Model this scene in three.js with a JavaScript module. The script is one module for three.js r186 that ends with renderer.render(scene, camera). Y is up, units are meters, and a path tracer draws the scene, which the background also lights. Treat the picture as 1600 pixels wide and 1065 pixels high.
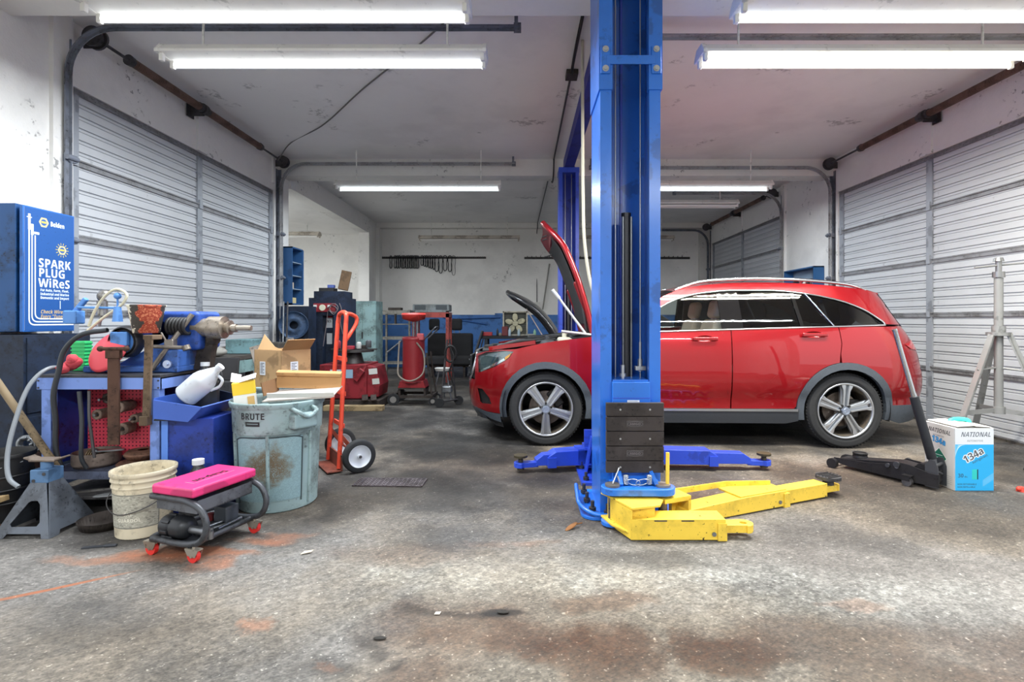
import * as THREE from 'three';
import { RoundedBoxGeometry } from 'three/addons/geometries/RoundedBoxGeometry.js';
import { mergeGeometries, mergeVertices, toCreasedNormals } from 'three/addons/utils/BufferGeometryUtils.js';
import { TessellateModifier } from 'three/addons/modifiers/TessellateModifier.js';
import { RectAreaLightUniformsLib } from 'three/addons/lights/RectAreaLightUniformsLib.js';

// ---------------------------------------------------------------- camera, sky, exposure
// metres; y up; the camera stands at the origin of the plan and looks along -z, so a depth of D is z = -D
const scene = new THREE.Scene();
RectAreaLightUniformsLib.init();
const camera = new THREE.PerspectiveCamera(67.3, 1600 / 1065, 0.05, 200);
camera.position.set(0, 1.22, 0);
camera.lookAt(0, 1.22, -10);
camera.setViewOffset(1600, 1065, -18, 32, 1600, 1065);
camera.updateProjectionMatrix();
scene.background = new THREE.Color().setRGB(0.93, 0.965, 1.0);      // bright overcast sky, seen through the open bay doors
scene.backgroundIntensity = 1.4;
const renderer = new THREE.WebGLRenderer({ antialias: true });
renderer.toneMapping = THREE.LinearToneMapping;
renderer.toneMappingExposure = 1.33;
renderer.shadowMap.enabled = true;
const TUBE_GLOW = 2.6, TUBE_LIGHT = 165;                              // fluorescent tubes: glow of the glass, light thrown down

// ---------------------------------------------------------------- helpers
let seed = 7;
const rnd = () => { seed = (seed * 1664525 + 1013904223) >>> 0; return seed / 4294967296; };
const rr = (a, b) => a + (b - a) * rnd();
const V = (x, y, z) => new THREE.Vector3(x, y, z);
const PI = Math.PI;
const clamp = (x, a = 0, b = 1) => Math.min(b, Math.max(a, x));
const sstep = (a, b, x) => { const t = clamp((x - a) / (b - a)); return t * t * (3 - 2 * t); };
const lerp = (a, b, t) => a + (b - a) * t;
function put(g, x = 0, y = 0, z = 0, rx = 0, ry = 0, rz = 0) {
  if (rx || ry || rz) g.applyMatrix4(new THREE.Matrix4().makeRotationFromEuler(new THREE.Euler(rx, ry, rz)));
  if (x || y || z) g.translate(x, y, z);
  return g;
}
const box = (w, h, d, ...p) => put(new THREE.BoxGeometry(w, h, d), ...p);
const slab = (x0, x1, y0, y1, z0, z1) => box(x1 - x0, y1 - y0, Math.abs(z1 - z0), (x0 + x1) / 2, (y0 + y1) / 2, (z0 + z1) / 2);
const rbox = (w, h, d, r, ...p) => put(new RoundedBoxGeometry(w, h, d, 2, Math.min(r, w / 2.01, h / 2.01, d / 2.01)), ...p);
const cyl = (r1, r2, h, seg, ...p) => put(new THREE.CylinderGeometry(r1, r2, h, seg || 20), ...p);
const ball = (r, ...p) => put(new THREE.SphereGeometry(r, 16, 12), ...p);
const torus = (R, r, ...p) => put(new THREE.TorusGeometry(R, r, 10, 32), ...p);
function rod(a, b, r, seg = 10, r2 = r) {
  const A = V(...a), B = V(...b), d = B.clone().sub(A), g = new THREE.CylinderGeometry(r2, r, d.length(), seg);
  g.applyQuaternion(new THREE.Quaternion().setFromUnitVectors(V(0, 1, 0), d.normalize()));
  g.translate((A.x + B.x) / 2, (A.y + B.y) / 2, (A.z + B.z) / 2);
  return g;
}
function bar(a, b, w, t, up = [0, 1, 0]) {            // a flat bar from a to b, w wide across, t thick along up
  const A = V(...a), B = V(...b), d = B.clone().sub(A), L = d.length(); d.normalize();
  const s = V(...up).cross(d).normalize(), u = d.clone().cross(s);
  const g = new THREE.BoxGeometry(w, t, L);
  g.applyMatrix4(new THREE.Matrix4().makeBasis(s, u, d).setPosition((A.x + B.x) / 2, (A.y + B.y) / 2, (A.z + B.z) / 2));
  return g;
}
const tube = (pts, r, n = 40, rs = 8, closed = false) => new THREE.TubeGeometry(new THREE.CatmullRomCurve3(pts.map((p) => V(...p)), closed, 'centripetal'), n, r, rs, closed);
const lathe = (prof, seg = 32, ...p) => put(new THREE.LatheGeometry(prof.map((q) => new THREE.Vector2(...q)), seg), ...p);
function shapeOf(pts, holes = []) {
  const s = new THREE.Shape(pts.map((p) => new THREE.Vector2(...p)));
  for (const h of holes) s.holes.push(new THREE.Path(h.map((p) => new THREE.Vector2(...p))));
  return s;
}
function ext(pts, depth, bevel = 0, holes = [], ...p) {   // outline in x, y given thickness along z, centred on z
  const g = new THREE.ExtrudeGeometry(shapeOf(pts, holes), { depth: Math.max(depth - 2 * bevel, 1e-4), bevelEnabled: bevel > 0, bevelThickness: bevel, bevelSize: bevel, bevelOffset: -bevel, bevelSegments: 2, curveSegments: 12 });
  g.translate(0, 0, -depth / 2 + bevel);
  return put(g, ...p);
}
const circ = (cx, cy, r, n = 24, a0 = 0, a1 = 2 * PI) => Array.from({ length: n }, (_, i) => { const a = a0 + (a1 - a0) * i / (a1 - a0 >= 6.28 ? n : n - 1); return [cx + r * Math.cos(a), cy + r * Math.sin(a)]; });
function boxUV(g) {                                    // uv in metres, by the way each face points
  const p = g.attributes.position, n = g.attributes.normal, uv = new Float32Array(p.count * 2);
  for (let i = 0; i < p.count; i += 3) {
    let ax = 0, ay = 0, az = 0;
    for (let k = 0; k < 3; k++) { ax += n.getX(i + k); ay += n.getY(i + k); az += n.getZ(i + k); }
    ax = Math.abs(ax); ay = Math.abs(ay); az = Math.abs(az);
    for (let k = 0; k < 3; k++) {
      const j = i + k, x = p.getX(j), y = p.getY(j), z = p.getZ(j);
      if (ax >= ay && ax >= az) { uv[2 * j] = z; uv[2 * j + 1] = y; } else if (ay >= az) { uv[2 * j] = x; uv[2 * j + 1] = z; } else { uv[2 * j] = x; uv[2 * j + 1] = y; }
    }
  }
  g.setAttribute('uv', new THREE.BufferAttribute(uv, 2));
}
function merged(geos, keepUV = false) {
  const list = (Array.isArray(geos) ? geos : [geos]).map((g) => {
    const h = g.index ? g.toNonIndexed() : g.clone();
    for (const k of Object.keys(h.attributes)) if (!['position', 'normal', 'uv'].includes(k)) h.deleteAttribute(k);
    if (!h.attributes.normal) h.computeVertexNormals();
    if (!h.attributes.uv) h.setAttribute('uv', new THREE.BufferAttribute(new Float32Array(h.attributes.position.count * 2), 2));
    h.clearGroups(); h.morphAttributes = {};
    return h;
  });
  const g = list.length === 1 ? list[0] : mergeGeometries(list, false);
  if (!keepUV) boxUV(g);
  return g;
}
const taken = {};
const numbered = (n) => { taken[n] = (taken[n] ?? -1) + 1; return taken[n] ? `${n}_${String(taken[n]).padStart(3, '0')}` : n; };
function mesh(name, geos, mat, parent, keepUV = false) {
  const m = new THREE.Mesh(geos.isBufferGeometry && geos.userData.done ? geos : merged(geos, keepUV), mat);
  m.castShadow = m.receiveShadow = true;
  m.name = parent ? name : numbered(name);
  (parent || scene).add(m);
  return m;
}
function tag(o, label, category, group) { o.userData.label = label; o.userData.category = category; if (group) o.userData.group = group; return o; }
function thing(name, label, category, [x, y, z] = [0, 0, 0], turn = 0, group) {
  const o = new THREE.Group(); o.name = numbered(name); scene.add(o);
  o.position.set(x, y, z); o.rotation.y = turn;
  return tag(o, label, category, group);
}
function struct(name, geos, mat, parent, keepUV) { const m = mesh(name, geos, mat, parent, keepUV); if (!parent) m.userData.kind = 'structure'; return m; }
function structGroup(name) { const o = new THREE.Group(); o.name = name; o.userData.kind = 'structure'; scene.add(o); return o; }
function copyOf(o, [x, y, z], turn, label, group) {
  const c = o.clone(); c.name = numbered(o.name.replace(/_\d{3}$/, '')); scene.add(c);
  c.position.set(x, y, z); c.rotation.y = turn; c.userData = { ...o.userData, label }; if (group) c.userData.group = group;
  return c;
}

// ---------------------------------------------------------------- textures
const NS = 512;
function noiseTile(period0, octaves, gain = 0.5, sd = 1) {   // tileable fractal noise, 0..1
  const out = new Float32Array(NS * NS); let amp = 1, tot = 0, per = period0, s0 = seed; seed = sd * 7919 + 13;
  for (let o = 0; o < octaves && per <= NS; o++, per *= 2, amp *= gain) {
    const lat = Float32Array.from({ length: per * per }, rnd); tot += amp;
    for (let y = 0; y < NS; y++) {
      const fy = y / NS * per, iy = Math.floor(fy); let ty = fy - iy; ty = ty * ty * (3 - 2 * ty);
      const r0 = iy % per * per, r1 = (iy + 1) % per * per;
      for (let x = 0; x < NS; x++) {
        const fx = x / NS * per, ix = Math.floor(fx); let tx = fx - ix; tx = tx * tx * (3 - 2 * tx);
        const a = ix % per, b = (ix + 1) % per;
        out[y * NS + x] += amp * (lerp(lat[r0 + a], lat[r0 + b], tx) * (1 - ty) + lerp(lat[r1 + a], lat[r1 + b], tx) * ty);
      }
    }
  }
  seed = s0;
  let lo = 9, hi = -9; for (const v of out) { lo = Math.min(lo, v); hi = Math.max(hi, v); }
  for (let i = 0; i < out.length; i++) out[i] = (out[i] - lo) / (hi - lo);
  return out;
}
const NA = noiseTile(4, 7, 0.55, 1), NB = noiseTile(4, 7, 0.62, 2), NC = noiseTile(32, 5, 0.7, 3), ND = noiseTile(3, 5, 0.5, 4);
function samp(N, u, v) {                                // bilinear, repeats every 1
  u = (u - Math.floor(u)) * NS; v = (v - Math.floor(v)) * NS;
  const x = u | 0, y = v | 0, fx = u - x, fy = v - y, x1 = (x + 1) % NS, y1 = (y + 1) % NS, xx = x % NS, yy = y % NS;
  return (N[yy * NS + xx] * (1 - fx) + N[yy * NS + x1] * fx) * (1 - fy) + (N[y1 * NS + xx] * (1 - fx) + N[y1 * NS + x1] * fx) * fy;
}
function dataTex(w, h, f, srgb = true, size = 1) {      // f(u, v) -> [r, g, b] in 0..1
  const d = new Uint8Array(w * h * 4);
  for (let y = 0; y < h; y++) for (let x = 0; x < w; x++) {
    const c = f((x + 0.5) / w, (y + 0.5) / h), i = (y * w + x) * 4;
    d[i] = clamp(c[0]) * 255; d[i + 1] = clamp(c[1]) * 255; d[i + 2] = clamp(c[2]) * 255; d[i + 3] = 255;
  }
  const t = new THREE.DataTexture(d, w, h, THREE.RGBAFormat);
  t.magFilter = t.minFilter = THREE.LinearFilter; t.wrapS = t.wrapT = THREE.RepeatWrapping;
  if (srgb) t.colorSpace = THREE.SRGBColorSpace;
  t.repeat.set(1 / size, 1 / size); t.needsUpdate = true;
  return t;
}
const G3 = (v) => [v, v, v];
// light wear, heavy grime, fine grain: multiplied with a material's colour
const texWear = dataTex(512, 512, (u, v) => G3(0.93 + 0.07 * samp(NA, u, v) - 0.16 * sstep(0.66, 0.8, samp(NB, u + 0.3, v)) - 0.1 * sstep(0.7, 0.85, samp(NC, u, v))), true, 0.9);
const texGrime = dataTex(512, 512, (u, v) => { const a = samp(NA, u, v), b = samp(NB, u, v + 0.4), c = samp(NC, u, v); const k = 1 - 0.2 * sstep(0.4, 0.85, b) - 0.3 * sstep(0.55, 0.8, c) * (0.4 + a) * sstep(0.35, 0.6, b); return [k, k * (0.985 - 0.03 * b), k * (0.97 - 0.06 * b)]; }, true, 0.55);
const texGrain = dataTex(256, 256, (u, v) => G3(0.82 + 0.18 * samp(NC, u, v)), true, 0.25);
const texBump = dataTex(256, 256, (u, v) => G3(0.6 * samp(NC, u, v) + 0.4 * samp(NA, u, v)), false, 0.4);
function canvasTex(w, h, draw, flip = true) {
  const c = document.createElement('canvas'); c.width = w; c.height = h;
  draw(c.getContext('2d'), w, h);
  const t = new THREE.CanvasTexture(c); t.colorSpace = THREE.SRGBColorSpace; t.magFilter = THREE.LinearFilter; t.wrapS = t.wrapT = THREE.ClampToEdgeWrapping;
  return t;
}
const mats = {};
function M(color, rough = 0.6, metal = 0, map = null, extra = {}) {
  const key = JSON.stringify([color, rough, metal, map && map.id, Object.keys(extra).map((k) => [k, extra[k] && extra[k].isTexture ? extra[k].id : extra[k] && extra[k].isColor ? extra[k].getHex() : extra[k]])]);
  return mats[key] ||= new THREE.MeshPhysicalMaterial({ color, roughness: rough, metalness: metal, map, ...extra });
}
// ---------------------------------------------------------------- the building
const XL = -3.8, XR = 4.85, ZB = -13.4, HC = 3.74;
const wn = (x, y, s) => 0.5 * (samp(NA, (x * 0.8 + y * 0.6) / s, (y * 0.8 - x * 0.6) / s) + samp(NB, (x * 0.6 - y * 0.8) / (s * 1.37), (y * 0.6 + x * 0.8) / (s * 1.37)));
const texWall = dataTex(1024, 1024, (u, v) => {
  const a = samp(NA, u, v), b = samp(NB, u, v), c = samp(NC, u * 3, v * 3);
  let k = 0.965 + 0.035 * a - 0.05 * sstep(0.5, 0.9, b) - 0.02 * c;
  k -= 0.3 * sstep(0.74, 0.84, samp(NB, u + 0.1, v + 0.5)) * sstep(0.62, 0.75, c);
  return [k, k * 0.997, k * 0.99];
}, true, 3.7);
const texCeil = dataTex(1024, 1024, (u, v) => {
  const a = samp(NA, u, v), b = samp(NB, u * 1.0, v * 1.0 + 0.3), c = samp(NC, u * 3, v * 3);
  let k = 0.97 + 0.03 * a - 0.035 * sstep(0.5, 0.9, b) - 0.2 * sstep(0.82, 0.9, samp(NB, u + 0.37, v)) * sstep(0.4, 0.6, c);
  return [k, k, k];
}, true, 4);
const mWall = M('#efeeec', 0.85, 0, texWall, { bumpMap: texBump, bumpScale: 0.003 });
const mCeil = M('#eeedeb', 0.9, 0, texCeil);
const mBeam = M('#e6e5e2', 0.85, 0, texWall);
// the floor: stained concrete, its own map laid out in plan; spots = [x, depth, rx, rz, strength, kind]
const spots = [
  [-0.31, 2.5, 0.55, 0.22, 0.9, 'chalk'], [0.3, 2.45, 0.5, 0.16, 0.5, 'chalk'], [1.2, 2.32, 0.9, 0.22, 0.9, 'chalk'], [2.2, 2.25, 0.8, 0.25, 0.7, 'chalk'], [-0.9, 2.3, 0.5, 0.3, 0.4, 'chalk'],
  [1.0, 2.55, 0.5, 0.12, 0.6, 'chalk'], [0.9, 1.75, 0.5, 0.1, 0.5, 'chalk'], [-1.2, 2.75, 0.7, 0.3, 0.35, 'chalk'], [0.0, 1.8, 0.25, 0.15, 0.4, 'chalk'], [2.3, 4.3, 0.6, 0.25, 0.3, 'chalk'], [1.3, 4.7, 0.7, 0.3, 0.5, 'chalk'],
  [0.29, 1.91, 0.2, 0.17, 1, 'brown'], [0.82, 1.91, 0.22, 0.1, 1, 'brown'], [1.3, 1.98, 0.5, 0.12, 0.55, 'brown'], [-0.25, 2.02, 0.4, 0.2, 0.7, 'brown'], [0.1, 1.98, 0.2, 0.12, 0.5, 'brown'], [1.6, 1.75, 0.4, 0.12, 0.5, 'brown'], [-0.35, 1.8, 0.25, 0.1, 0.6, 'brown'],
  [0.9, 3.3, 0.6, 0.4, 0.45, 'brown'], [2.6, 4.2, 0.7, 0.4, 0.5, 'brown'], [-0.3, 4.3, 0.8, 0.5, 0.35, 'brown'], [0.45, 2.2, 0.2, 0.06, 0.5, 'brown'],
  [-0.54, 1.95, 0.07, 0.06, 1, 'oil'], [-0.6, 2.02, 0.09, 0.05, 0.8, 'oil'], [-0.09, 2.135, 0.09, 0.025, 1.2, 'oil'], [-0.25, 2.16, 0.2, 0.03, 0.7, 'oil'], [-0.7, 1.85, 0.16, 0.06, 0.6, 'oil'], [-0.45, 1.87, 0.05, 0.04, 0.8, 'oil'], [-0.36, 1.96, 0.04, 0.03, 0.7, 'oil'],
  [-0.9, 3.7, 0.9, 0.5, 0.9, 'oil'], [0.4, 4.2, 1.6, 0.5, 0.6, 'oil'], [-0.2, 5.0, 1.2, 0.7, 0.8, 'oil'], [3.0, 3.2, 0.9, 0.3, 0.4, 'oil'], [1.4, 3.6, 0.8, 0.25, 0.4, 'brown'], [-0.6, 2.7, 0.5, 0.15, 0.35, 'brown'], [2.1, 1.9, 0.5, 0.15, 0.5, 'brown'], [-1.3, 3.0, 0.4, 0.3, 0.6, 'oil'], [-2.6, 3.3, 1.2, 0.6, 0.9, 'oil'], [0.2, 3.6, 0.5, 0.35, 0.5, 'oil'], [2.0, 5.6, 3, 1.0, 0.9, 'oil'], [-0.8, 6.2, 2.2, 1.5, 0.8, 'oil'], [-0.5, 9.5, 5, 3.5, 1.0, 'oil'], [3.1, 3.9, 0.9, 0.4, 0.5, 'oil'], [0.6, 2.62, 0.35, 0.1, 0.45, 'oil'], [1.9, 2.9, 0.8, 0.2, 0.35, 'oil'], [-0.3, 3.0, 0.45, 0.25, 0.4, 'oil'], [-1.7, 2.1, 0.5, 0.25, 0.4, 'oil'], [4.2, 3.9, 0.6, 0.5, 0.6, 'oil'],
  [-1.75, 2.68, 0.35, 0.05, 0.8, 'rust'], [-1.45, 2.86, 0.25, 0.07, 0.8, 'rust'], [-2.0, 2.62, 0.3, 0.05, 0.7, 'rust'], [-1.3, 2.95, 0.2, 0.06, 0.6, 'rust'], [-1.6, 2.55, 0.1, 0.08, 0.7, 'rust'], [-2.22, 2.28, 0.16, 0.02, 1.2, 'rust'], [-2.1, 2.36, 0.14, 0.018, 1.2, 'rust'], [-2.0, 2.43, 0.12, 0.015, 1.0, 'rust'], [-1.1, 2.1, 0.07, 0.05, 0.5, 'rust'], [-0.75, 1.85, 0.06, 0.03, 0.4, 'rust'], [1.45, 2.2, 0.15, 0.04, 0.3, 'rust'], [0.0, 2.8, 0.2, 0.06, 0.3, 'rust']];
function floorColour(x, d) {
  const n1 = wn(x, d, 7), n2 = wn(x + 3, d, 3.3), n3 = samp(NC, x / 0.55, d / 0.5), n4 = wn(x, d + x * 0.2, 1.7), n5 = samp(NC, x / 0.21, d / 0.16);
  const n6 = samp(NC, (x * 0.9 + d * 0.45) / 0.5, (d * 0.9 - x * 0.45) / 0.17);
  let k = 0.36 + 0.10 * (n1 - 0.5) + 0.22 * (n2 - 0.5) + 0.14 * (n4 - 0.5) + 0.2 * (n3 - 0.5) + 0.22 * (n5 - 0.5) + 0.18 * (n6 - 0.5);
  const br = sstep(0.4, 0.7, wn(x + 5, d + 2, 4.1));
  let r = k * (1.025 + 0.03 * br), g = k * (0.995 - 0.02 * br), b = k * (0.96 - 0.09 * br);
  const w = 0.55 + 0.9 * (n2 - 0.5) + 0.7 * (n3 - 0.5);
  const wx = x + 0.5 * (wn(x + 9, d, 1.9) - 0.5) + 0.05 * (n3 - 0.5), wd = d + 0.22 * (wn(x, d + 7, 1.5) - 0.5) + 0.04 * (n5 - 0.5);
  for (const [sx, sd, rx, rz, st, kind] of spots) {
    const thin = rz < 0.03, ax = ((thin ? x : wx) - sx) / rx, ad = ((thin ? d + 0.6 * (sx - x) * (kind === 'rust' ? 1 : 0.1) + 0.03 * (n4 - 0.5) : wd) - sd) / rz; if (ax * ax + ad * ad > 5) continue;
    const q = ax * ax + ad * ad + 2.4 * (n4 - 0.5) + 1.5 * (n2 - 0.5);
    let m = st * sstep(1.9, 0.1, q) * clamp(w + 0.35, 0, 1.2);
    if (kind === 'chalk') { m *= 0.5 + 0.7 * n3; r += m * 0.12; g += m * 0.128; b += m * 0.125; }
    else if (kind === 'brown') { m = clamp(m); r *= 1 - 0.30 * m; g *= 1 - 0.44 * m; b *= 1 - 0.52 * m; }
    else if (kind === 'oil') { m = clamp(m); r *= 1 - 0.52 * m; g *= 1 - 0.53 * m; b *= 1 - 0.53 * m; }
    else { m = clamp(m * 1.1); r = lerp(r, 0.62, 0.75 * m); g = lerp(g, 0.36, 0.75 * m); b = lerp(b, 0.24, 0.75 * m); }
  }
  const fl = samp(NC, x / 0.4 + 0.4, d / 0.5 + 0.1); if (fl > 0.72) { const f = sstep(0.72, 0.84, fl) * 0.3; r += f; g += f; b += f * 0.95; }
  if (fl < 0.22) { const f = 1 - 0.3 * sstep(0.22, 0.1, fl); r *= f; g *= f; b *= f; }
  return [r, g, b];
}
const nearF = { x0: -4, x1: 5.2, d0: 1.0, d1: 5.2 }, farF = { x0: -8.2, x1: 5.2, d0: 5.2, d1: 13.6 }, backF = { x0: -4, x1: 5.2, d0: -4.6, d1: 1.0 };
const floorBump = dataTex(512, 512, (u, v) => G3(0.5 * samp(NC, u * 2, v * 2) + 0.5 * samp(NB, u, v)), false, 1);
const floorRough = dataTex(512, 512, (u, v) => { const k = 0.55 + 0.3 * samp(NB, u, v) + 0.12 * samp(NC, u * 2, v * 2); return [k, k, k]; }, false, 1);
function floorPiece(name, F, w, h, parent) {
  const t = dataTex(w, h, (u, v) => floorColour(lerp(F.x0, F.x1, u), lerp(F.d0, F.d1, v)));
  t.wrapS = t.wrapT = THREE.ClampToEdgeWrapping; t.repeat.set(1, 1);
  const g = slab(F.x0, F.x1, -0.2, 0, -F.d1, -F.d0).toNonIndexed(), p = g.attributes.position, uv = g.attributes.uv;
  const b1 = floorBump.clone(), r1 = floorRough.clone();
  b1.repeat.set(F.x1 - F.x0, F.d1 - F.d0); r1.repeat.set((F.x1 - F.x0) / 1.7, (F.d1 - F.d0) / 1.7);
  for (let i = 0; i < p.count; i++) uv.setXY(i, (p.getX(i) - F.x0) / (F.x1 - F.x0), (-p.getZ(i) - F.d0) / (F.d1 - F.d0));
  return struct(name, g, new THREE.MeshStandardMaterial({ map: t, roughness: 1, roughnessMap: r1, bumpMap: b1, bumpScale: 0.004 }), parent, true);
}
const floorG = structGroup('floor');
floorPiece('slab', nearF, 2048, 1400, floorG); floorPiece('slab', farF, 1536, 1024, floorG); floorPiece('slab', backF, 512, 320, floorG);
struct('exterior_ground', [slab(-30, XL - 0.2, -0.25, -0.02, -8.05, 20), slab(XR + 0.2, 30, -0.25, -0.02, -30, 20)], M('#a5a29c', 0.9));

const WT = 0.2;
const wl = (d0, d1, y0, y1) => slab(XL - WT, XL, y0, y1, -d1, -d0), wr = (d0, d1, y0, y1) => slab(XR, XR + WT, y0, y1, -d1, -d0);
struct('wall_left', [wl(-4.6, -0.5, 0, HC), wl(-0.5, 3.2, 3.2, HC), wl(3.2, 4.3, 0, HC), wl(4.3, 7.8, 3.2, HC), wl(7.8, 8.28, 0, HC), wl(8.28, 12.4, 3.35, HC), wl(12.4, 13.4, 0, HC)], mWall);
struct('wall_right', [wr(-4.6, -0.5, 0, HC), wr(-0.5, 3.6, 3.2, HC), wr(3.6, 4.4, 0, HC), wr(4.4, 7.9, 3.2, HC), wr(7.9, 9.6, 0, HC), wr(9.6, 13.2, 3.2, HC), wr(13.2, 13.4, 0, HC)], mWall);
struct('wall_back', slab(-8.2, XR + WT, 0, HC, ZB - 0.2, ZB), mWall);
struct('wall_front', slab(XL - WT, XR + WT, 0, HC, 4.6, 4.8), mWall);
struct('wall_annex_side', slab(-8.2, -8.0, 0, 3.48, ZB, -8.05), mWall);
struct('wall_annex_front', slab(-8.0, XL - WT, 0, 3.48, -8.2, -8.05), mWall);
struct('ceiling', slab(XL - WT, XR + WT, HC, HC + 0.2, ZB - 0.2, 4.8), mCeil);
struct('ceiling_annex', slab(-8.2, XL - WT, 3.48, 3.66, ZB - 0.2, -8.05), mCeil);
struct('trim_1', slab(XL, XR, 0.0, 1.37, ZB, ZB + 0.004), M('#3f74b8', 0.6, 0, texWear));
struct('trim_2', slab(-0.75, -0.42, 1.37, 1.41, ZB, ZB + 0.004), M('#3f74b8', 0.6, 0, texWear));
struct('beam', slab(XL, XR, HC - 0.26, HC, -3.8, -3.5), mBeam);
struct('beam', slab(XL, XR, HC - 0.26, HC, -8.3, -8.0), mBeam);
struct('beam', slab(XL, XR, HC - 0.13, HC, ZB, ZB + 0.2), mBeam);
// pilasters and casings on the walls
struct('trim_3', [slab(XL, XL + 0.035, 0, HC, -4.28, -4.1), slab(XL, XL + 0.03, 3.2, HC, -6.12, -5.94), slab(XL, XL + 0.03, 3.3, HC - 0.06, -7.78, -7.72)], mWall);
struct('trim_4', [slab(XR - 0.03, XR, 3.2, HC, -6.24, -6.06), slab(XR - 0.03, XR, 3.2, HC, -11.5, -11.32), slab(XR - 0.04, XR, 0, HC, -9.58, -9.45)], mWall);
struct('trim_5', [slab(XL, XL + 0.1, 0, HC - 0.14, ZB, ZB + 0.25), slab(XL, XL + 0.04, 3.35, 3.5, -12.4, -8.28), slab(XL, XL + 0.06, 0, 3.5, -12.55, -12.4)], mWall);
struct('trim_6', slab(XR - 0.28, XR, 0, HC - 0.13, ZB, ZB + 0.1), M('#d4d3d0', 0.85, 0, texWall));

// sectional overhead doors: five ribbed steel panels, dark meeting rails, stiles
const texPanel = dataTex(512, 512, (u, v) => { const k = 0.95 + 0.05 * samp(NA, u, v) - 0.05 * samp(NB, u * 0.5, v * 2) - 0.1 * sstep(0.75, 0.85, samp(NC, u, v)); return [k, k, k]; }, true, 2.3);
const mPanel = M('#cdd0d4', 0.5, 0.05, texPanel), mRail = M('#8b9098', 0.5, 0.1, texGrime), mStile = M('#9ea3ab', 0.5, 0.1, texWear);
function sectionalDoor(n, side, d0, d1) {
  const g = structGroup('door_' + n), L = d1 - d0, h = 0.64, X = (side < 0 ? XL : XR) + side * 0.05, mid = -(d0 + d1) / 2;
  const prof = [[0.045, 0.004], [0, 0.004]];
  for (let i = 0; i < 6; i++) { const y = 0.012 + i * 0.104; prof.push([0.006, y], [-0.012, y + 0.004], [-0.012, y + 0.06], [-0.002, y + 0.064], [-0.002, y + 0.072], [-0.012, y + 0.076], [-0.012, y + 0.092], [0.006, y + 0.096]); }
  prof.push([0, h - 0.004], [0.045, h - 0.004]);
  const pg = merged(put(ext(prof, L - 0.01), 0, 0, 0, 0, side > 0 ? 0 : PI, 0)); pg.userData.done = true;
  for (let i = 0; i < 5; i++) { const p = mesh('panel', pg, mPanel, g); p.position.set(X, i * h, mid); }
  for (let i = 0; i < 5; i++) mesh('rail', [box(0.03, 0.035, L, X - side * 0.015, i * h + (i ? 0 : 0.02), mid), box(0.014, 0.012, L, X - side * 0.035, i * h + 0.03, mid)], mRail, g);
  mesh('rail', box(0.03, 0.05, L, X - side * 0.015, 3.2 - 0.025, mid), mRail, g);
  for (const [d, w] of [[d0 + 0.05, 0.1], [(d0 + d1) / 2, 0.09], [d1 - 0.05, 0.1]]) mesh('stile', [box(0.022, 3.2, w, X - side * 0.018, 1.6, -d), ...[0, 1, 2, 3, 4].map((i) => box(0.02, 0.1, w * 0.6, X - side * 0.036, i * h + 0.03, -d))], mStile, g);
  return g;
}
sectionalDoor(1, -1, 4.3, 7.8); sectionalDoor(2, 1, 4.4, 7.9); sectionalDoor(3, 1, 9.6, 13.2);
struct('trim_7', [slab(XL - 0.16, XL, 0, 0.02, -7.8, -4.3), slab(XR, XR + 0.16, 0, 0.02, -7.9, -4.4)], M('#55524e', 0.9, 0, texGrime));

const mTrack = M('#a6abb2', 0.45, 0.1, texGrime), mTrackD = M('#737c8b', 0.5, 0.1, texGrime), mRustPipe = M('#715a50', 0.6, 0.1, texGrime), mDarkMetal = M('#4c4d52', 0.5, 0.3, texGrime);
function doorTrack(label, side, d, reach, yTop = 3.63, mat = mTrack) {
  const xw = side < 0 ? XL : XR, s = -side, r = 0.38, x0 = xw + s * 0.07;
  const t = thing('door_track', label, 'door track');
  const pts = [[x0, 0.0], [x0, yTop - r]]; for (let i = 1; i <= 10; i++) { const a = PI / 2 * i / 10; pts.push([x0 + s * r * (1 - Math.cos(a)), yTop - r + r * Math.sin(a)]); } pts.push([x0 + s * reach, yTop]);
  const run = (off, w, tk) => { const L = []; for (let i = 0; i < pts.length - 1; i++) L.push(bar([...pts[i], -d + off], [...pts[i + 1], -d + off], w, tk, [0, 0, 1])); return L; };
  mesh('rail', [...run(0, 0.055, 0.008), ...run(0.018, 0.012, 0.04)], mat, t);
  mesh('mounting_angle', [slab(Math.min(xw, xw + s * 0.05), Math.max(xw, xw + s * 0.05), 0, 3.55, -d - 0.05, -d - 0.043), slab(Math.min(xw + s * 0.008, xw), Math.max(xw + s * 0.008, xw), 0, 3.55, -d - 0.05, -d + 0.03)], mTrackD, t);
  for (const y of [0.6, 1.25, 1.88, 2.55]) mesh('bracket', [box(0.09, 0.06, 0.07, xw + s * 0.05, y, -d - 0.02), rod([xw + s * 0.1, y, -d - 0.05], [xw + s * 0.1, y, -d + 0.05], 0.02)], mTrackD, t);
  mesh('hanger', [slab(x0 + s * (reach - 0.03) - 0.015, x0 + s * (reach - 0.03) + 0.015, yTop, HC, -d - 0.015, -d + 0.015), box(0.06, 0.06, 0.05, x0 + s * (reach - 0.02), yTop, -d)], mTrackD, t);
  return t;
}
doorTrack('dark blue-grey curved door track beside the blue spark plug wires cabinet', -1, 4.2, 3.7, 3.62, mTrackD);
doorTrack('curved steel door track at the far jamb of the door behind the brake lathe', -1, 7.88, 3.6);
doorTrack('steel door track above the warm-white light, crossing towards the lift column', 1, 4.3, 3.75, 3.6);
doorTrack('curved steel door track just behind the roof of the red car', 1, 7.98, 3.75, 3.6);
doorTrack('steel door track at the near jamb of the farther door on the car side', 1, 9.5, 2.0, 3.58);
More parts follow.
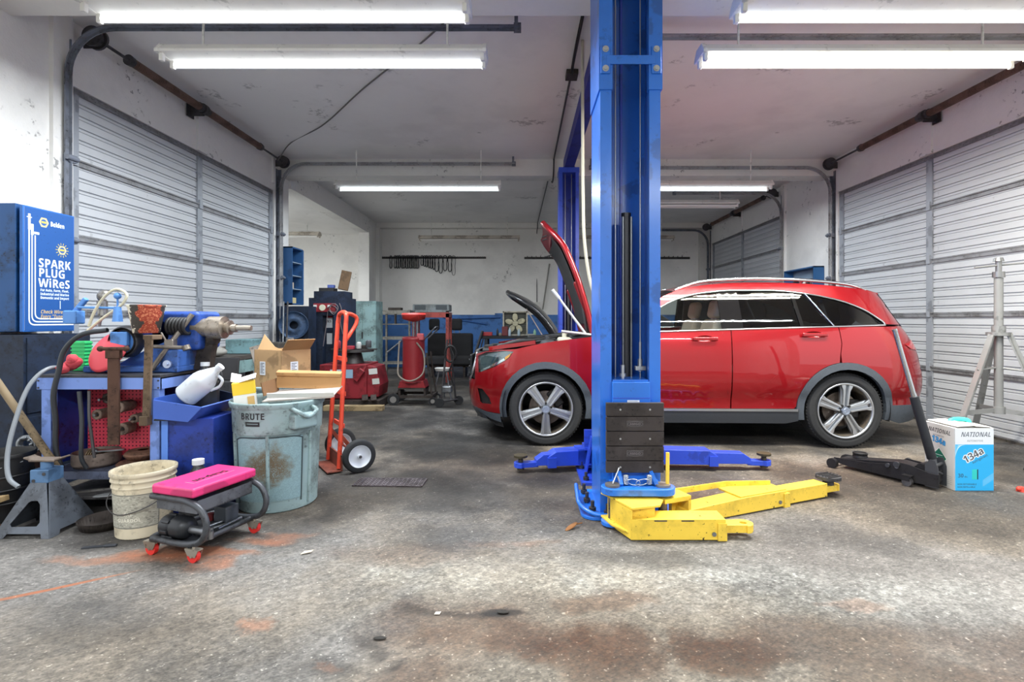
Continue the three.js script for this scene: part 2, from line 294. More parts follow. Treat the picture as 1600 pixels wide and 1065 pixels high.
doorTrack('dark curved door track in the far corner behind the red car', 1, 13.27, 1.4, 3.56, mTrackD);
function springShaft(label, side, d0, d1, segs, mid) {
  const x = side < 0 ? XL + 0.175 : XR - 0.175, y = 3.61, t = thing('torsion_spring_shaft', label, 'door spring', [x, y, 0]);
  mesh('shaft', rod([0, 0, -d0], [0, 0, -d1], 0.014), mDarkMetal, t);
  for (const [a, b] of segs) { mesh('spring', Array.from({ length: Math.round((b - a) / 0.02) }, (_, i) => cyl(0.041, 0.041, 0.016, 12, 0, 0, -(a + i * 0.02), PI / 2)), mRustPipe, t); for (const c of [a, b]) mesh('winding_cone', cyl(0.05, 0.045, 0.05, 16, 0, 0, -c, PI / 2), mDarkMetal, t); }
  mesh('bracket', [box(0.16, 0.13, 0.012, side * 0.07, -0.01, -mid), cyl(0.06, 0.06, 0.06, 20, 0, 0, -mid, PI / 2), box(0.01, 0.14, 0.12, side * 0.15, -0.02, -mid)], mDarkMetal, t);
  for (const d of [d0 + 0.06, d1 - 0.06]) { mesh('cable_drum', [cyl(0.09, 0.09, 0.02, 24, 0, 0, -d, PI / 2), cyl(0.066, 0.066, 0.06, 24, 0, 0, -d + 0.03, PI / 2), cyl(0.085, 0.085, 0.012, 24, 0, 0, -d + 0.06, PI / 2)], mDarkMetal, t); mesh('end_bracket', [box(0.16, 0.1, 0.008, side * 0.08, 0, -d - 0.045)], mDarkMetal, t); }
}
springShaft('rusty torsion spring shaft over the door behind the brake lathe', -1, 4.3, 7.80, [[4.72, 5.74], [5.86, 7.05]], 5.8);
springShaft('rusty torsion spring shaft over the door behind the tripod stand', 1, 4.4, 7.9, [[4.7, 5.92], [6.04, 7.1]], 5.98);
springShaft('dark torsion spring shaft over the farther door behind the red car', 1, 9.6, 13.18, [[10.0, 11.3], [11.5, 12.7]], 11.4);

// fluorescent fittings: folded steel housing, two tubes, stems to the ceiling
const mFix = M('#e8e7e2', 0.55, 0, texWear), mFixOld = M('#cfccc4', 0.6, 0, texGrime);
const tubeOff = new THREE.MeshPhysicalMaterial({ color: '#eceae6', roughness: 0.35 });
const tubeMat = (c) => new THREE.MeshStandardMaterial({ color: '#ffffff', roughness: 0.4, emissive: c, emissiveIntensity: TUBE_GLOW });
const tubeCool = tubeMat(new THREE.Color().setRGB(0.92, 0.97, 1.0)), tubeBlue = tubeMat(new THREE.Color().setRGB(0.86, 0.95, 1.0)), tubeWarm = tubeMat(new THREE.Color().setRGB(1.0, 0.94, 0.80));
function fluorescent(label, x, d, lit, tm, opts = {}) {
  const L = opts.len || 2.44, y = opts.y || 3.2, t = thing('fluorescent_light', label, 'ceiling light', [x, y, -d], 0, 'fluorescent fittings');
  mesh('housing', ext([[-0.1, 0], [0.1, 0], [0.1, 0.018], [0.05, 0.075], [-0.05, 0.075], [-0.1, 0.018]], L - 0.06, 0, [], 0, 0, 0, 0, PI / 2, 0), opts.old ? mFixOld : mFix, t);
  for (const e of [-1, 1]) mesh('end_cap', [ext([[-0.105, -0.004], [0.105, -0.004], [0.105, 0.02], [0.053, 0.08], [-0.053, 0.08], [-0.105, 0.02]], 0.03, 0.004, [], e * (L / 2 - 0.015), 0, 0, 0, PI / 2, 0), rbox(0.03, 0.06, 0.034, 0.006, e * (L / 2 - 0.03), -0.025, 0.06), rbox(0.03, 0.06, 0.034, 0.006, e * (L / 2 - 0.03), -0.025, -0.06)], opts.old ? mFixOld : mFix, t);
  for (const [i, o] of [[0, 0.06], [1, -0.06]]) {
    const on = lit[i]; if (!on && (lit[0] || lit[1])) continue;
    const tb = mesh('tube', cyl(0.019, 0.019, L - 0.09, 16, 0, -0.03, o, 0, 0, PI / 2), on ? tm : tubeOff, t);
    tb.name = 'tube';
    if (on) {
      const l = new THREE.RectAreaLight(tm.emissive, TUBE_LIGHT, L - 0.1, 0.06);
      l.position.set(0, -0.053, o); l.rotation.x = -PI / 2; l.castShadow = true; l.name = 'tube_lamp'; t.add(l);
    }
  }
  const sx = opts.stems || [-0.92, 0.92];
  for (const s of sx) mesh('stem', rod([s, 0.07, 0], [s, HC - y - 0.004 + (opts.drop || 0), 0], 0.009), mFix, t);
  return t;
}
fluorescent('fluorescent light cropped by the top edge, above the curved blue-grey track', -1.557, 3.26, [0, 1], tubeCool);
fluorescent('long fluorescent light with one lit tube, second row over the brake lathe side', -1.494, 3.86, [0, 1], tubeCool);
fluorescent('bluish lit fluorescent light in the far bay in front of the hanging belts', -1.55, 7.57, [0, 1], tubeBlue);
fluorescent('unlit grey fluorescent light just above the hanging belts', -1.31, 12.4, [0, 0], tubeCool, { old: true });
fluorescent('warm-white fluorescent light with two lit tubes in front of the lift column', 2.54, 3.86, [1, 1], tubeWarm);
fluorescent('cool fluorescent light cropped by the top edge, above the warm-white one', 2.57, 3.26, [0, 1], tubeCool);
fluorescent('lit fluorescent light above the red car, nearer of the two by the spring shaft', 2.44, 7.57, [0, 1], tubeBlue);
fluorescent('unlit white fluorescent light behind the lit one over the red car', 2.44, 8.76, [0, 0], tubeCool);
fluorescent('unlit fluorescent light on the far wall behind the lift column', 2.42, 12.4, [0, 0], tubeCool, { old: true });
fluorescent('unlit fluorescent light hanging in the side room over the open blue cabinet', -5.95, 11.9, [0, 0], tubeCool, { old: true, drop: -0.26 });
fluorescent('lit fluorescent light in the side room, hidden beyond its opening', -6.6, 9.6, [1, 1], tubeCool, { drop: -0.26 });
fluorescent('lit fluorescent light over the open bay behind the viewer', -1.5, -1.2, [1, 1], tubeCool);
fluorescent('lit fluorescent light over the open bay behind the viewer, on the jack side', 2.5, -1.2, [1, 1], tubeCool);
// ---------------------------------------------------------------- the red car (x rearward from the front axle, y up, +z towards the open bay)
function curve1(pts) {                                   // smooth monotone interpolation through [x, y] pairs
  const n = pts.length, d = [], m = [];
  for (let i = 0; i < n - 1; i++) d.push((pts[i + 1][1] - pts[i][1]) / (pts[i + 1][0] - pts[i][0]));
  for (let i = 0; i < n; i++) m.push(i === 0 ? d[0] : i === n - 1 ? d[n - 2] : d[i - 1] * d[i] <= 0 ? 0 : 2 * d[i - 1] * d[i] / (d[i - 1] + d[i]));
  return (x) => {
    if (x <= pts[0][0]) return pts[0][1]; if (x >= pts[n - 1][0]) return pts[n - 1][1];
    let i = 0; while (x > pts[i + 1][0]) i++;
    const h = pts[i + 1][0] - pts[i][0], t = (x - pts[i][0]) / h, t2 = t * t, t3 = t2 * t;
    return (2 * t3 - 3 * t2 + 1) * pts[i][1] + (t3 - 2 * t2 + t) * h * m[i] + (-2 * t3 + 3 * t2) * pts[i + 1][1] + (t3 - t2) * h * m[i + 1];
  };
}
const dense = (pts, step = 0.04, closed = true) => { const o = []; const n = pts.length; for (let i = 0; i < (closed ? n : n - 1); i++) { const a = pts[i], b = pts[(i + 1) % n], L = Math.hypot(b[0] - a[0], b[1] - a[1]), k = Math.max(1, Math.ceil(L / step)); for (let j = 0; j < k; j++) o.push([lerp(a[0], b[0], j / k), lerp(a[1], b[1], j / k)]); } if (!closed) o.push(pts[n - 1]); return o; };
const spline = (pts, n = 24, closed = false) => new THREE.SplineCurve((closed ? [...pts, pts[0]] : pts).map((p) => new THREE.Vector2(...p))).getPoints(n).slice(0, closed ? n : n + 1).map((p) => [p.x, p.y]);
const arcPts = (cx, cy, r, a0, a1, n = 18) => Array.from({ length: n + 1 }, (_, i) => { const a = (a0 + (a1 - a0) * i / n) * PI / 180; return [cx + r * Math.cos(a), cy + r * Math.sin(a)]; });
const planSide = curve1([[-0.835, 0.0], [-0.832, 0.25], [-0.80, 0.52], [-0.70, 0.72], [-0.5, 0.865], [-0.25, 0.925], [0.05, 0.945], [1.0, 0.945], [2.2, 0.945], [2.9, 0.945], [3.25, 0.925], [3.5, 0.88], [3.68, 0.78], [3.78, 0.58], [3.815, 0.35], [3.83, 0]]);
const invert = (x0, x1, z) => { let a = x0, b = x1; for (let i = 0; i < 40; i++) { const m = (a + b) / 2; (planSide(m) > z) === (planSide(b) > planSide(a)) ? b = m : a = m; } return (a + b) / 2; };
const tumble = curve1([[0.2, 0.93], [0.35, 0.955], [0.46, 0.962], [0.56, 0.988], [0.70, 1.0], [0.88, 0.996], [1.0, 0.985], [1.1, 0.965], [1.16, 0.945], [1.3, 0.876], [1.5, 0.775], [1.58, 0.725], [1.64, 0.64]]);
const noseIn = curve1([[0.2, 0.1], [0.35, 0.02], [0.5, 0], [0.7, 0.01], [0.85, 0.05], [0.95, 0.12], [1.1, 0.2]]);
const tailIn = curve1([[0.2, 0.12], [0.35, 0.05], [0.6, 0.02], [0.85, 0.06], [0.95, 0.09], [1.19, 0.24], [1.5, 0.46], [1.6, 0.6]]);
const wNose = (x) => sstep(-0.1, -0.75, x), wTail = (x) => sstep(2.4, 3.75, x);
function bodyZ(x, y) { const xp = x - noseIn(y) * wNose(x) + tailIn(y) * wTail(x); return planSide(clamp(xp, -0.83, 3.825)) * tumble(y); }
function panelGeo(pts, holes = [], off = 0, depth = 0.02, zf = bodyZ, edge = 0.07) {
  pts = dense(pts); holes = holes.map((h) => dense(h));
  let g = new THREE.ShapeGeometry(shapeOf(pts, holes));
  g = new TessellateModifier(edge, 7).modify(g.toNonIndexed());
  const p = g.attributes.position, nn = new Float32Array(p.count * 3), e = 0.004;
  for (let i = 0; i < p.count; i++) {
    const x = p.getX(i), y = p.getY(i), zx = (zf(x + e, y) - zf(x - e, y)) / (2 * e), zy = (zf(x, y + e) - zf(x, y - e)) / (2 * e), l = Math.hypot(zx, zy, 1);
    p.setZ(i, zf(x, y) + off); nn[3 * i] = -zx / l; nn[3 * i + 1] = -zy / l; nn[3 * i + 2] = 1 / l;
  }
  g.setAttribute('normal', new THREE.BufferAttribute(nn, 3));
  const sk = [];
  if (depth) for (const loop of [pts, ...holes]) for (let i = 0; i < loop.length; i++) {
    const a = loop[i], b = loop[(i + 1) % loop.length], za = zf(...a) + off, zb = zf(...b) + off;
    sk.push(a[0], a[1], za, b[0], b[1], zb, b[0], b[1], zb - depth, a[0], a[1], za, b[0], b[1], zb - depth, a[0], a[1], za - depth);
  }
  const out = [g];
  if (sk.length) { const s = new THREE.BufferGeometry(); s.setAttribute('position', new THREE.Float32BufferAttribute(sk, 3)); s.computeVertexNormals(); out.push(s); }
  return merged(out);
}
function mirrorZ(g) {
  const h = g.clone(), p = h.attributes.position, n = h.attributes.normal;
  for (let i = 0; i < p.count; i++) { p.setZ(i, -p.getZ(i)); n.setZ(i, -n.getZ(i)); }
  for (const a of [p, n, h.attributes.uv]) for (let i = 0; i < p.count; i += 3) for (let k = 0; k < a.itemSize; k++) { const t = a.array[(i + 1) * a.itemSize + k]; a.array[(i + 1) * a.itemSize + k] = a.array[(i + 2) * a.itemSize + k]; a.array[(i + 2) * a.itemSize + k] = t; }
  return h;
}
function gridSurf(nu, nv, f) {                            // f(u, v) -> [x, y, z]
  const pos = [], idx = [], uv = [];
  for (let j = 0; j <= nv; j++) for (let i = 0; i <= nu; i++) { pos.push(...f(i / nu, j / nv)); uv.push(i / nu, j / nv); }
  for (let j = 0; j < nv; j++) for (let i = 0; i < nu; i++) { const a = j * (nu + 1) + i; idx.push(a, a + 1, a + nu + 2, a, a + nu + 2, a + nu + 1); }
  const g = new THREE.BufferGeometry(); g.setAttribute('position', new THREE.Float32BufferAttribute(pos, 3)); g.setAttribute('uv', new THREE.Float32BufferAttribute(uv, 2)); g.setIndex(idx); g.computeVertexNormals();
  return g;
}
const mPaint = new THREE.MeshPhysicalMaterial({ color: '#990b17', metalness: 0.55, roughness: 0.3, clearcoat: 1, clearcoatRoughness: 0.02 });
const mClad = M('#4d545d', 0.55, 0, texGrain), mBlack = M('#141416', 0.6), mGloss = M('#0c0c0e', 0.03, 0, null, { clearcoat: 1 }), mChrome = M('#dfe2e6', 0.14, 1), mSilver = M('#c3c7cc', 0.28, 0.9), mRubber = M('#2a2b2d', 0.85, 0, texGrain, { bumpMap: texBump, bumpScale: 0.002 });
const mClear = new THREE.MeshPhysicalMaterial({ color: '#e8f0ee', roughness: 0.02, transmission: 1, thickness: 0, ior: 1.45 });
const mTint = new THREE.MeshPhysicalMaterial({ color: '#3a3d42', roughness: 0.03, transmission: 1, thickness: 0, ior: 1.5 });
const mLeather = M('#c9bba6', 0.65), mInterior = M('#3c3835', 0.8);
const yBelt = (x) => 1.11 + (x - 1.08) * 0.029;
const AF = [0, 0.365], AR = [2.85, 0.365], RO = 0.457, RI = 0.392;
function tyreWheel(name, parent, x, z, R = 0.36, dir = 1, turn = 0.63) {
  const w = new THREE.Group(); w.name = name; w.position.set(x, R, z); w.scale.z = dir; w.rotation.z = turn; parent.add(w);
  const hw = 0.117, pr = [[0.262, -hw + 0.01], [0.29, -hw], [0.33, -hw + 0.004], [0.35, -hw + 0.022], [R - 0.002, -hw + 0.04]];
  for (const c of [-0.06, -0.02, 0.02, 0.06]) pr.push([R, c - 0.013], [R - 0.009, c - 0.011], [R - 0.009, c - 0.005], [R, c - 0.003]);
  pr.push([R - 0.002, hw - 0.04], [0.35, hw - 0.022], [0.342, hw - 0.012], [0.338, hw - 0.002], [0.33, hw - 0.004], [0.30, hw + 0.001], [0.285, hw - 0.002], [0.283, hw - 0.006], [0.262, hw - 0.012]);
  mesh('tyre', lathe(pr, 64, 0, 0, 0, PI / 2), mRubber, w);
  mesh('tread_lugs', Array.from({ length: 72 }, (_, i) => { const a = i / 72 * 2 * PI; return box(0.012, 0.006, 0.05, R * Math.cos(a) * 0.993, R * Math.sin(a) * 0.993, hw - 0.045, 0, 0, a + PI / 2); }), mRubber, w).userData.kind = 'stuff';
  mesh('rim', [lathe([[0.264, hw - 0.004], [0.262, hw + 0.001], [0.252, hw], [0.246, hw - 0.008], [0.243, hw - 0.02]], 64, 0, 0, 0, PI / 2)], mSilver, w);
  mesh('barrel', lathe([[0.244, hw - 0.018], [0.236, hw - 0.07], [0.23, -hw + 0.02], [0.262, -hw + 0.004]], 48, 0, 0, 0, PI / 2), M('#8d867c', 0.45, 0.7, texGrime), w);
  mesh('brake_disc', [cyl(0.165, 0.165, 0.024, 40, 0, 0, 0.0, PI / 2), cyl(0.08, 0.08, 0.06, 24, 0, 0, 0.03, PI / 2)], M('#77706a', 0.4, 0.7, texGrime), w);
  mesh('caliper', rbox(0.1, 0.18, 0.06, 0.02, 0.13, 0.02, 0.0), M('#2e2c2b', 0.6, 0.3), w);
  const spoke = [], dark = [];
  for (let i = 0; i < 5; i++) {
    const a = i * 72;
    for (const s of [-1, 1]) {
      const o = [[0.045, s * 0.010], [0.14, s * 0.012], [0.2, s * 0.014], [0.248, s * 0.016], [0.248, s * 0.056], [0.225, s * 0.05], [0.19, s * 0.034], [0.13, s * 0.03], [0.05, s * 0.028]];
      spoke.push(put(ext(s > 0 ? o : o.reverse(), 0.028, 0.004), 0, 0, hw - 0.02, 0, 0, (a + 90 + 0) * PI / 180));
    }
    dark.push(put(ext([[0.03, -0.03], [0.245, -0.05], [0.245, 0.05], [0.03, 0.03]], 0.03, 0.002), 0, 0, hw - 0.052, 0, 0, (a + 90) * PI / 180));
  }
  for (let i = 0; i < 5; i++) { mesh('spoke', spoke.slice(2 * i, 2 * i + 2), mSilver, w); mesh('spoke_web', dark[i], mSilver, w); }
  mesh('hub_cap', [cyl(0.036, 0.038, 0.02, 24, 0, 0, hw - 0.002, PI / 2), torus(0.024, 0.0025, 0, 0, hw + 0.009), ...[90, 210, 330].map((d) => bar([0, 0, hw + 0.009], [0.023 * Math.cos(d * PI / 180), 0.023 * Math.sin(d * PI / 180), hw + 0.009], 0.005, 0.003, [0, 0, 1]))], M('#a9b4c6', 0.35, 0.8), w);
  mesh('lug_bolts', Array.from({ length: 5 }, (_, i) => { const a = (i * 72 + 54) * PI / 180; return cyl(0.011, 0.011, 0.02, 6, 0.056 * Math.cos(a), 0.056 * Math.sin(a), hw - 0.012, PI / 2); }), mBlack, w);
  return w;
}
{
  const car = thing('suv_car', 'shiny red sport utility car with raised bonnet parked behind the blue lift column', 'car', [0.2475, 0, -5.88], -0.034);
  const two = (name, geo, mat) => { geo.userData.done = true; const m = mirrorZ(geo); m.userData.done = true; return [mesh(name, geo, mat, car), mesh(name, m, mat, car)]; };
  const arch = (c, r, a0, a1) => arcPts(c[0], c[1], r, a0, a1);
  const light = [[-0.675, 0.695], [-0.69, 0.86], [-0.6, 0.902], [-0.42, 0.925], [-0.315, 0.918], [-0.36, 0.85], [-0.5, 0.765]];
  const fog = [[-0.70, 0.54], [-0.635, 0.535], [-0.56, 0.45], [-0.54, 0.388], [-0.64, 0.385], [-0.70, 0.43]];
  // front wing and bumper corner, with openings for the headlamp and the fog grille
  two('front_fender', panelGeo([[-0.72, 0.34], [-0.6, 0.31], [-0.456, 0.30], ...arch(AF, RO, 188, 0), [0.47, 0.42], [0.615, 0.42], [0.615, 1.09], ...spline([[0.56, 1.075], [0.3, 1.045], [0, 1.005], [-0.3, 0.94]], 12), [-0.42, 0.932], [-0.6, 0.91], [-0.72, 0.875]], [light, fog]), mPaint);
  const cup = (x, y) => circ(0, 0, 1, 20).map(([a, b]) => [x + a * 0.085, y + b * 0.032]);
  two('front_door', panelGeo([[0.623, 0.378], [1.768, 0.378], [1.772, yBelt(1.77) - 0.004], [0.623, yBelt(0.62) - 0.004]], [cup(1.52, 1.045)]), mPaint);
  two('rear_door', panelGeo([[1.78, 0.378], [2.37, 0.378], ...arch(AR, RO + 0.004, 176, 99).filter((p) => p[0] > 2.3), [2.785, 0.9], [2.80, 1.0], [2.79, yBelt(2.79) - 0.004], [1.78, yBelt(1.78) - 0.004]], [cup(2.55, 1.085)]), mPaint);
  two('quarter_panel', panelGeo([[2.80, 0.825], ...arch(AR, RO, 96, 0), [3.32, 0.40], [3.69, 0.40], [3.74, 0.5], [3.745, 0.65], [3.72, 0.85], [3.66, 1.0], [3.56, 1.165], [2.798, yBelt(2.8) - 0.004], [2.808, 1.0], [2.793, 0.9]]), mPaint);
  two('wheel_arch_trim', panelGeo([...arch(AF, RO, 192, -12), ...arch(AF, RI, -14, 194)], [], 0.012, 0.05), mClad);
  two('wheel_arch_trim', panelGeo([...arch(AR, RO, 192, -12), ...arch(AR, RI, -14, 194)], [], 0.012, 0.05), mClad);
  two('sill_trim', panelGeo([[0.44, 0.26], [0.44, 0.37], [2.41, 0.37], [2.41, 0.26], [2.3, 0.235], [0.55, 0.235]], [], 0.016, 0.08), M('#30343a', 0.6, 0, texGrain));
  two('sill_strip', panelGeo([[0.46, 0.352], [0.46, 0.374], [2.40, 0.374], [2.40, 0.352]], [], 0.022, 0.03), mSilver);
  two('bumper_trim', panelGeo([[-0.72, 0.335], [-0.60, 0.305], [-0.45, 0.295], [-0.44, 0.21], [-0.55, 0.235], [-0.66, 0.28], [-0.72, 0.30]], [], 0.006, 0.06), mClad);
  two('bumper_trim', panelGeo([[3.28, 0.27], [3.29, 0.41], [3.69, 0.41], [3.70, 0.33], [3.6, 0.25], [3.4, 0.23]], [], 0.008, 0.06), mClad);
  two('lower_valance', panelGeo([[-0.66, 0.285], [-0.55, 0.24], [-0.43, 0.215], [-0.42, 0.16], [-0.5, 0.17], [-0.62, 0.24]], [], -0.02, 0.06), mBlack);
  // lamps
  const shr = (pts, k) => { const cx = pts.reduce((s, p) => s + p[0], 0) / pts.length, cy = pts.reduce((s, p) => s + p[1], 0) / pts.length; return pts.map(([x, y]) => [cx + (x - cx) * k, cy + (y - cy) * k]); };
  for (const [i, hl] of two('headlight', panelGeo(light, [], -0.035, 0.01), M('#8b9297', 0.2, 0.8)).entries()) {
    const s = i ? -1 : 1;
    const sub = (n, g, m) => { g.userData.done = true; const q = s > 0 ? g : mirrorZ(g); q.userData.done = true; mesh(n, q, m, hl); };
    sub('lens', panelGeo(shr(light, 0.985), [], -0.004, 0.006), mClear);
    sub('reflector_dark', panelGeo(shr([[-0.66, 0.72], [-0.67, 0.85], [-0.58, 0.87], [-0.47, 0.86], [-0.46, 0.81], [-0.52, 0.77]], 0.95), [], -0.028, 0.01), M('#3f4f52', 0.15, 0.6));
    sub('amber_marker', panelGeo([[-0.40, 0.86], [-0.335, 0.905], [-0.36, 0.862], [-0.40, 0.83]], [], -0.015, 0.008), M('#e79a3a', 0.3));
    sub('chrome_strip', panelGeo([[-0.66, 0.70], [-0.5, 0.775], [-0.40, 0.83], [-0.41, 0.85], [-0.51, 0.795], [-0.655, 0.722]], [], -0.02, 0.008), mChrome);
  }
  two('fog_grille', panelGeo(fog, [], -0.03, 0.01), mBlack);
  two('tail_light', panelGeo([[3.62, 0.93], [3.50, 0.95], [3.44, 0.99], [3.56, 1.03], [3.64, 1.01]], [], 0.008, 0.03), M('#a01820', 0.12, 0, null, { clearcoat: 1 }));
  // glasshouse
  const top = [[0.66, 1.125], [0.9, 1.245], [1.123, 1.35], [1.295, 1.43], [1.55, 1.492], [1.87, 1.518], [2.19, 1.518], [2.51, 1.492], [2.825, 1.43], [3.08, 1.33], [3.27, 1.19]];
  const topC = curve1(top), topRun = (a, b, n = 14) => Array.from({ length: n + 1 }, (_, i) => { const x = lerp(a, b, i / n); return [x, topC(x)]; });
  two('roof_side', panelGeo([[0.50, 1.07], [0.64, 1.08], [0.66, 1.115], ...topRun(0.68, 3.25, 50), [3.275, yBelt(3.25) + 0.012], [3.55, 1.175], [3.47, 1.3], [3.39, 1.42], [3.36, 1.49], ...spline([[3.1, 1.535], [2.83, 1.567], [2.51, 1.592], [2.19, 1.602], [1.87, 1.598], [1.55, 1.57], [1.30, 1.515], [1.05, 1.40], [0.8, 1.25], [0.55, 1.105]], 40)]), mPaint);
  const win = (a, b, sl, sr) => { const o = [[a, yBelt(a) + 0.01], ...topRun(a + sl, b + sr, 20)]; o.push([b, yBelt(b) + 0.01]); return o.map(([x, y]) => [x, Math.max(y, yBelt(x) + 0.008)]); };
  two('front_window', panelGeo(win(0.80, 1.70, 0.0, 0.0), [], -0.012, 0), mClear);
  two('pillar_trim', panelGeo(win(1.695, 1.90, 0, 0), [], -0.008, 0.012), mGloss);
  two('rear_window', panelGeo(win(1.90, 2.44, 0, -0.03), [], -0.012, 0), mTint);
  two('window_divider', panelGeo(win(2.44, 2.475, -0.03, -0.03), [], -0.004, 0.02), mGloss);
  two('quarter_light', panelGeo(win(2.475, 2.74, -0.03, -0.2), [], -0.012, 0), mTint);
  two('rear_quarter_window', panelGeo(win(2.775, 3.24, -0.2, 0.0).filter((p) => p[0] < 3.25), [], -0.012, 0), mTint);
  two('pillar_trim', panelGeo(win(0.67, 0.80, 0.02, 0), [], -0.008, 0.012), mGloss);
  const onBody = (pts, off = 0.004) => pts.map(([x, y]) => [x, y, bodyZ(x, y) + off]);
  const strip = (name, pts, r, mat, off) => { const g = merged(tube(onBody(pts, off), r, pts.length * 3, 6)); two(name, g, mat); };
  strip('window_chrome_strip', topRun(0.70, 3.255, 40).concat([[3.262, yBelt(3.26) + 0.012]]), 0.009, mChrome, 0);
  strip('window_chrome_strip', Array.from({ length: 30 }, (_, i) => { const x = lerp(0.64, 3.26, i / 29); return [x, yBelt(x) + 0.003]; }), 0.009, mChrome, 0.002);
  strip('window_chrome_strip', [[2.76, yBelt(2.76)], [2.65, 1.33], [2.552, topC(2.552)]], 0.009, mChrome, 0);
  for (const s of [-1, 1]) {
    for (const [hx, hy] of [[1.52, 1.045], [2.55, 1.085]]) {
      const h = mesh('door_handle', rbox(0.24, 0.035, 0.022, 0.01, hx, hy, s * (bodyZ(hx, hy) + 0.028)), mPaint, car);
      mesh('handle_recess', put(new THREE.SphereGeometry(0.05, 20, 12, 0, 2 * PI, PI / 2, PI / 2), hx, hy, s * (bodyZ(hx, hy) + 0.001), s * PI / 2, 0, 0).translate(-hx, -hy, -s * bodyZ(hx, hy)).scale(1.72, 0.65, 0.4).translate(hx, hy, s * bodyZ(hx, hy)), mPaint, h);
    }
    mesh('roof_rail', tube(spline([[1.30, 1.525], [1.55, 1.605], [1.87, 1.632], [2.19, 1.638], [2.6, 1.622], [3.0, 1.582], [3.22, 1.528]], 24).map(([x, y]) => [x, y, s * (bodyZ(x, 1.575) - 0.015)]), 0.016, 50, 8), mChrome, car);
    mesh('mirror', [put(new THREE.SphereGeometry(0.1, 16, 12).scale(0.75, 0.72, 1.05), 0.86, 1.2, s * 1.0), bar([0.84, 1.14, s * 0.88], [0.86, 1.16, s * 0.96], 0.07, 0.03)], mPaint, car);
  }
  // roof, screens, front and rear ends
  const roofEdge = curve1([[1.28, 1.508], [1.55, 1.57], [1.87, 1.598], [2.19, 1.602], [2.51, 1.592], [2.83, 1.567], [3.1, 1.535], [3.40, 1.49]]);
  mesh('roof', gridSurf(24, 14, (u, v) => { const x = lerp(3.40, 1.28, u), y = roofEdge(x), zr = bodyZ(x, y), q = v * 2 - 1; return [x, y + 0.045 * (1 - q * q) - 0.002, q * zr]; }), mPaint, car);
  mesh('windscreen', gridSurf(10, 14, (u, v) => { const x = lerp(1.28, 0.52, u), y = lerp(1.508, 1.075, u), zr = bodyZ(x, y) - 0.01, q = v * 2 - 1; return [x - 0.16 * (1 - q * q) * u, y + 0.045 * (1 - q * q) * (1 - u), q * zr]; }), mClear, car);
  mesh('rear_screen', gridSurf(8, 12, (u, v) => { const x = lerp(3.56, 3.40, u), y = lerp(1.16, 1.49, u), zr = bodyZ(x - 0.02, y), q = v * 2 - 1; return [x + 0.07 * (1 - q * q), y + 0.04 * (1 - q * q) * u, q * zr]; }), mTint, car);
  mesh('spoiler', ext([[3.2, 1.525], [3.34, 1.487], [3.392, 1.486], [3.38, 1.5], [3.25, 1.54]], 1.1, 0.006), mPaint, car);
  const endSurf = (y0, y1, z1, front, off = 0) => gridSurf(24, 14, (u, v) => { const q = front ? u * 2 - 1 : 1 - u * 2, y = lerp(y0, y1, v), z = q * z1, t = tumble(y), zp = Math.abs(z) / t; const x = front ? invert(-0.835, 0.04, zp) + noseIn(y) * wNose(-0.7) - off : invert(2.9, 3.83, zp) - tailIn(y) * wTail(3.6) + off; return [x, y, z]; });
  mesh('front_bumper', endSurf(0.32, 0.62, 0.72, true), mPaint, car);
  mesh('front_bumper_upper', [endSurf(0.62, 0.9, 0.72, true, -0.03)], M('#1c1d1f', 0.5), car);
  mesh('front_bumper_lower', endSurf(0.22, 0.33, 0.70, true), mClad, car);
  mesh('radiator_grille', [rbox(0.03, 0.26, 1.0, 0.01, -0.785, 0.73, 0), ...[0.66, 0.73, 0.8].map((y) => rbox(0.03, 0.03, 0.98, 0.01, -0.80, y, 0))], M('#26282a', 0.35, 0.5), car);
  mesh('grille_frame', tube([[-0.80, 0.60, -0.45], [-0.775, 0.62, -0.57], [-0.735, 0.75, -0.60], [-0.715, 0.86, -0.56], [-0.75, 0.88, -0.3], [-0.76, 0.885, 0], [-0.75, 0.88, 0.3], [-0.715, 0.86, 0.56], [-0.735, 0.75, 0.60], [-0.775, 0.62, 0.57], [-0.80, 0.60, 0.45], [-0.83, 0.595, 0]], 0.016, 80, 8, true), mChrome, car);
  mesh('grille_emblem', [torus(0.085, 0.01, -0.825, 0.73, 0, 0, PI / 2, 0), ...[90, 210, 330].map((d) => bar([-0.825, 0.73, 0], [-0.825, 0.73 + 0.085 * Math.sin(d * PI / 180), 0.085 * Math.cos(d * PI / 180)], 0.016, 0.012, [1, 0, 0]))], mChrome, car);
  mesh('tailgate', endSurf(0.62, 1.17, 0.78, false), mPaint, car);
  mesh('rear_bumper', endSurf(0.30, 0.62, 0.78, false), mPaint, car);
  // underside, wheel wells, engine bay
  mesh('floor_pan', [box(3.4, 0.1, 1.5, 1.45, 0.28, 0), box(0.5, 0.06, 1.3, -0.45, 0.27, 0), box(0.6, 0.1, 1.4, 3.3, 0.3, 0)], mBlack, car);
  for (const cx of [AF[0], AR[0]]) for (const s of [-1, 1]) mesh('wheel_well', [put(new THREE.CylinderGeometry(0.43, 0.43, 0.42, 32, 1, true, PI * 0.42, PI * 1.16), cx, 0.365, s * 0.69, PI / 2, 0, 0), ext(circ(cx, 0.365, 0.43, 24, -0.2, PI + 0.2), 0.01, 0, [], 0, 0, s * 0.5)], mBlack, car);
  const mBay = M('#1b1c1f', 0.65, 0.1, texGrain);
  mesh('engine_bay_tray', [box(1.16, 0.05, 1.4, -0.05, 0.72, 0), box(0.03, 0.4, 1.5, 0.55, 0.86, 0), box(0.05, 0.34, 1.3, -0.6, 0.72, 0)], mBay, car);
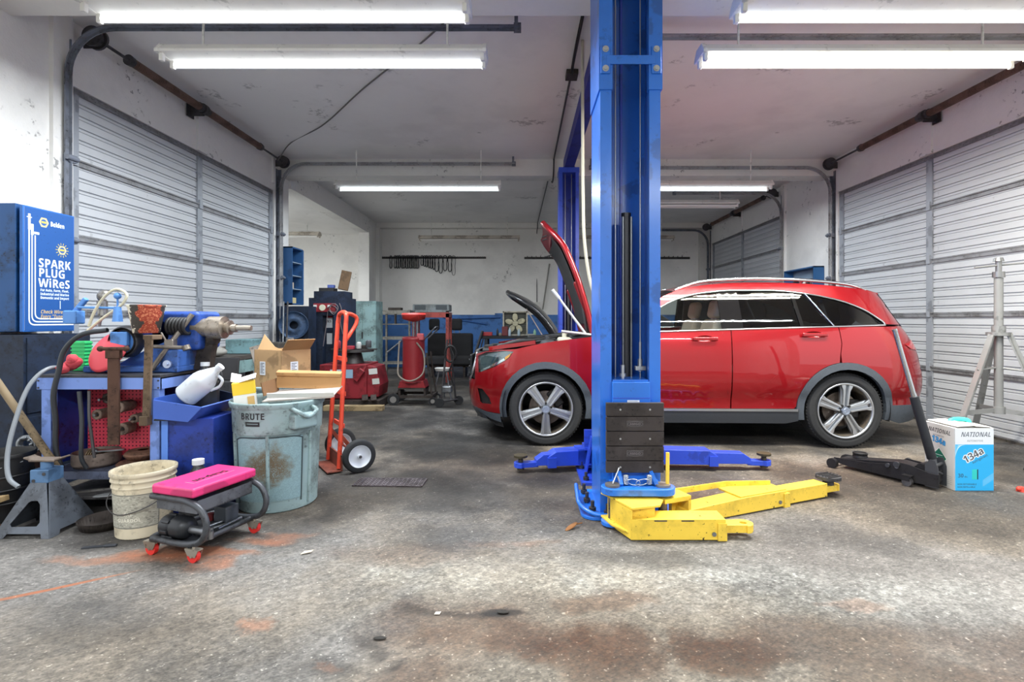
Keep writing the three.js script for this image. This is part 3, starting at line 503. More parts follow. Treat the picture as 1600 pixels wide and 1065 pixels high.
  mesh('slam_panel', [bar([-0.60, 0.9, -0.62], [-0.66, 0.91, 0], 0.1, 0.03), bar([-0.66, 0.91, 0], [-0.60, 0.9, 0.62], 0.1, 0.03), rbox(0.1, 0.04, 0.2, 0.01, -0.62, 0.93, 0.2), rbox(0.09, 0.035, 0.14, 0.01, -0.6, 0.925, -0.3)], mBay, car);
  mesh('engine_cover', [rbox(0.55, 0.12, 0.6, 0.04, 0.02, 0.95, 0), rbox(0.4, 0.06, 0.3, 0.02, 0, 1.02, 0)], M('#232427', 0.45, 0.2), car);
  mesh('air_intake', [rbox(0.4, 0.1, 0.28, 0.03, -0.32, 0.92, 0.32), tube([[-0.5, 0.92, 0.4], [-0.3, 0.98, 0.5], [-0.1, 0.99, 0.45], [0.05, 1.0, 0.3]], 0.04)], M('#2b2c30', 0.5, 0.1), car);
  mesh('reservoir', [rbox(0.16, 0.16, 0.16, 0.03, 0.2, 0.97, 0.58), cyl(0.03, 0.03, 0.04, 16, 0.2, 1.07, 0.58)], M('#c9c6b4', 0.5), car);
  mesh('battery_box', rbox(0.24, 0.16, 0.2, 0.02, 0.36, 0.99, 0.55), M('#2e2f33', 0.6), car);
  mesh('strut_mount', [cyl(0.1, 0.12, 0.08, 24, 0.02, 0.98, 0.62), cyl(0.03, 0.03, 0.12, 16, 0.02, 1.0, 0.62)], M('#44464b', 0.5, 0.5), car);
  mesh('wiring_hoses', [tube([[-0.55, 0.93, 0.55], [-0.35, 0.99, 0.6], [-0.1, 1.02, 0.55], [0.2, 1.06, 0.48], [0.45, 1.08, 0.5]], 0.016), tube([[-0.2, 0.98, 0.62], [0.0, 1.05, 0.4], [0.3, 1.07, 0.65], [0.5, 1.1, 0.6]], 0.012), tube([[-0.5, 0.94, 0.2], [-0.25, 1.0, 0.0], [0.1, 1.05, -0.2], [0.4, 1.08, -0.1]], 0.018), tube([[-0.45, 0.95, 0.62], [-0.2, 0.99, 0.68], [0.1, 1.03, 0.68]], 0.014)], M('#17181a', 0.5), car);
  for (const s of [-1, 1]) mesh('bay_brace', bar([-0.58, 0.93, s * 0.60], [-0.1, 1.0, s * 0.70], 0.05, 0.04), mPaint, car);
  // cabin
  for (const s of [-1, 1]) {
    const seat = new THREE.Group(); seat.name = 'front_seat'; seat.position.set(1.45, 0, s * 0.37); car.add(seat);
    mesh('cushion', rbox(0.52, 0.16, 0.5, 0.05, -0.05, 0.62, 0), mLeather, seat);
    mesh('backrest', put(rbox(0.14, 0.62, 0.48, 0.06, 0, 0, 0), 0.27, 0.93, 0, 0, 0, -0.28), mLeather, seat);
    mesh('headrest', put(rbox(0.1, 0.2, 0.27, 0.05, 0, 0, 0), 0.36, 1.34, 0, 0, 0, -0.2), mLeather, seat);
    mesh('headrest_posts', [rod([0.335, 1.2, -0.06], [0.35, 1.28, -0.06], 0.008), rod([0.335, 1.2, 0.06], [0.35, 1.28, 0.06], 0.008)], mChrome, seat);
    mesh('door_card', box(1.1, 0.55, 0.03, 1.2, 0.78, s * 0.84), mInterior, car);
    mesh('belt_pillar', put(rbox(0.09, 0.75, 0.06, 0.02, 0, 0, 0), 1.8, 1.15, s * 0.74, s * -0.3, 0, 0), mInterior, car);
  }
  mesh('rear_bench', [rbox(0.5, 0.16, 1.2, 0.05, 2.25, 0.62, 0), put(rbox(0.14, 0.6, 1.2, 0.05, 0, 0, 0), 2.58, 0.92, 0, 0, 0, -0.3)], mLeather, car);
  mesh('dashboard', [rbox(0.35, 0.25, 1.4, 0.08, 0.80, 0.98, 0), box(0.3, 0.4, 1.4, 0.72, 0.7, 0)], mInterior, car);
  mesh('steering_wheel', [put(new THREE.TorusGeometry(0.18, 0.016, 10, 32), 1.06, 1.02, 0.37, 0, PI / 2, 0), rbox(0.04, 0.12, 0.14, 0.02, 1.05, 1.02, 0.37), bar([1.05, 1.02, 0.2], [1.05, 1.02, 0.54], 0.03, 0.04), rod([0.9, 0.98, 0.37], [1.06, 1.02, 0.37], 0.025)], M('#1a1a1c', 0.6), car);
  mesh('headliner', gridSurf(10, 8, (u, v) => { const x = lerp(3.3, 1.35, u), y = roofEdge(x) - 0.04, q = v * 2 - 1; return [x, y, q * bodyZ(x, y) * 0.95]; }), M('#b5aa9a', 0.9), car);
  // wheels
  tyreWheel('wheel', car, 0, 0.80); tyreWheel('wheel', car, 2.85, 0.80, 0.36, 1, -0.08); tyreWheel('wheel', car, 0, -0.80, 0.36, -1); tyreWheel('wheel', car, 2.85, -0.80, 0.36, -1);
  // the raised bonnet: skin, pressed inner frame, insulation pad
  const hood = new THREE.Group(); hood.name = 'bonnet'; hood.position.set(0.50, 1.075, 0); hood.rotation.z = -69.5 * PI / 180; car.add(hood);
  const hw = curve1([[0, 0.82], [0.4, 0.81], [0.8, 0.78], [1.05, 0.72], [1.22, 0.62], [1.31, 0.45], [1.35, 0.02]]);
  const hy = (a, z) => 0.055 * (1 - (z / 0.8) ** 2) + 0.05 * Math.sin(clamp(a / 1.3) * PI) - 0.10 * sstep(0.9, 1.35, a);
  const hs = (k, dy, a0 = 0, a1 = 1.348) => gridSurf(26, 16, (u, v) => { const a = lerp(a0, a1, u), q = v * 2 - 1, z = q * hw(a) * k; return [-a, hy(a, z) + dy, z]; });
  mesh('skin', hs(1, 0), mPaint, hood); mesh('inner_frame', hs(0.975, -0.055, 0.01, 1.27), M('#7d2026', 0.5, 0.2), hood);
  mesh('edge_lip', [...[-1, 1].map((s) => tube(Array.from({ length: 20 }, (_, i) => { const a = 1.27 * i / 19; return [-a, hy(a, hw(a)) - 0.026, s * hw(a) * 0.985]; }), 0.03, 40, 8)), tube(Array.from({ length: 15 }, (_, i) => { const z = lerp(-0.5, 0.5, i / 14), a = 1.255 - 0.15 * z * z; return [-a, hy(a, z) - 0.025, z]; }), 0.028, 40, 8)], mPaint, hood);
  mesh('insulation_pad', hs(0.86, -0.075, 0.12, 1.10), M('#28282b', 0.95, 0, texGrain), hood);
  mesh('stiffener', [put(rbox(0.55, 0.05, 0.12, 0.02, 0, 0, 0), -0.3, 0.0, -0.68), put(rbox(0.55, 0.05, 0.1, 0.02, 0, 0, 0), -0.3, 0.0, 0.70), rbox(0.1, 0.04, 0.9, 0.015, -1.17, -0.03, 0)], M('#8c1d24', 0.4, 0.2), hood);
  mesh('latch_hooks', [rod([-1.2, -0.05, 0.12], [-1.2, -0.12, 0.12], 0.008), rod([-1.2, -0.05, -0.12], [-1.2, -0.12, -0.12], 0.008), rod([-1.05, -0.05, -0.5], [-1.05, -0.13, -0.52], 0.008)], mDarkMetal, hood);
  mesh('gas_strut', [rod([0.42, 1.08, 0.72], [0.30, 1.75, 0.70], 0.012), rod([0.42, 1.08, 0.72], [0.36, 1.45, 0.71], 0.017)], mDarkMetal, car);
}
// ---------------------------------------------------------------- two-post lifts
const texChip = dataTex(512, 512, (u, v) => { const a = samp(NA, u, v), b = samp(NB, u, v), c = samp(NC, u, v); let k = 0.96 + 0.04 * a - 0.1 * sstep(0.5, 0.9, b); if (c > 0.74 && b > 0.45) k *= 1 - 0.75 * sstep(0.74, 0.79, c); return [k, k * 0.985, k * 0.95]; }, true, 0.5);
const mBlue = M('#1f74dc', 0.38, 0, texWear, { clearcoat: 0.6, clearcoatRoughness: 0.2 }), mBlue2 = M('#2a50d0', 0.42, 0, texWear, { clearcoat: 0.5, clearcoatRoughness: 0.25 });
const mYellow = M('#f2d04c', 0.5, 0, texChip), mSteel = M('#8f9397', 0.35, 0.85, texWear), mZinc = M('#b9bcbf', 0.35, 0.8), mRubberPad = M('#3a3638', 0.85, 0, texGrime);
function printed(name, w, h, px, draw, parent, pos, rot = [0, 0, 0], rough = 0.6, t = 0.002) {     // a flat printed sheet or plate
  const tex = canvasTex(px, Math.round(px * h / w), draw), g = new THREE.Group();
  const m = new THREE.Mesh(new THREE.BoxGeometry(w, h, t), [0, 1, 2, 3].map(() => M('#dddddd', 0.7)).concat([new THREE.MeshStandardMaterial({ map: tex, roughness: rough }), M('#dddddd', 0.7)]));
  m.name = name; m.position.set(...pos); m.rotation.set(...rot); (parent || scene).add(m);
  if (!parent) m.name = numbered(name);
  return m;
}
function channelPost(x0, x1, zOpen, zBack, y0, y1, lip, t = 0.012) {            // C-section with returned lips, standing up, open at zOpen
  const q = Math.sign(zBack - zOpen), o = [[x0, zBack], [x0, zOpen], [x0 + lip, zOpen], [x0 + lip, zOpen + q * 0.05], [x0 + lip - t, zOpen + q * 0.05], [x0 + lip - t, zOpen + q * t], [x0 + t, zOpen + q * t], [x0 + t, zBack - q * t]];
  const m = o.map(([x, z]) => [x0 + x1 - x, z]).reverse();
  return [put(ext([...o, ...m].map(([x, z]) => [x, -z]), y1 - y0), 0, (y0 + y1) / 2, 0, -PI / 2, 0, 0)];
}
{
  const t = thing('lift_column', 'tall blue lift column with black rubber guard and yellow swing arms', 'car lift', [0.668, 0, -3.395]);   // local: x +-0.188, z +0.195 front
  mesh('post', channelPost(-0.188, 0.188, 0.195, -0.195, 0.02, 2.72, 0.07), mBlue, t);
  mesh('post_extension', channelPost(-0.198, 0.198, 0.205, -0.205, 2.66, 3.66, 0.085), mBlue, t);
  const st = mesh('strap', [rbox(0.31, 0.056, 0.012, 0.004, 0, 2.84, 0.212), rbox(0.06, 0.17, 0.01, 0.004, -0.158, 2.84, 0.211), rbox(0.06, 0.17, 0.01, 0.004, 0.158, 2.84, 0.211)], mBlue, t);
  for (const [x, y] of [[-0.158, 2.905], [-0.158, 2.785], [0.158, 2.905], [0.158, 2.785]]) mesh('bolt', [cyl(0.014, 0.014, 0.014, 6, x, y, 0.222, PI / 2), cyl(0.02, 0.02, 0.004, 16, x, y, 0.218, PI / 2)], mZinc, st);
  for (const x of [-0.07, 0.092]) mesh('cable', rod([x, 0.8, 0.06], [x, 3.6, 0.06], 0.0045, 8), mZinc, t);
  mesh('back_rib', box(0.014, 3.6, 0.02, 0.012, 1.82, -0.175), mBlue2, t);
  const cy = mesh('hydraulic_cylinder', [cyl(0.03, 0.03, 1.2, 20, 0.012, 1.32, 0.0), cyl(0.033, 0.033, 0.02, 20, 0.012, 1.92, 0.0)], M('#3a3a3e', 0.4, 0.6), t);
  mesh('piston_rod', [rod([-0.014, 0.8, 0.03], [-0.014, 1.9, 0.03], 0.008), rod([0.04, 0.8, 0.03], [0.04, 1.9, 0.03], 0.008)], mSteel, cy);
  mesh('cable_end', [cyl(0.016, 0.016, 0.08, 12, 0.092, 0.93, 0.06), cyl(0.009, 0.009, 0.16, 12, 0.092, 1.0, 0.06), rbox(0.07, 0.03, 0.04, 0.005, 0.092, 0.91, 0.06)], mZinc, t);
  mesh('cable_stud', [cyl(0.014, 0.014, 0.09, 12, -0.03, 0.89, 0.1), cyl(0.024, 0.024, 0.02, 6, -0.03, 0.87, 0.1)], mZinc, t);
  const ca = mesh('carriage', [rbox(0.235, 0.62, 0.05, 0.006, 0.0, 0.53, 0.2), rbox(0.225, 0.012, 0.34, 0.003, 0, 0.845, 0.03), slab(-0.115, 0.115, 0.22, 0.6, 0.14, 0.19)], mBlue, t);
  mesh('seam', box(0.232, 0.004, 0.006, 0, 0.74, 0.226), mBlue2, ca);
  printed('maker_sticker', 0.075, 0.024, 128, (c, w, h) => { c.fillStyle = '#e8ecf2'; c.fillRect(0, 0, w, h); c.fillStyle = '#6a7688'; c.fillRect(6, h * 0.25, w * 0.8, 4); c.fillRect(6, h * 0.6, w * 0.6, 4); }, ca, [0.012, 0.715, 0.2265]);
  const gp = new THREE.Group(); gp.name = 'rubber_guard'; gp.position.set(0.012, 0.505, 0.262); t.add(gp);
  const hs = [0.085, 0.09, 0.09, 0.09, 0.075]; let yy = 0.215;
  for (const [i, h] of hs.entries()) { yy -= h / 2; mesh('strip', rbox(0.352, h - 0.004, 0.03, 0.004, 0, yy, 0), mRubberPad, gp); if (i % 2 === 0) for (const x of [-0.09, 0.09]) mesh('screw', cyl(0.006, 0.006, 0.004, 10, x, yy, 0.0165, PI / 2), mZinc, gp); else {
    printed('moulded_logo', 0.1, 0.036, 160, (c, w, hh) => { c.fillStyle = '#3b3739'; c.fillRect(0, 0, w, hh); c.strokeStyle = '#5d585b'; c.lineWidth = 3; c.beginPath(); c.ellipse(w / 2, hh / 2, w * 0.47, hh * 0.43, 0, 0, 7); c.stroke(); c.fillStyle = '#1c1a1b'; c.font = `bold ${hh * 0.6}px sans-serif`; c.textAlign = 'center'; c.textBaseline = 'middle'; c.fillText('AMGO', w / 2 + 2, hh / 2 + 2); c.fillStyle = '#6a6468'; c.fillText('AMGO', w / 2, hh / 2); }, gp, [0, yy, 0.0155], [0, 0, 0], 0.85);
  } yy -= h / 2; }
  mesh('guard_bracket', [slab(-0.15, 0.15, 0.3, 0.7, 0.222, 0.246)], mBlue, t);
  // yokes that hold the arm pins
  const yoke = (y, h) => { const o = [...circ(-0.138, 0, 0.068, 14, PI / 2 + 0.5, 1.5 * PI - 0.0), ...circ(0.162, 0, 0.072, 14, -PI / 2, PI / 2 - 0.5), [0.1, 0.03], [-0.07, 0.03]]; return put(ext(o, h, 0.004), 0, y, 0.345, -PI / 2, 0, 0); };
  mesh('yoke', yoke(0.215, 0.04), mBlue, t); mesh('yoke', yoke(0.022, 0.024), mBlue, t);
  mesh('yoke_web', [slab(-0.14, 0.16, 0.195, 0.235, 0.22, 0.34), slab(-0.14, 0.16, 0.012, 0.034, 0.22, 0.34)], mBlue, t);
  for (const [x, r] of [[-0.085, 0.0], [0.105, -0.22]]) mesh('gusset', [bar([x, 0.31, 0.245], [x - r * 0.1, 0.235, 0.345], 0.022, 0.03, [0, 0, 1])], mBlue, t);
  for (const x of [-0.138, 0.162]) mesh('arm_pin', [cyl(0.026, 0.026, 0.23, 20, x, 0.125, 0.345), cyl(0.045, 0.045, 0.012, 20, x, 0.242, 0.345)], M('#8d8a84', 0.45, 0.7, texGrime), t);
  for (const [x, s] of [[-0.055, 1], [0.085, -1]]) { mesh('release_spring', Array.from({ length: 6 }, (_, i) => torus(0.012, 0.004, x, 0.245 + i * 0.009, 0.33, PI / 2)), mZinc, t); mesh('pull_ring', put(new THREE.TorusGeometry(0.032, 0.003, 8, 24).scale(1.2, 0.7, 1), x + s * 0.045, 0.258, 0.345, 0.5, 0, s * -0.3), mZinc, t); }
  mesh('pull_rod', [rod([-0.105, 0.29, 0.33], [-0.09, 0.24, 0.335], 0.004), rod([-0.09, 0.33, 0.3], [-0.138, 0.25, 0.35], 0.004)], mZinc, t);
  mesh('arm_stop_rod', rod([0.19, 0.24, 0.34], [0.195, 0.43, 0.33], 0.011), mYellow, t);
  mesh('base_plate', put(ext([...circ(-0.22, 0.16, 0.09, 8, PI / 2, PI), ...circ(-0.22, -0.19, 0.09, 8, PI, 1.5 * PI), ...circ(0.2, -0.19, 0.09, 8, 1.5 * PI, 2 * PI), ...circ(0.2, 0.16, 0.09, 8, 0, PI / 2)], 0.02, 0.003), 0, 0.012, 0.0, -PI / 2, 0, 0), mBlue, t);
  mesh('base_lip', tube([[-0.1, 0.03, 0.285], [-0.24, 0.04, 0.265], [-0.31, 0.06, 0.17], [-0.315, 0.085, 0.02], [-0.31, 0.1, -0.1]], 0.014, 30, 6), mBlue, t);
  for (const [x, z] of [[-0.235, 0.18], [-0.25, 0.02], [-0.25, -0.15], [0.24, -0.15], [-0.15, 0.24], [0.25, 0.02]]) mesh('anchor_bolt', [cyl(0.012, 0.012, 0.07, 10, x, 0.055, z), cyl(0.024, 0.024, 0.02, 6, x, 0.04, z)], mDarkMetal, t);
  // front arm: short, swung towards the viewer
  const a1 = new THREE.Group(); a1.name = 'swing_arm'; t.add(a1);
  const W = (x, d) => [x - 0.668, 3.395 - d];                                   // plan position -> local x, z
  mesh('arm_root', [put(ext([[-0.20, 0.30], [-0.135, 0.42], [-0.068, 0.565], [0.10, 0.52], [0.14, 0.43], [0.10, 0.38], [-0.03, 0.29], [-0.14, 0.26]].map(([x, z]) => [x, -z]), 0.012, 0.002), 0, 0.178, 0, -PI / 2, 0, 0), slab(-0.075, 0.07, 0.1, 0.176, 0.43, 0.52), bar([-0.16, 0.09, 0.335], [-0.07, 0.09, 0.56], 0.012, 0.16), put(ext([[-0.20, 0.30], [-0.16, 0.44], [-0.068, 0.565], [0.0, 0.5], [-0.1, 0.28]].map(([x, z]) => [x, -z]), 0.012, 0.002), 0, 0.04, 0, -PI / 2, 0, 0)], mYellow, a1);
  mesh('arm_tube', [slab(-0.075, 0.45, 0.008, 0.12, 0.43, 0.565)], mYellow, a1);
  mesh('arm_collar', [slab(0.405, 0.455, 0.004, 0.1, 0.425, 0.573)], mYellow, a1);
  mesh('arm_extension', put(ext([[0.42, -0.04], [0.58, -0.04], ...circ(0.58, 0, 0.05, 10, -PI / 2, PI / 2), [0.42, 0.04]], 0.045, 0.003, [circ(0.575, 0, 0.02, 16)]), 0, 0.055, 0.495, -PI / 2, 0, 0), mYellow, a1);
  mesh('pin', cyl(0.012, 0.012, 0.01, 16, 0.385, 0.04, 0.567, PI / 2), mSteel, a1);
  for (const x of [0.09, 0.24]) mesh('weld_slot', box(0.07, 0.006, 0.004, x, 0.113, 0.566), mDarkMetal, a1);
  // second arm: long, swung to the car side
  const a2 = new THREE.Group(); a2.name = 'swing_arm'; a2.position.set(0.162, 0, 0.345); a2.rotation.y = Math.atan(0.417); t.add(a2);
  mesh('arm_root', [slab(-0.03, 0.16, 0.15, 0.176, -0.06, 0.06), slab(0.09, 0.16, 0.03, 0.15, -0.06, -0.03), slab(-0.03, 0.16, 0.035, 0.05, -0.06, 0.06), slab(0.14, 0.16, 0.03, 0.16, -0.06, 0.06)], mYellow, a2);
  mesh('arm_tube', [ext([[0.1, 0.008], [0.94, 0.008], [0.94, 0.108], [0.6, 0.108], [0.12, 0.09]], 0.13, 0.003)], mYellow, a2);
  mesh('arm_brace', [bar([0.1, 0.15, -0.10], [0.62, 0.13, -0.14], 0.012, 0.035), bar([0.62, 0.13, -0.14], [0.92, 0.125, -0.05], 0.012, 0.035), slab(0.55, 0.94, 0.104, 0.116, -0.13, 0.06)], mYellow, a2);
  mesh('arm_collar', slab(0.915, 0.965, 0.0, 0.09, -0.072, 0.072), mYellow, a2);
  mesh('arm_extension', slab(0.93, 1.34, 0.012, 0.1, -0.052, 0.052), mYellow, a2);
  mesh('arm_tip', put(ext([[1.32, -0.04], [1.46, -0.04], ...circ(1.46, 0, 0.045, 8, -PI / 2, PI / 2), [1.32, 0.04]], 0.04, 0.003), 0, 0.05, 0, -PI / 2, 0, 0), mYellow, a2);
  mesh('pin', cyl(0.012, 0.012, 0.01, 16, 0.88, 0.04, 0.067, PI / 2), mSteel, a2);
  const pd = mesh('lift_pad', [cyl(0.08, 0.08, 0.022, 28, 1.42, 0.122, 0), cyl(0.035, 0.035, 0.05, 20, 1.42, 0.09, 0)], M('#4a4d54', 0.7, 0.2, texGrime), a2);
  mesh('pad_ribs', Array.from({ length: 5 }, (_, i) => box(0.12, 0.006, 0.008, 1.42, 0.135, -0.048 + i * 0.024)), mBlack, pd);
}
function blueArm(parent, x, z, turn, L1, L2, root) {
  const a = new THREE.Group(); a.name = 'swing_arm'; a.position.set(x, 0, z); a.rotation.y = turn; parent.add(a);
  mesh('arm_tube', [ext([[-0.05, 0.05], [L1, 0.05], [L1, 0.13], [L1 - 0.06, 0.165], [-0.05, 0.175]], 0.14, 0.004), slab(-0.06, root, 0.05, 0.18, -0.07, 0.07)], mBlue2, a);
  mesh('arm_collar', slab(L1 - 0.06, L1 + 0.01, 0.04, 0.12, -0.078, 0.078), mBlue2, a);
  mesh('arm_extension', [ext([[L1 - 0.05, 0.055], [L1 + L2, 0.055], [L1 + L2, 0.10], [L1 + L2 - 0.06, 0.14], [L1 - 0.05, 0.145]], 0.1, 0.003)], mBlue2, a);
  mesh('arm_tip', put(ext([[L1 + L2 - 0.02, -0.03], [L1 + L2 + 0.1, -0.04], ...circ(L1 + L2 + 0.12, 0, 0.055, 8, -PI / 2, PI / 2), [L1 + L2 + 0.1, 0.04], [L1 + L2 - 0.02, 0.03]], 0.04, 0.003), 0, 0.06, 0, -PI / 2, 0, 0), mBlue2, a);
  mesh('lift_pad', [cyl(0.055, 0.055, 0.016, 24, L1 + L2 + 0.12, 0.128, 0), cyl(0.02, 0.02, 0.09, 16, L1 + L2 + 0.12, 0.085, 0), cyl(0.03, 0.03, 0.02, 16, L1 + L2 + 0.12, 0.03, 0)], M('#55503f', 0.6, 0.5, texGrime), a);
}
{
  const t = thing('lift_column', 'blue lift column with blue arms standing directly behind the yellow-armed one', 'car lift', [0.69, 0, -3.95]);
  mesh('post', channelPost(-0.145, 0.145, -0.15, 0.15, 0.02, 3.45, 0.06), mBlue2, t);
  mesh('base_plate', [slab(-0.26, 0.26, 0, 0.022, -0.28, 0.17), bar([-0.2, 0.02, -0.1], [-0.15, 0.3, -0.1], 0.012, 0.1, [0, 0, 1])], mBlue2, t);
  for (const [x, z] of [[-0.22, 0.1], [-0.22, -0.2], [0.22, -0.2]]) mesh('anchor_bolt', [cyl(0.012, 0.012, 0.06, 10, x, 0.05, z), cyl(0.024, 0.024, 0.02, 6, x, 0.035, z)], mDarkMetal, t);
  mesh('carriage', [slab(-0.12, 0.12, 0.05, 0.8, -0.2, -0.03), slab(-0.2, 0.2, 0.04, 0.06, -0.34, -0.15), slab(-0.2, 0.2, 0.18, 0.2, -0.34, -0.15), slab(-0.2, -0.06, 0.2, 0.34, -0.2, -0.17)], mBlue2, t);
  blueArm(t, -0.16, -0.27, PI + 0.16, 0.34, 0.1, 0.1); blueArm(t, 0.16, -0.30, -0.05, 0.72, 0.28, 0.1);
  for (const x of [-0.16, 0.16]) mesh('arm_pin', cyl(0.025, 0.025, 0.2, 16, x, 0.12, -0.29), mSteel, t);
}
{
  const t = thing('lift_column', 'far blue lift column standing behind the open bonnet of the red car', 'car lift', [0.665, 0, -7.62]);
  mesh('post', channelPost(-0.145, 0.145, 0.15, -0.15, 0.02, 3.44, 0.05), mBlue2, t);
  mesh('top_cap', slab(-0.15, 0.15, 3.38, 3.455, -0.155, 0.155), mBlue2, t);
  for (const x of [-0.05, 0.045]) mesh('cable', rod([x, 0.8, 0.05], [x, 3.4, 0.05], 0.006), mZinc, t);
  mesh('hydraulic_cylinder', cyl(0.035, 0.035, 1.3, 16, 0, 1.35, 0), M('#3a3a3e', 0.4, 0.6), t);
  mesh('carriage', slab(-0.11, 0.11, 0.1, 0.85, 0.0, 0.2), mBlue2, t); mesh('base_plate', slab(-0.26, 0.26, 0, 0.022, -0.2, 0.26), mBlue2, t);
}
tag(mesh('lift_crossbeam', [slab(0.6, 0.74, 3.46, 3.62, -7.7, -3.82), slab(0.585, 0.755, 3.457, 3.475, -7.7, -7.5)], M('#2a3390', 0.5, 0, texWear)), 'dark blue overhead beam joining the two lift columns across the red car', 'lift beam');
tag(mesh('air_hose', tube([[0.53, 3.735, -4.6], [0.53, 3.4, -4.6], [0.53, 2.8, -4.58], [0.53, 2.3, -4.55], [0.54, 1.9, -4.52], [0.6, 1.5, -4.48], [0.72, 1.2, -4.42], [0.8, 0.6, -4.36], [0.85, 0.03, -4.35]], 0.014, 80), M('#bdb7a6', 0.6)), 'cream air hose hanging from the ceiling past the open bonnet', 'hose');
{
  const t = thing('conduit_run', 'dark conduit with junction box running along the ceiling towards the far wall', 'conduit');
  mesh('pipe', [rod([0.49, 3.722, -3.85], [0.47, 3.722, -7.98], 0.012), rod([0.45, 3.715, -8.35], [0.36, 3.715, -13.15], 0.012), tube([[0.47, 3.722, -7.9], [0.47, 3.6, -7.97], [0.465, 3.46, -8.0], [0.46, 3.465, -8.3], [0.45, 3.7, -8.36]], 0.012, 30), tube([[0.36, 3.715, -13.1], [0.36, 3.6, -13.17], [0.35, 3.55, -13.38], [0.35, 1.7, -13.385]], 0.012, 40)], mDarkMetal, t);
  mesh('junction_box', rbox(0.12, 0.05, 0.16, 0.006, 0.49, 3.712, -5.2), M('#4b4a48', 0.6, 0.3, texGrime), t);
  mesh('loose_cable', [tube([[0.49, 3.72, -4.0], [0.47, 3.62, -4.2], [0.47, 3.68, -4.6], [0.49, 3.69, -5.15]], 0.008), tube([[0.48, 3.73, -4.1], [0.45, 3.6, -4.4], [0.47, 3.69, -5.1]], 0.006)], mBlack, t);
  mesh('switch_box', rbox(0.14, 0.16, 0.05, 0.01, 0.35, 1.62, -13.372), M('#d0cec8', 0.5), t);
}
tag(mesh('ceiling_wire', tube([[-3.62, 3.58, -7.55], [-3.35, 3.722, -7.3], [-2.6, 3.728, -6.6], [-1.7, 3.728, -5.5], [-0.9, 3.728, -4.6], [-0.5, 3.73, -4.1]], 0.008, 60, 6), M('#6c6a68', 0.7)), 'thin grey wire running diagonally over the ceiling from the door spring', 'wire');
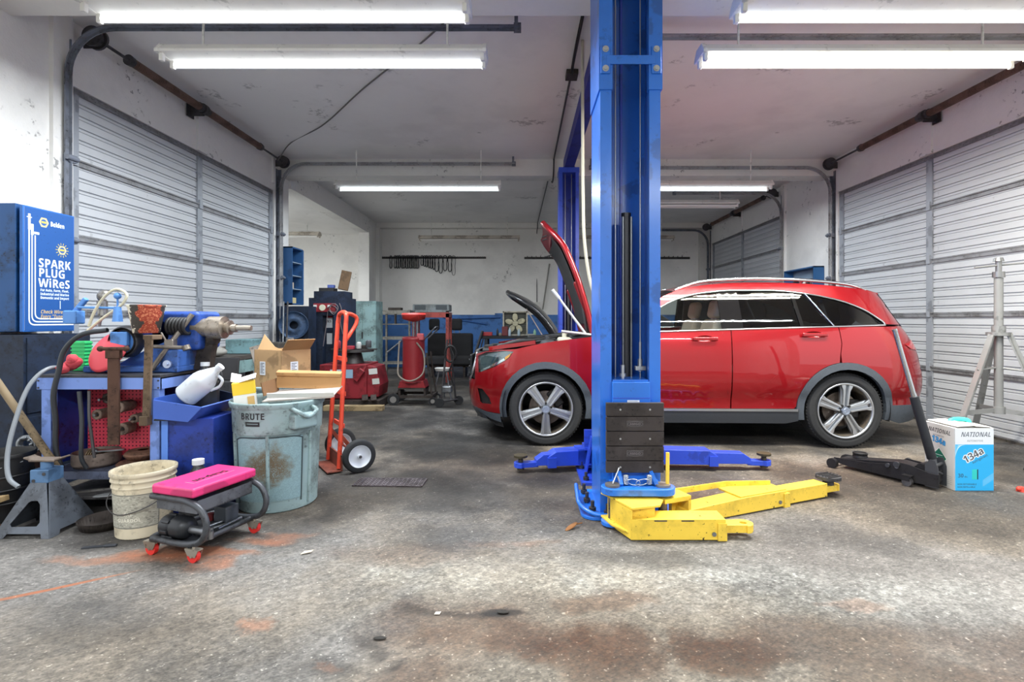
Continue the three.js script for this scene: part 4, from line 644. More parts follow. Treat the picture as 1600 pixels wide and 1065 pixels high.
// ---------------------------------------------------------------- jack, refrigerant box, tripod stand on the car's side
{
  const t = thing('floor_jack', 'low black trolley jack with upright handle beside the blue refrigerant box', 'floor jack', [3.0, 0, -3.74], 0);
  const mJ = M('#2b2b2f', 0.5, 0.3, texGrime);
  const b = new THREE.Group(); b.name = 'chassis'; b.rotation.y = Math.atan2(0.56, 0.35) + PI - 2 * Math.atan2(0.56, 0.35) ; t.add(b);   // local -> x runs from rear to front
  b.rotation.y = PI - Math.atan2(0.54, 0.33);
  const side = (z) => put(ext([[-0.06, 0.03], [0.12, 0.025], [0.55, 0.035], [0.66, 0.05], [0.66, 0.085], [0.4, 0.10], [0.26, 0.125], [0.2, 0.155], [0.12, 0.15], [0.0, 0.12], [-0.06, 0.12]], 0.008, 0.001), 0, 0, z);
  mesh('side_plate', side(0.085), mJ, b); mesh('side_plate', side(-0.085), mJ, b);
  mesh('axle', [rod([0.66, 0.04, -0.11], [0.66, 0.04, 0.11], 0.012), rod([0.2, 0.12, -0.1], [0.2, 0.12, 0.1], 0.015)], mSteel, b);
  for (const z of [-0.11, 0.11]) mesh('front_wheel', put(new THREE.CylinderGeometry(0.04, 0.04, 0.035, 20), 0.66, 0.04, z, PI / 2), mJ, b);
  mesh('lift_arm', [ext([[0.1, 0.06], [0.6, 0.05], [0.62, 0.085], [0.45, 0.11], [0.2, 0.15], [0.1, 0.14]], 0.12, 0.004), cyl(0.05, 0.055, 0.02, 24, 0.5, 0.12, 0)], mJ, b);
  mesh('saddle', [cyl(0.055, 0.05, 0.016, 24, 0.5, 0.135, 0), torus(0.045, 0.006, 0.5, 0.144, 0, PI / 2)], mBlack, b);
  mesh('pump_block', [rbox(0.18, 0.09, 0.12, 0.01, 0.06, 0.085, 0), cyl(0.03, 0.03, 0.12, 16, 0.06, 0.14, 0, PI / 2)], mJ, b);
  for (const z of [-0.085, 0.085]) mesh('pivot_bolt', [cyl(0.022, 0.022, 0.02, 12, 0.2, 0.135, z * 1.12, PI / 2), cyl(0.015, 0.015, 0.02, 12, 0.26, 0.115, z * 1.12, PI / 2)], M('#55565a', 0.4, 0.7), b);
  for (const z of [-0.12, 0.12]) { const c = mesh('rear_caster', put(new THREE.CylinderGeometry(0.032, 0.032, 0.035, 20), 0.12, 0.032, z, PI / 2, 0.4, 0), M('#6d6f74', 0.45, 0.5, texGrime), b); mesh('caster_fork', [slab(0.1, 0.15, 0.04, 0.075, z - 0.025, z - 0.019), slab(0.1, 0.15, 0.04, 0.075, z + 0.019, z + 0.025), slab(0.09, 0.15, 0.07, 0.08, z - 0.025, z + 0.025)], mJ, c); }
  mesh('handle_yoke', [put(ext([[-0.03, 0.0], [0.05, 0.0], [0.05, 0.16], [0.02, 0.2], [-0.01, 0.2], [-0.03, 0.14]], 0.006), -0.02, 0.015, 0.07), put(ext([[-0.03, 0.0], [0.05, 0.0], [0.05, 0.16], [0.02, 0.2], [-0.01, 0.2], [-0.03, 0.14]], 0.006), -0.02, 0.015, -0.07), rod([-0.02, 0.05, -0.07], [-0.02, 0.05, 0.07], 0.008), rod([-0.02, 0.17, -0.07], [-0.02, 0.17, 0.07], 0.012), rod([-0.03, 0.06, -0.06], [0.0, 0.16, 0.05], 0.006), rod([-0.03, 0.14, -0.06], [-0.03, 0.1, 0.05], 0.008)], M('#54565b', 0.4, 0.6), b);
  const h = mesh('handle', [rod([0.0, 0.15, 0.0], [-0.115, 0.68, -0.05], 0.019, 16), rod([-0.115, 0.68, -0.05], [-0.218, 1.14, -0.095], 0.017, 16), rod([-0.218, 1.14, -0.095], [-0.222, 1.155, -0.097], 0.018, 16)], M('#b4b6b8', 0.25, 0.9, texWear), t);
  mesh('handle_grip', [rod([-0.012, 0.21, -0.006], [-0.11, 0.655, -0.048], 0.03, 20)], M('#23262c', 0.6, 0.1, texWear), h);
  mesh('socket', rod([0.005, 0.1, 0.0], [-0.012, 0.22, -0.006], 0.026, 16), M('#6c6e73', 0.4, 0.7), h);
}
{
  const W = 0.28, D = 0.27, H = 0.45, t = thing('refrigerant_box', 'blue and white cardboard box printed 134a beside the trolley jack', 'box', [3.09 + W / 2, 0, -3.67 - D / 2], 0);
  mesh('carton', rbox(W, H, D, 0.004, 0, H / 2, 0), M('#c9c8c4', 0.8, 0, texGrain), t);
  printed('front_print', W - 0.004, H - 0.004, 512, (c, w, h) => {
    c.fillStyle = '#29b6f4'; c.fillRect(0, 0, w, h); c.fillStyle = '#eceff4'; c.fillRect(0, 0, w, h * 0.26);
    c.strokeStyle = 'rgba(230,245,255,0.75)'; c.lineWidth = 4; for (let i = 0; i < 9; i++) { c.beginPath(); c.moveTo(0, h * (0.28 + i * 0.022)); c.lineTo(w * (0.25 - i * 0.02), h * 0.265); c.stroke(); } for (let i = 0; i < 5; i++) { c.beginPath(); c.moveTo(w * 0.72, h * (0.84 + i * 0.022)); c.lineTo(w, h * (0.72 + i * 0.022)); c.stroke(); }
    c.textAlign = 'center'; c.fillStyle = '#6d757f'; c.save(); c.transform(1, 0, -0.25, 1, w * 0.53, h * 0.135); c.font = `bold ${h * 0.105}px sans-serif`; c.lineWidth = 5; c.strokeStyle = '#f8fafc'; c.fillText('NATIONAL', 0, 0, w * 0.78); c.restore(); c.font = `bold ${h * 0.04}px sans-serif`; c.fillStyle = '#9aa2ab'; c.fillText('AUTOMOTIVE', w * 0.52, h * 0.215);
    c.save(); c.translate(w * 0.52, h * 0.48); c.rotate(-0.5); c.font = `bold ${h * 0.16}px sans-serif`; c.lineWidth = 22; c.strokeStyle = '#f2f4f6'; c.lineJoin = 'round'; c.strokeText('134a', 0, 0); c.fillStyle = '#55585f'; c.fillText('134a', 0, 0); c.font = `bold ${h * 0.05}px sans-serif`; c.fillStyle = '#3d6d8f'; c.fillText('Refrigerant', w * 0.1, h * 0.065); c.restore();
    c.fillStyle = '#2b5f80'; c.textAlign = 'left'; c.font = `bold ${h * 0.085}px sans-serif`; c.fillText('30', w * 0.07, h * 0.79); c.font = `bold ${h * 0.035}px sans-serif`; c.fillText('lbs.', w * 0.24, h * 0.79); c.fillText('NON RETURNABLE', w * 0.06, h * 0.91); c.fillText('NON REFILLABLE', w * 0.06, h * 0.955);
    c.fillStyle = '#17384a'; c.fillRect(w * 0.52, h * 0.66, w * 0.08, h * 0.16); c.fillStyle = '#2fd0c8'; c.fillRect(w * 0.44, h * 0.66, w * 0.13, h * 0.16);
  }, t, [0, H / 2, D / 2 + 0.0012]);
  printed('side_print', D - 0.004, H - 0.004, 512, (c, w, h) => {
    c.fillStyle = '#c3c1bd'; c.fillRect(0, 0, w, h); c.textAlign = 'center'; c.save(); c.transform(1, 0, -0.25, 1, w * 0.5, h * 0.14); c.fillStyle = '#34363a'; c.font = `bold ${h * 0.1}px sans-serif`; c.fillText('NATIONAL', 0, 0, w * 0.76); c.restore();
    c.fillStyle = '#6a6c70'; c.font = `bold ${h * 0.035}px sans-serif`; c.fillText('AUTOMOTIVE', w * 0.48, h * 0.2); c.save(); c.translate(w * 0.48, h * 0.31); c.rotate(0.12); c.font = `bold ${h * 0.13}px sans-serif`; c.strokeStyle = '#23507a'; c.lineWidth = 10; c.strokeText('134a', 0, 0); c.fillStyle = '#2c96d8'; c.fillText('134a', 0, 0); c.restore();
    c.save(); c.translate(w * 0.5, h * 0.54); c.rotate(PI / 4); c.fillStyle = '#e8e8e4'; c.fillRect(-w * 0.19, -w * 0.19, w * 0.38, w * 0.38); c.fillStyle = '#0e6a52'; c.fillRect(-w * 0.175, -w * 0.175, w * 0.35, w * 0.35); c.restore(); c.fillStyle = '#dfe8e4'; c.fillRect(w * 0.38, h * 0.5, w * 0.24, 6); c.fillRect(w * 0.36, h * 0.55, w * 0.28, 6);
    c.fillStyle = '#77777a'; for (let i = 0; i < 5; i++) c.fillRect(w * 0.55, h * (0.8 + i * 0.03), w * 0.38, 4);
  }, t, [-W / 2 - 0.0012, H / 2, 0], [0, -PI / 2, 0]);
  mesh('top_flap', [put(box(W * 0.48, 0.004, D), -W * 0.2, H + 0.012, 0, 0, 0, 0.06), put(box(W * 0.4, 0.004, D), W * 0.25, H + 0.008, 0, 0, 0, -0.05)], M('#d9d6d0', 0.8), t);
  mesh('cylinder_handle', [tube([[-0.03, H - 0.01, -0.05], [0.0, H + 0.02, -0.06], [0.06, H + 0.028, -0.05], [0.1, H + 0.02, -0.03], [0.1, H - 0.02, -0.02]], 0.016, 30, 8)], M('#3bc4bd', 0.5), t);
}
{
  const t = thing('tripod_stand', 'tall grey steel tripod stand against the ribbed door', 'jack stand', [4.25, 0, -4.58]);
  const mT = M('#8d8e8d', 0.42, 0.25, texWear);
  mesh('tube', [cyl(0.033, 0.033, 1.2, 24, 0, 0.4 + 0.6, 0)], mT, t); mesh('inner_screw', [cyl(0.022, 0.022, 0.2, 16, 0, 1.66, 0), cyl(0.045, 0.045, 0.05, 16, 0, 1.63, 0), cyl(0.03, 0.04, 0.03, 16, 0, 1.765, 0)], M('#8b8c8c', 0.35, 0.8), t);
  mesh('turn_bar', rod([-0.24, 1.69, 0.03], [0.3, 1.74, -0.04], 0.008), mT, t);
  mesh('collar', [cyl(0.09, 0.09, 0.03, 6, 0, 1.1, 0), cyl(0.05, 0.05, 0.08, 20, 0, 1.13, 0)], mT, t);
  const feet = [[-0.5, 0.06], [0.24, 0.36], [0.2, -0.5]];
  for (const [x, z] of feet) { const l = mesh('leg', [bar([x * 0.14, 1.1, z * 0.14], [x, 0.02, z], 0.05, 0.012, [x, 0, z]), bar([x * 0.14 + 0.02, 1.1, z * 0.14], [x + 0.02, 0.02, z], 0.008, 0.035, [x, 0, z])], mT, t); mesh('foot', rbox(0.1, 0.012, 0.08, 0.004, x, 0.007, z), mT, l); mesh('brace', bar([0, 0.42, 0], [x * 0.68, 0.4, z * 0.68], 0.008, 0.04), mT, t); mesh('tie_rod', rod([0, 0.8, 0], [x * 0.42, 0.78, z * 0.42], 0.008), mT, t); }
  mesh('lower_collar', cyl(0.048, 0.048, 0.06, 20, 0, 0.42, 0), mT, t);
}
tag(mesh('hose', tube([[4.05, 0.02, -4.15], [4.2, 0.015, -4.0], [4.4, 0.015, -3.95], [4.6, 0.02, -4.1], [4.78, 0.02, -4.4]], 0.012, 50), mBlack), 'black hose lying on the floor under the tripod stand', 'hose');
tag(mesh('red_plug', [cyl(0.022, 0.03, 0.03, 16, 3.56, 0.015, -3.66), ball(0.015, 3.53, 0.02, -3.65)], M('#e2412f', 0.5)), 'small red plastic cap on the floor past the refrigerant box', 'cap');
{
  const t = thing('wall_cabinet', 'blue open-front wall cabinet with rolls above the roof of the red car', 'cabinet', [XR - 0.006, 1.5, -8.72]);
  const mB = M('#2b5f94', 0.5, 0, texWear);
  mesh('body', [slab(-0.17, 0, 0, 0.6, 0.45, 0.47), slab(-0.17, 0, 0, 0.6, -0.47, -0.45), slab(-0.17, 0, 0.58, 0.6, -0.47, 0.47), slab(-0.17, 0, 0, 0.02, -0.47, 0.47)], mB, t); mesh('back', slab(-0.01, 0, 0, 0.6, -0.46, 0.46), M('#8ba0b5', 0.6, 0, texWear), t); mesh('shelf', slab(-0.16, -0.01, 0.26, 0.275, -0.45, 0.45), mB, t);
  for (const [z, y, r, c, n] of [[-0.2, 0.35, 0.07, '#23252a', 'black rubber roll on the shelf of the blue wall cabinet, nearer the corner'], [0.02, 0.345, 0.065, '#b03a3a', 'red tape roll between black rolls in the blue wall cabinet'], [0.14, 0.345, 0.065, '#e6e2dc', 'white tape roll in the blue wall cabinet beside the red one'], [0.28, 0.35, 0.07, '#1c1d22', 'black rubber roll in the blue wall cabinet beside the white one']])
    tag(mesh('tape_roll', [put(new THREE.TorusGeometry(r * 0.7, r * 0.3, 12, 24), XR - 0.1, 1.5 + 0.275 + r, -8.72 + z, 0, 0, 0)], M(c, 0.6)), n, 'roll', 'rolls in the blue wall cabinet');
}
// ---------------------------------------------------------------- left side: cabinets, brake lathe bench, bins, seat, stand
const mCabBlue = M('#1d4d86', 0.5, 0.1, texGrime), mCabDark = M('#1c2c46', 0.6, 0.1, texGrime), mBench = M('#7896dc', 0.5, 0.05, texWear), mDeep = M('#1f3da0', 0.5, 0.05, texGrime), mRusty = M('#5a4237', 0.8, 0.3, texGrime), mCast = M('#6f5a50', 0.75, 0.4, texGrime), mIron = M('#4b4644', 0.7, 0.5, texGrime);
{
  const t = thing('spark_plug_wire_cabinet', 'blue wall cabinet printed SPARK PLUG WIRES beside the ribbed door', 'cabinet', [XL + 0.006, 1.14, -3.78]);
  mesh('body', rbox(0.25, 0.9, 0.42, 0.006, 0.125, 0.45, 0), mCabBlue, t);
  const d = mesh('door', rbox(0.025, 0.89, 0.41, 0.004, 0.285, 0.445, 0), M('#2766b4', 0.45, 0, texWear), t);
  mesh('hinge_posts', [box(0.03, 0.02, 0.03, 0.262, 0.2, 0.17), box(0.03, 0.02, 0.03, 0.262, 0.5, 0.17), box(0.03, 0.02, 0.03, 0.262, 0.7, 0.17)], mDarkMetal, t);
  printed('door_print', 0.39, 0.87, 512, (c, w, h) => {
    c.fillStyle = '#194f92'; c.fillRect(0, 0, w, h);
    for (let i = 0; i < 240; i++) { c.fillStyle = `rgba(8,30,60,${rr(0.05, 0.25)})`; c.fillRect(rr(0, w), rr(0, h), rr(2, 18), rr(2, 12)); }
    c.strokeStyle = '#e2e6ea'; c.lineWidth = 13; c.lineJoin = 'round';
    [[0.085, 0.16, 0.955], [0.14, 0.2, 0.93], [0.2, 0.22, 0.905]].forEach(([x, y, b]) => { c.beginPath(); c.moveTo(w * x, h * y); c.lineTo(w * x, h * (b - 0.05)); c.quadraticCurveTo(w * x, h * b, w * (x + 0.12), h * b); c.lineTo(w, h * b); c.stroke(); });
    c.fillStyle = '#e2e6ea'; c.fillRect(w * 0.065, h * 0.05, w * 0.05, h * 0.13); c.fillRect(w * 0.04, h * 0.075, w * 0.1, 8); c.fillRect(w * 0.12, h * 0.13, w * 0.05, h * 0.09); c.fillRect(w * 0.18, h * 0.19, w * 0.1, h * 0.02);
    const hex = (x, y, r) => { c.beginPath(); for (let i = 0; i < 6; i++) c.lineTo(x + r * Math.cos(i * PI / 3), y + r * Math.sin(i * PI / 3)); c.closePath(); c.fillStyle = '#d8c48a'; c.fill(); c.beginPath(); c.arc(x, y, r * 0.6, 0, 7); c.fillStyle = '#2a5a9a'; c.fill(); c.fillStyle = '#e3c24a'; c.fillRect(x - r * 0.5, y - r * 0.2, r, r * 0.35); };
    hex(w * 0.37, h * 0.1, w * 0.1);
    c.fillStyle = '#f0f3f6'; c.font = `bold ${h * 0.055}px sans-serif`; c.fillText('Belden', w * 0.5, h * 0.12, w * 0.3);
    c.strokeStyle = '#d9bd3a'; c.lineWidth = 6; for (let i = 0; i < 14; i++) { const a = i * PI / 7; c.beginPath(); c.moveTo(w * 0.75 + w * 0.1 * Math.cos(a), h * 0.31 + w * 0.1 * Math.sin(a)); c.lineTo(w * 0.75 + w * 0.14 * Math.cos(a), h * 0.31 + w * 0.14 * Math.sin(a)); c.stroke(); } hex(w * 0.75, h * 0.31, w * 0.095);
    c.fillStyle = '#eef2f6'; c.font = `bold ${h * 0.1}px sans-serif`; c.fillText('SPARK', w * 0.26, h * 0.475, w * 0.7); c.fillText('PLUG', w * 0.26, h * 0.555, w * 0.56); c.fillText('WiReS', w * 0.26, h * 0.64, w * 0.72);
    c.font = `bold ${h * 0.03}px sans-serif`; ['For Auto, Farm, Fleet,', 'Industrial and Marine', 'Domestic and Import'].forEach((s, i) => c.fillText(s, w * 0.3, h * (0.675 + i * 0.032), w * 0.6));
    c.fillStyle = '#cfae6e'; c.font = `italic bold ${h * 0.042}px sans-serif`; c.fillText('Check Wires', w * 0.3, h * 0.86, w * 0.5); c.fillText('Every "Tune-Up"', w * 0.3, h * 0.9, w * 0.62);
    c.fillStyle = '#dfe4ea'; c.fillRect(w * 0.7, h * 0.75, 8, h * 0.07);
  }, d, [0.2992, 0.445, 0], [0, PI / 2, 0], 0.5);
}
tag(mesh('floor_cabinet', [slab(XL + 0.01, -3.42, 0, 1.12, -4.04, -3.5), slab(-3.42, -3.412, 0.05, 0.55, -4.02, -3.52), slab(-3.42, -3.412, 0.58, 1.1, -4.02, -3.52)], mCabDark), 'dark navy steel cabinet standing under the spark plug wires cabinet', 'cabinet');
// bench
{
  const t = thing('brake_lathe_bench', 'blue steel brake lathe bench with red pegboard and lower shelf', 'bench', [-2.64, 0, -3.5]);   // local x -0.39..0.39, z +0.3 front
  mesh('top', [rbox(0.77, 0.03, 0.6, 0.004, -0.015, 0.865, 0)], M('#3d4048', 0.6, 0.2, texGrime), t);
  mesh('apron', [slab(-0.4, 0.37, 0.79, 0.862, 0.288, 0.303), slab(-0.4, -0.385, 0.79, 0.862, -0.3, 0.3), slab(0.355, 0.37, 0.79, 0.862, -0.3, 0.3)], mBench, t);
  for (const [x, z] of [[-0.35, 0.27], [0.33, 0.27], [-0.35, -0.27], [0.33, -0.27]]) mesh('leg', rbox(0.06, 0.8, 0.05, 0.004, x, 0.4, z), mBench, t);
  mesh('side_panel', slab(-0.365, -0.355, 0.3, 0.79, -0.27, 0.24), mDeep, t);
  mesh('back_panel', slab(-0.36, 0.36, 0.28, 0.79, -0.29, -0.28), mDeep, t);
  const holes = canvasTex(512, 512, (c, w, h) => { c.fillStyle = '#ea4d60'; c.fillRect(0, 0, w, h); c.fillStyle = '#5a1420'; for (let i = 0; i < 16; i++) for (let j = 0; j < 16; j++) { c.beginPath(); c.arc((i + 0.5) * 32, (j + 0.5) * 32, 6.5, 0, 7); c.fill(); } });
  holes.wrapS = holes.wrapT = THREE.RepeatWrapping; holes.repeat.set(1 / 0.4, 1 / 0.4);
  mesh('pegboard', slab(-0.345, 0.11, 0.30, 0.79, -0.02, -0.008), M('#ffffff', 0.6, 0, holes), t);
  mesh('peg_rods', [[-0.14, 0.70], [-0.17, 0.6], [-0.02, 0.65], [0.06, 0.57], [-0.02, 0.5]].map(([x, y]) => rod([x, y, -0.01], [x, y, 0.15], 0.008)), mSteel, t);
  mesh('lower_shelf', [rbox(0.74, 0.03, 0.58, 0.004, -0.01, 0.26, 0), slab(-0.38, 0.36, 0.225, 0.275, 0.28, 0.292)], M('#5f6a86', 0.5, 0.2, texGrime), t);
  mesh('bottom_shelf', [rbox(0.74, 0.02, 0.56, 0.004, -0.01, 0.1, -0.01)], M('#6f7076', 0.6, 0.3, texGrime), t);
  for (const [x, y] of [[-0.39, 0.845], [-0.39, 0.8], [0.36, 0.845], [0.36, 0.8]]) mesh('bolt', cyl(0.006, 0.006, 0.004, 8, x, y, 0.305, PI / 2), mDarkMetal, t);
  for (const [i, [x, y, r, L, s]] of [[-0.14, 0.70, 0.036, 0.07, 'grey'], [-0.17, 0.6, 0.034, 0.12, 'lower'], [-0.02, 0.65, 0.038, 0.13, 'upper'], [0.06, 0.57, 0.03, 0.1, 'small'], [-0.02, 0.5, 0.04, 0.1, 'lowest']].entries())
    tag(mesh('centering_cone', [put(lathe([[0.012, 0], [r * 0.75, 0], [r * 0.8, 0.01], [r, 0.02], [r, L - 0.012], [r * 0.95, L], [r * 0.5, L], [r * 0.42, L - 0.01], [0.012, L - 0.012]], 28), -2.64 + x, y, -3.5 - 0.008 + 0.02, PI / 2, 0, 0)], i === 0 ? M('#77706c', 0.5, 0.6, texGrime) : M('#97857a', 0.7, 0.2, texGrime)),
      ['grey steel cone, topmost on the red pegboard', 'rusty cone on the red pegboard nearest the hanging black hoses', 'rusty cone with bright ring on the red pegboard beside the hanging bar', 'smallest rusty cone, on the pegboard near the second bar', 'dark rusty cone, lowest on the red pegboard'][i], 'cone', 'cones on the pegboard');
}
const onShelf = 0.277;
tag(mesh('brake_drum', lathe([[0.02, 0.02], [0.1, 0.02], [0.115, 0.03], [0.12, 0.09], [0.13, 0.09], [0.13, 0.02], [0.12, 0.0], [0.02, 0.0]], 32, -2.8, onShelf, -3.36), M('#8a7f7a', 0.6, 0.5, texGrime)), 'grey open brake drum with a coil spring on the lower shelf', 'brake drum');
tag(mesh('coil_spring', Array.from({ length: 7 }, (_, i) => torus(0.032, 0.006, -2.84 + i * 0.015, onShelf + 0.062, -3.36, 0, PI / 2 - 0.2)), M('#7d6a52', 0.5, 0.6)), 'small coil spring lying in the grey brake drum', 'spring');
tag(mesh('brake_rotor', [lathe([[0.03, 0.045], [0.07, 0.045], [0.075, 0.03], [0.12, 0.03], [0.13, 0.02], [0.10, 0.0], [0.03, 0.0]], 32, -2.5, onShelf, -3.34)], M('#7a5a4c', 0.7, 0.4, texGrime)), 'rusty brake rotor under another one on the lower shelf', 'brake rotor');
tag(mesh('brake_rotor', [lathe([[0.03, 0.055], [0.085, 0.055], [0.1, 0.04], [0.105, 0.03], [0.08, 0.0], [0.03, 0.0]], 32, -2.485, onShelf + 0.046, -3.345)], M('#846353', 0.7, 0.4, texGrime)), 'rusty brake rotor stacked on top of another on the lower shelf', 'brake rotor');
tag(mesh('brake_drum', put(lathe([[0.02, 0.05], [0.045, 0.05], [0.05, 0.03], [0.07, 0.03], [0.085, 0.035], [0.09, 0.1], [0.1, 0.1], [0.1, 0.02], [0.06, 0.0], [0.02, 0.0]], 32), -2.39, onShelf + 0.102, -3.56, PI / 2 - 0.25, 0.4, 0), mRusty), 'rusty brake drum standing on edge by the pegboard', 'brake drum');
tag(mesh('wrench', [bar([-2.76, onShelf + 0.1, -3.3], [-2.62, onShelf + 0.1, -3.36], 0.03, 0.01), ball(0.02, -2.76, onShelf + 0.1, -3.3)], mSteel), 'steel wrench lying across the brake drum on the lower shelf', 'wrench');
tag(mesh('brake_drum', lathe([[0.05, 0.0], [0.11, 0.0], [0.115, 0.01], [0.115, 0.1], [0.1, 0.11], [0.09, 0.1], [0.09, 0.02], [0.05, 0.02]], 28, -2.42, 0.112, -3.4), M('#5b5a5c', 0.5, 0.5, texGrime)), 'grey metal ring standing on the bottom shelf behind the white bucket', 'brake drum');
tag(mesh('crumpled_rag', [put(new THREE.SphereGeometry(0.07, 12, 8).scale(1.3, 0.12, 0.6), -2.62, 0.12, -3.24, 0, 0.3, 0.05)], M('#a5a7aa', 0.8, 0, texGrain)), 'flat grey scrap on the bottom bench shelf', 'rag');
// the lathe itself
{
  const t = thing('brake_lathe', 'blue brake lathe with red cone guard and steel arbor on the bench', 'brake lathe', [-2.62, 0.882, -3.5]);
  const mLB = M('#3f6cc0', 0.5, 0.1, texGrime);
  mesh('bed', [rbox(0.62, 0.04, 0.34, 0.01, 0.06, 0.02, 0), ext([[-0.1, 0.03], [0.36, 0.03], [0.35, 0.14], [0.25, 0.2], [0.02, 0.1]], 0.26, 0.008, [], 0, 0, -0.02), rbox(0.12, 0.13, 0.14, 0.02, 0.31, 0.09, 0.1)], mLB, t);
  mesh('gearbox', [rbox(0.34, 0.26, 0.26, 0.03, 0.28, 0.27, -0.05), cyl(0.11, 0.11, 0.12, 28, 0.14, 0.25, 0.02, PI / 2, 0, 0)], M('#2b55b4', 0.5, 0.1, texGrime), t);
  mesh('feed_dial', [cyl(0.026, 0.026, 0.02, 20, 0.31, 0.055, 0.176, PI / 2), cyl(0.01, 0.01, 0.03, 12, 0.31, 0.055, 0.182, PI / 2)], M('#b8c4dc', 0.3, 0.8), t);
  const ring = mesh('mounted_drum', [put(lathe([[0.09, 0.0], [0.1, -0.01], [0.105, -0.06], [0.085, -0.07], [0.083, -0.01], [0.075, 0.0]], 36), 0.03, 0.20, 0.2, PI / 2, 0, 0)], M('#4d4f55', 0.45, 0.6, texGrime), t);
  mesh('drum_plate', [cyl(0.08, 0.08, 0.012, 28, 0.03, 0.20, 0.16, PI / 2), rbox(0.11, 0.09, 0.03, 0.008, 0.01, 0.22, 0.19)], M('#5d96e0', 0.45, 0, texWear), ring);
  mesh('cone_guard', [put(lathe([[0, 0.06], [0.05, 0.055], [0.13, 0.02], [0.145, 0.0], [0.135, -0.01], [0, 0.03]], 36), -0.075, 0.135, 0.17, 1.05, 0, 0.25)], M('#e8525e', 0.5), t);
  mesh('arbor', [cyl(0.075, 0.075, 0.1, 28, 0.54, 0.29, 0.02, 0, 0, PI / 2), cyl(0.062, 0.062, 0.12, 28, 0.45, 0.29, 0.02, 0, 0, PI / 2), cyl(0.05, 0.03, 0.04, 24, 0.61, 0.29, 0.02, 0, 0, -PI / 2), cyl(0.018, 0.018, 0.16, 16, 0.69, 0.287, 0.02, 0, 0, PI / 2), cyl(0.026, 0.026, 0.03, 16, 0.655, 0.287, 0.02, 0, 0, PI / 2)], M('#a5a098', 0.4, 0.7, texGrime), t);
  mesh('damper_rings', Array.from({ length: 6 }, (_, i) => torus(0.05, 0.011, 0.28 + i * 0.022, 0.30, 0.1, 0, PI / 2)), mBlack, t);
  mesh('clamp_arm', [rod([0.42, 0.38, 0.1], [0.22, 0.02, 0.2], 0.016), rod([0.22, 0.17, 0.19], [0.42, 0.16, 0.16], 0.013), rbox(0.06, 0.06, 0.05, 0.008, 0.315, 0.185, 0.155), cyl(0.024, 0.024, 0.03, 24, 0.42, 0.16, 0.16, 0, 0, 0.4), rod([0.31, 0.18, 0.17], [0.27, 0.26, 0.18], 0.006)], M('#8b8884', 0.4, 0.7, texGrime), t);
  mesh('lower_collar', [cyl(0.045, 0.045, 0.05, 24, 0.5, 0.22, 0.0, 0, 0, PI / 2), bar([0.42, 0.0, -0.02], [0.47, 0.28, -0.02], 0.1, 0.06, [0, 0, 1])], mIron, t);
  mesh('cross_slide', [rod([-0.34, 0.425, 0.1], [-0.06, 0.42, 0.1], 0.008), rbox(0.09, 0.09, 0.08, 0.01, -0.40, 0.36, 0.06), put(rbox(0.03, 0.12, 0.03, 0.008, 0, 0, 0), -0.355, 0.44, 0.06, 0, 0, -0.7), cyl(0.02, 0.03, 0.1, 16, -0.06, 0.38, 0.12), ball(0.022, -0.06, 0.5, 0.12), rod([-0.06, 0.4, 0.12], [-0.06, 0.49, 0.12], 0.006)], M('#5b94dc', 0.45, 0, texWear), t);
  mesh('work_lamp', [put(new THREE.SphereGeometry(0.045, 20, 12, 0, 2 * PI, 0, PI / 2), -0.20, 0.5, 0.05, 0.6, 0, 0.7), cyl(0.03, 0.03, 0.1, 16, -0.21, 0.42, 0.06), rod([-0.2, 0.48, 0.05], [-0.24, 0.3, 0.05], 0.01)], M('#9a9d9f', 0.35, 0.7, texGrime), t);
  mesh('air_line', tube([[-0.25, 0.30, 0.12], [-0.21, 0.4, 0.12], [-0.13, 0.51, 0.12], [-0.06, 0.545, 0.12], [0.0, 0.51, 0.12], [-0.02, 0.455, 0.12], [-0.06, 0.42, 0.12], [-0.14, 0.36, 0.13], [-0.25, 0.27, 0.13]], 0.009, 60), M('#d7d2b8', 0.5), t);
}
tag(mesh('grease_bucket', [lathe([[0.0, 0.005], [0.072, 0.005], [0.1, 0.17], [0.105, 0.172], [0.106, 0.185], [0.098, 0.185], [0.096, 0.17], [0.07, 0.012], [0, 0.012]], 32, -2.43, 1.135, -3.30)], new THREE.MeshStandardMaterial({ roughness: 0.7, map: dataTex(256, 256, (u, v) => { const n = samp(NB, u, v), m = samp(NC, u, v); const q = (u + 0.5) % 1 + 0.35 * (n - 0.5); let c = [0.86, 0.84, 0.76]; if (q > 0.34 && v > 0.1) c = [0.26, 0.24, 0.22]; if (q > 0.55) c = m > 0.55 ? [0.8, 0.5, 0.36] : [0.66, 0.26, 0.18]; return c.map((q) => q * (0.85 + 0.3 * m)); }, true, 0.22) })), 'small white bucket smeared with red grease on top of the brake lathe', 'bucket');
tag(mesh('hanging_bar', [slab(-2.575, -2.505, 0.45, 1.0, -3.18, -3.168), rbox(0.09, 0.05, 0.03, 0.004, -2.54, 1.01, -3.175), rod([-2.62, 1.045, -3.17], [-2.46, 1.045, -3.17], 0.012), ball(0.018, -2.62, 1.045, -3.17), ball(0.018, -2.46, 1.045, -3.17)], mRusty), 'wide rusty steel bar hanging in front of the red cone guard', 'steel bar');
tag(mesh('hanging_bar', [put(slab(-0.022, 0.022, -0.5, 0.0, -0.008, 0.008), -2.32, 1.12, -3.172, 0, 0, -0.03), rbox(0.06, 0.03, 0.09, 0.005, -2.325, 1.115, -3.21), rbox(0.05, 0.06, 0.05, 0.005, -2.345, 0.60, -3.175)], M('#7a6a58', 0.8, 0.3, texGrime)), 'narrow rusty bar hanging below the greasy bucket', 'steel bar');
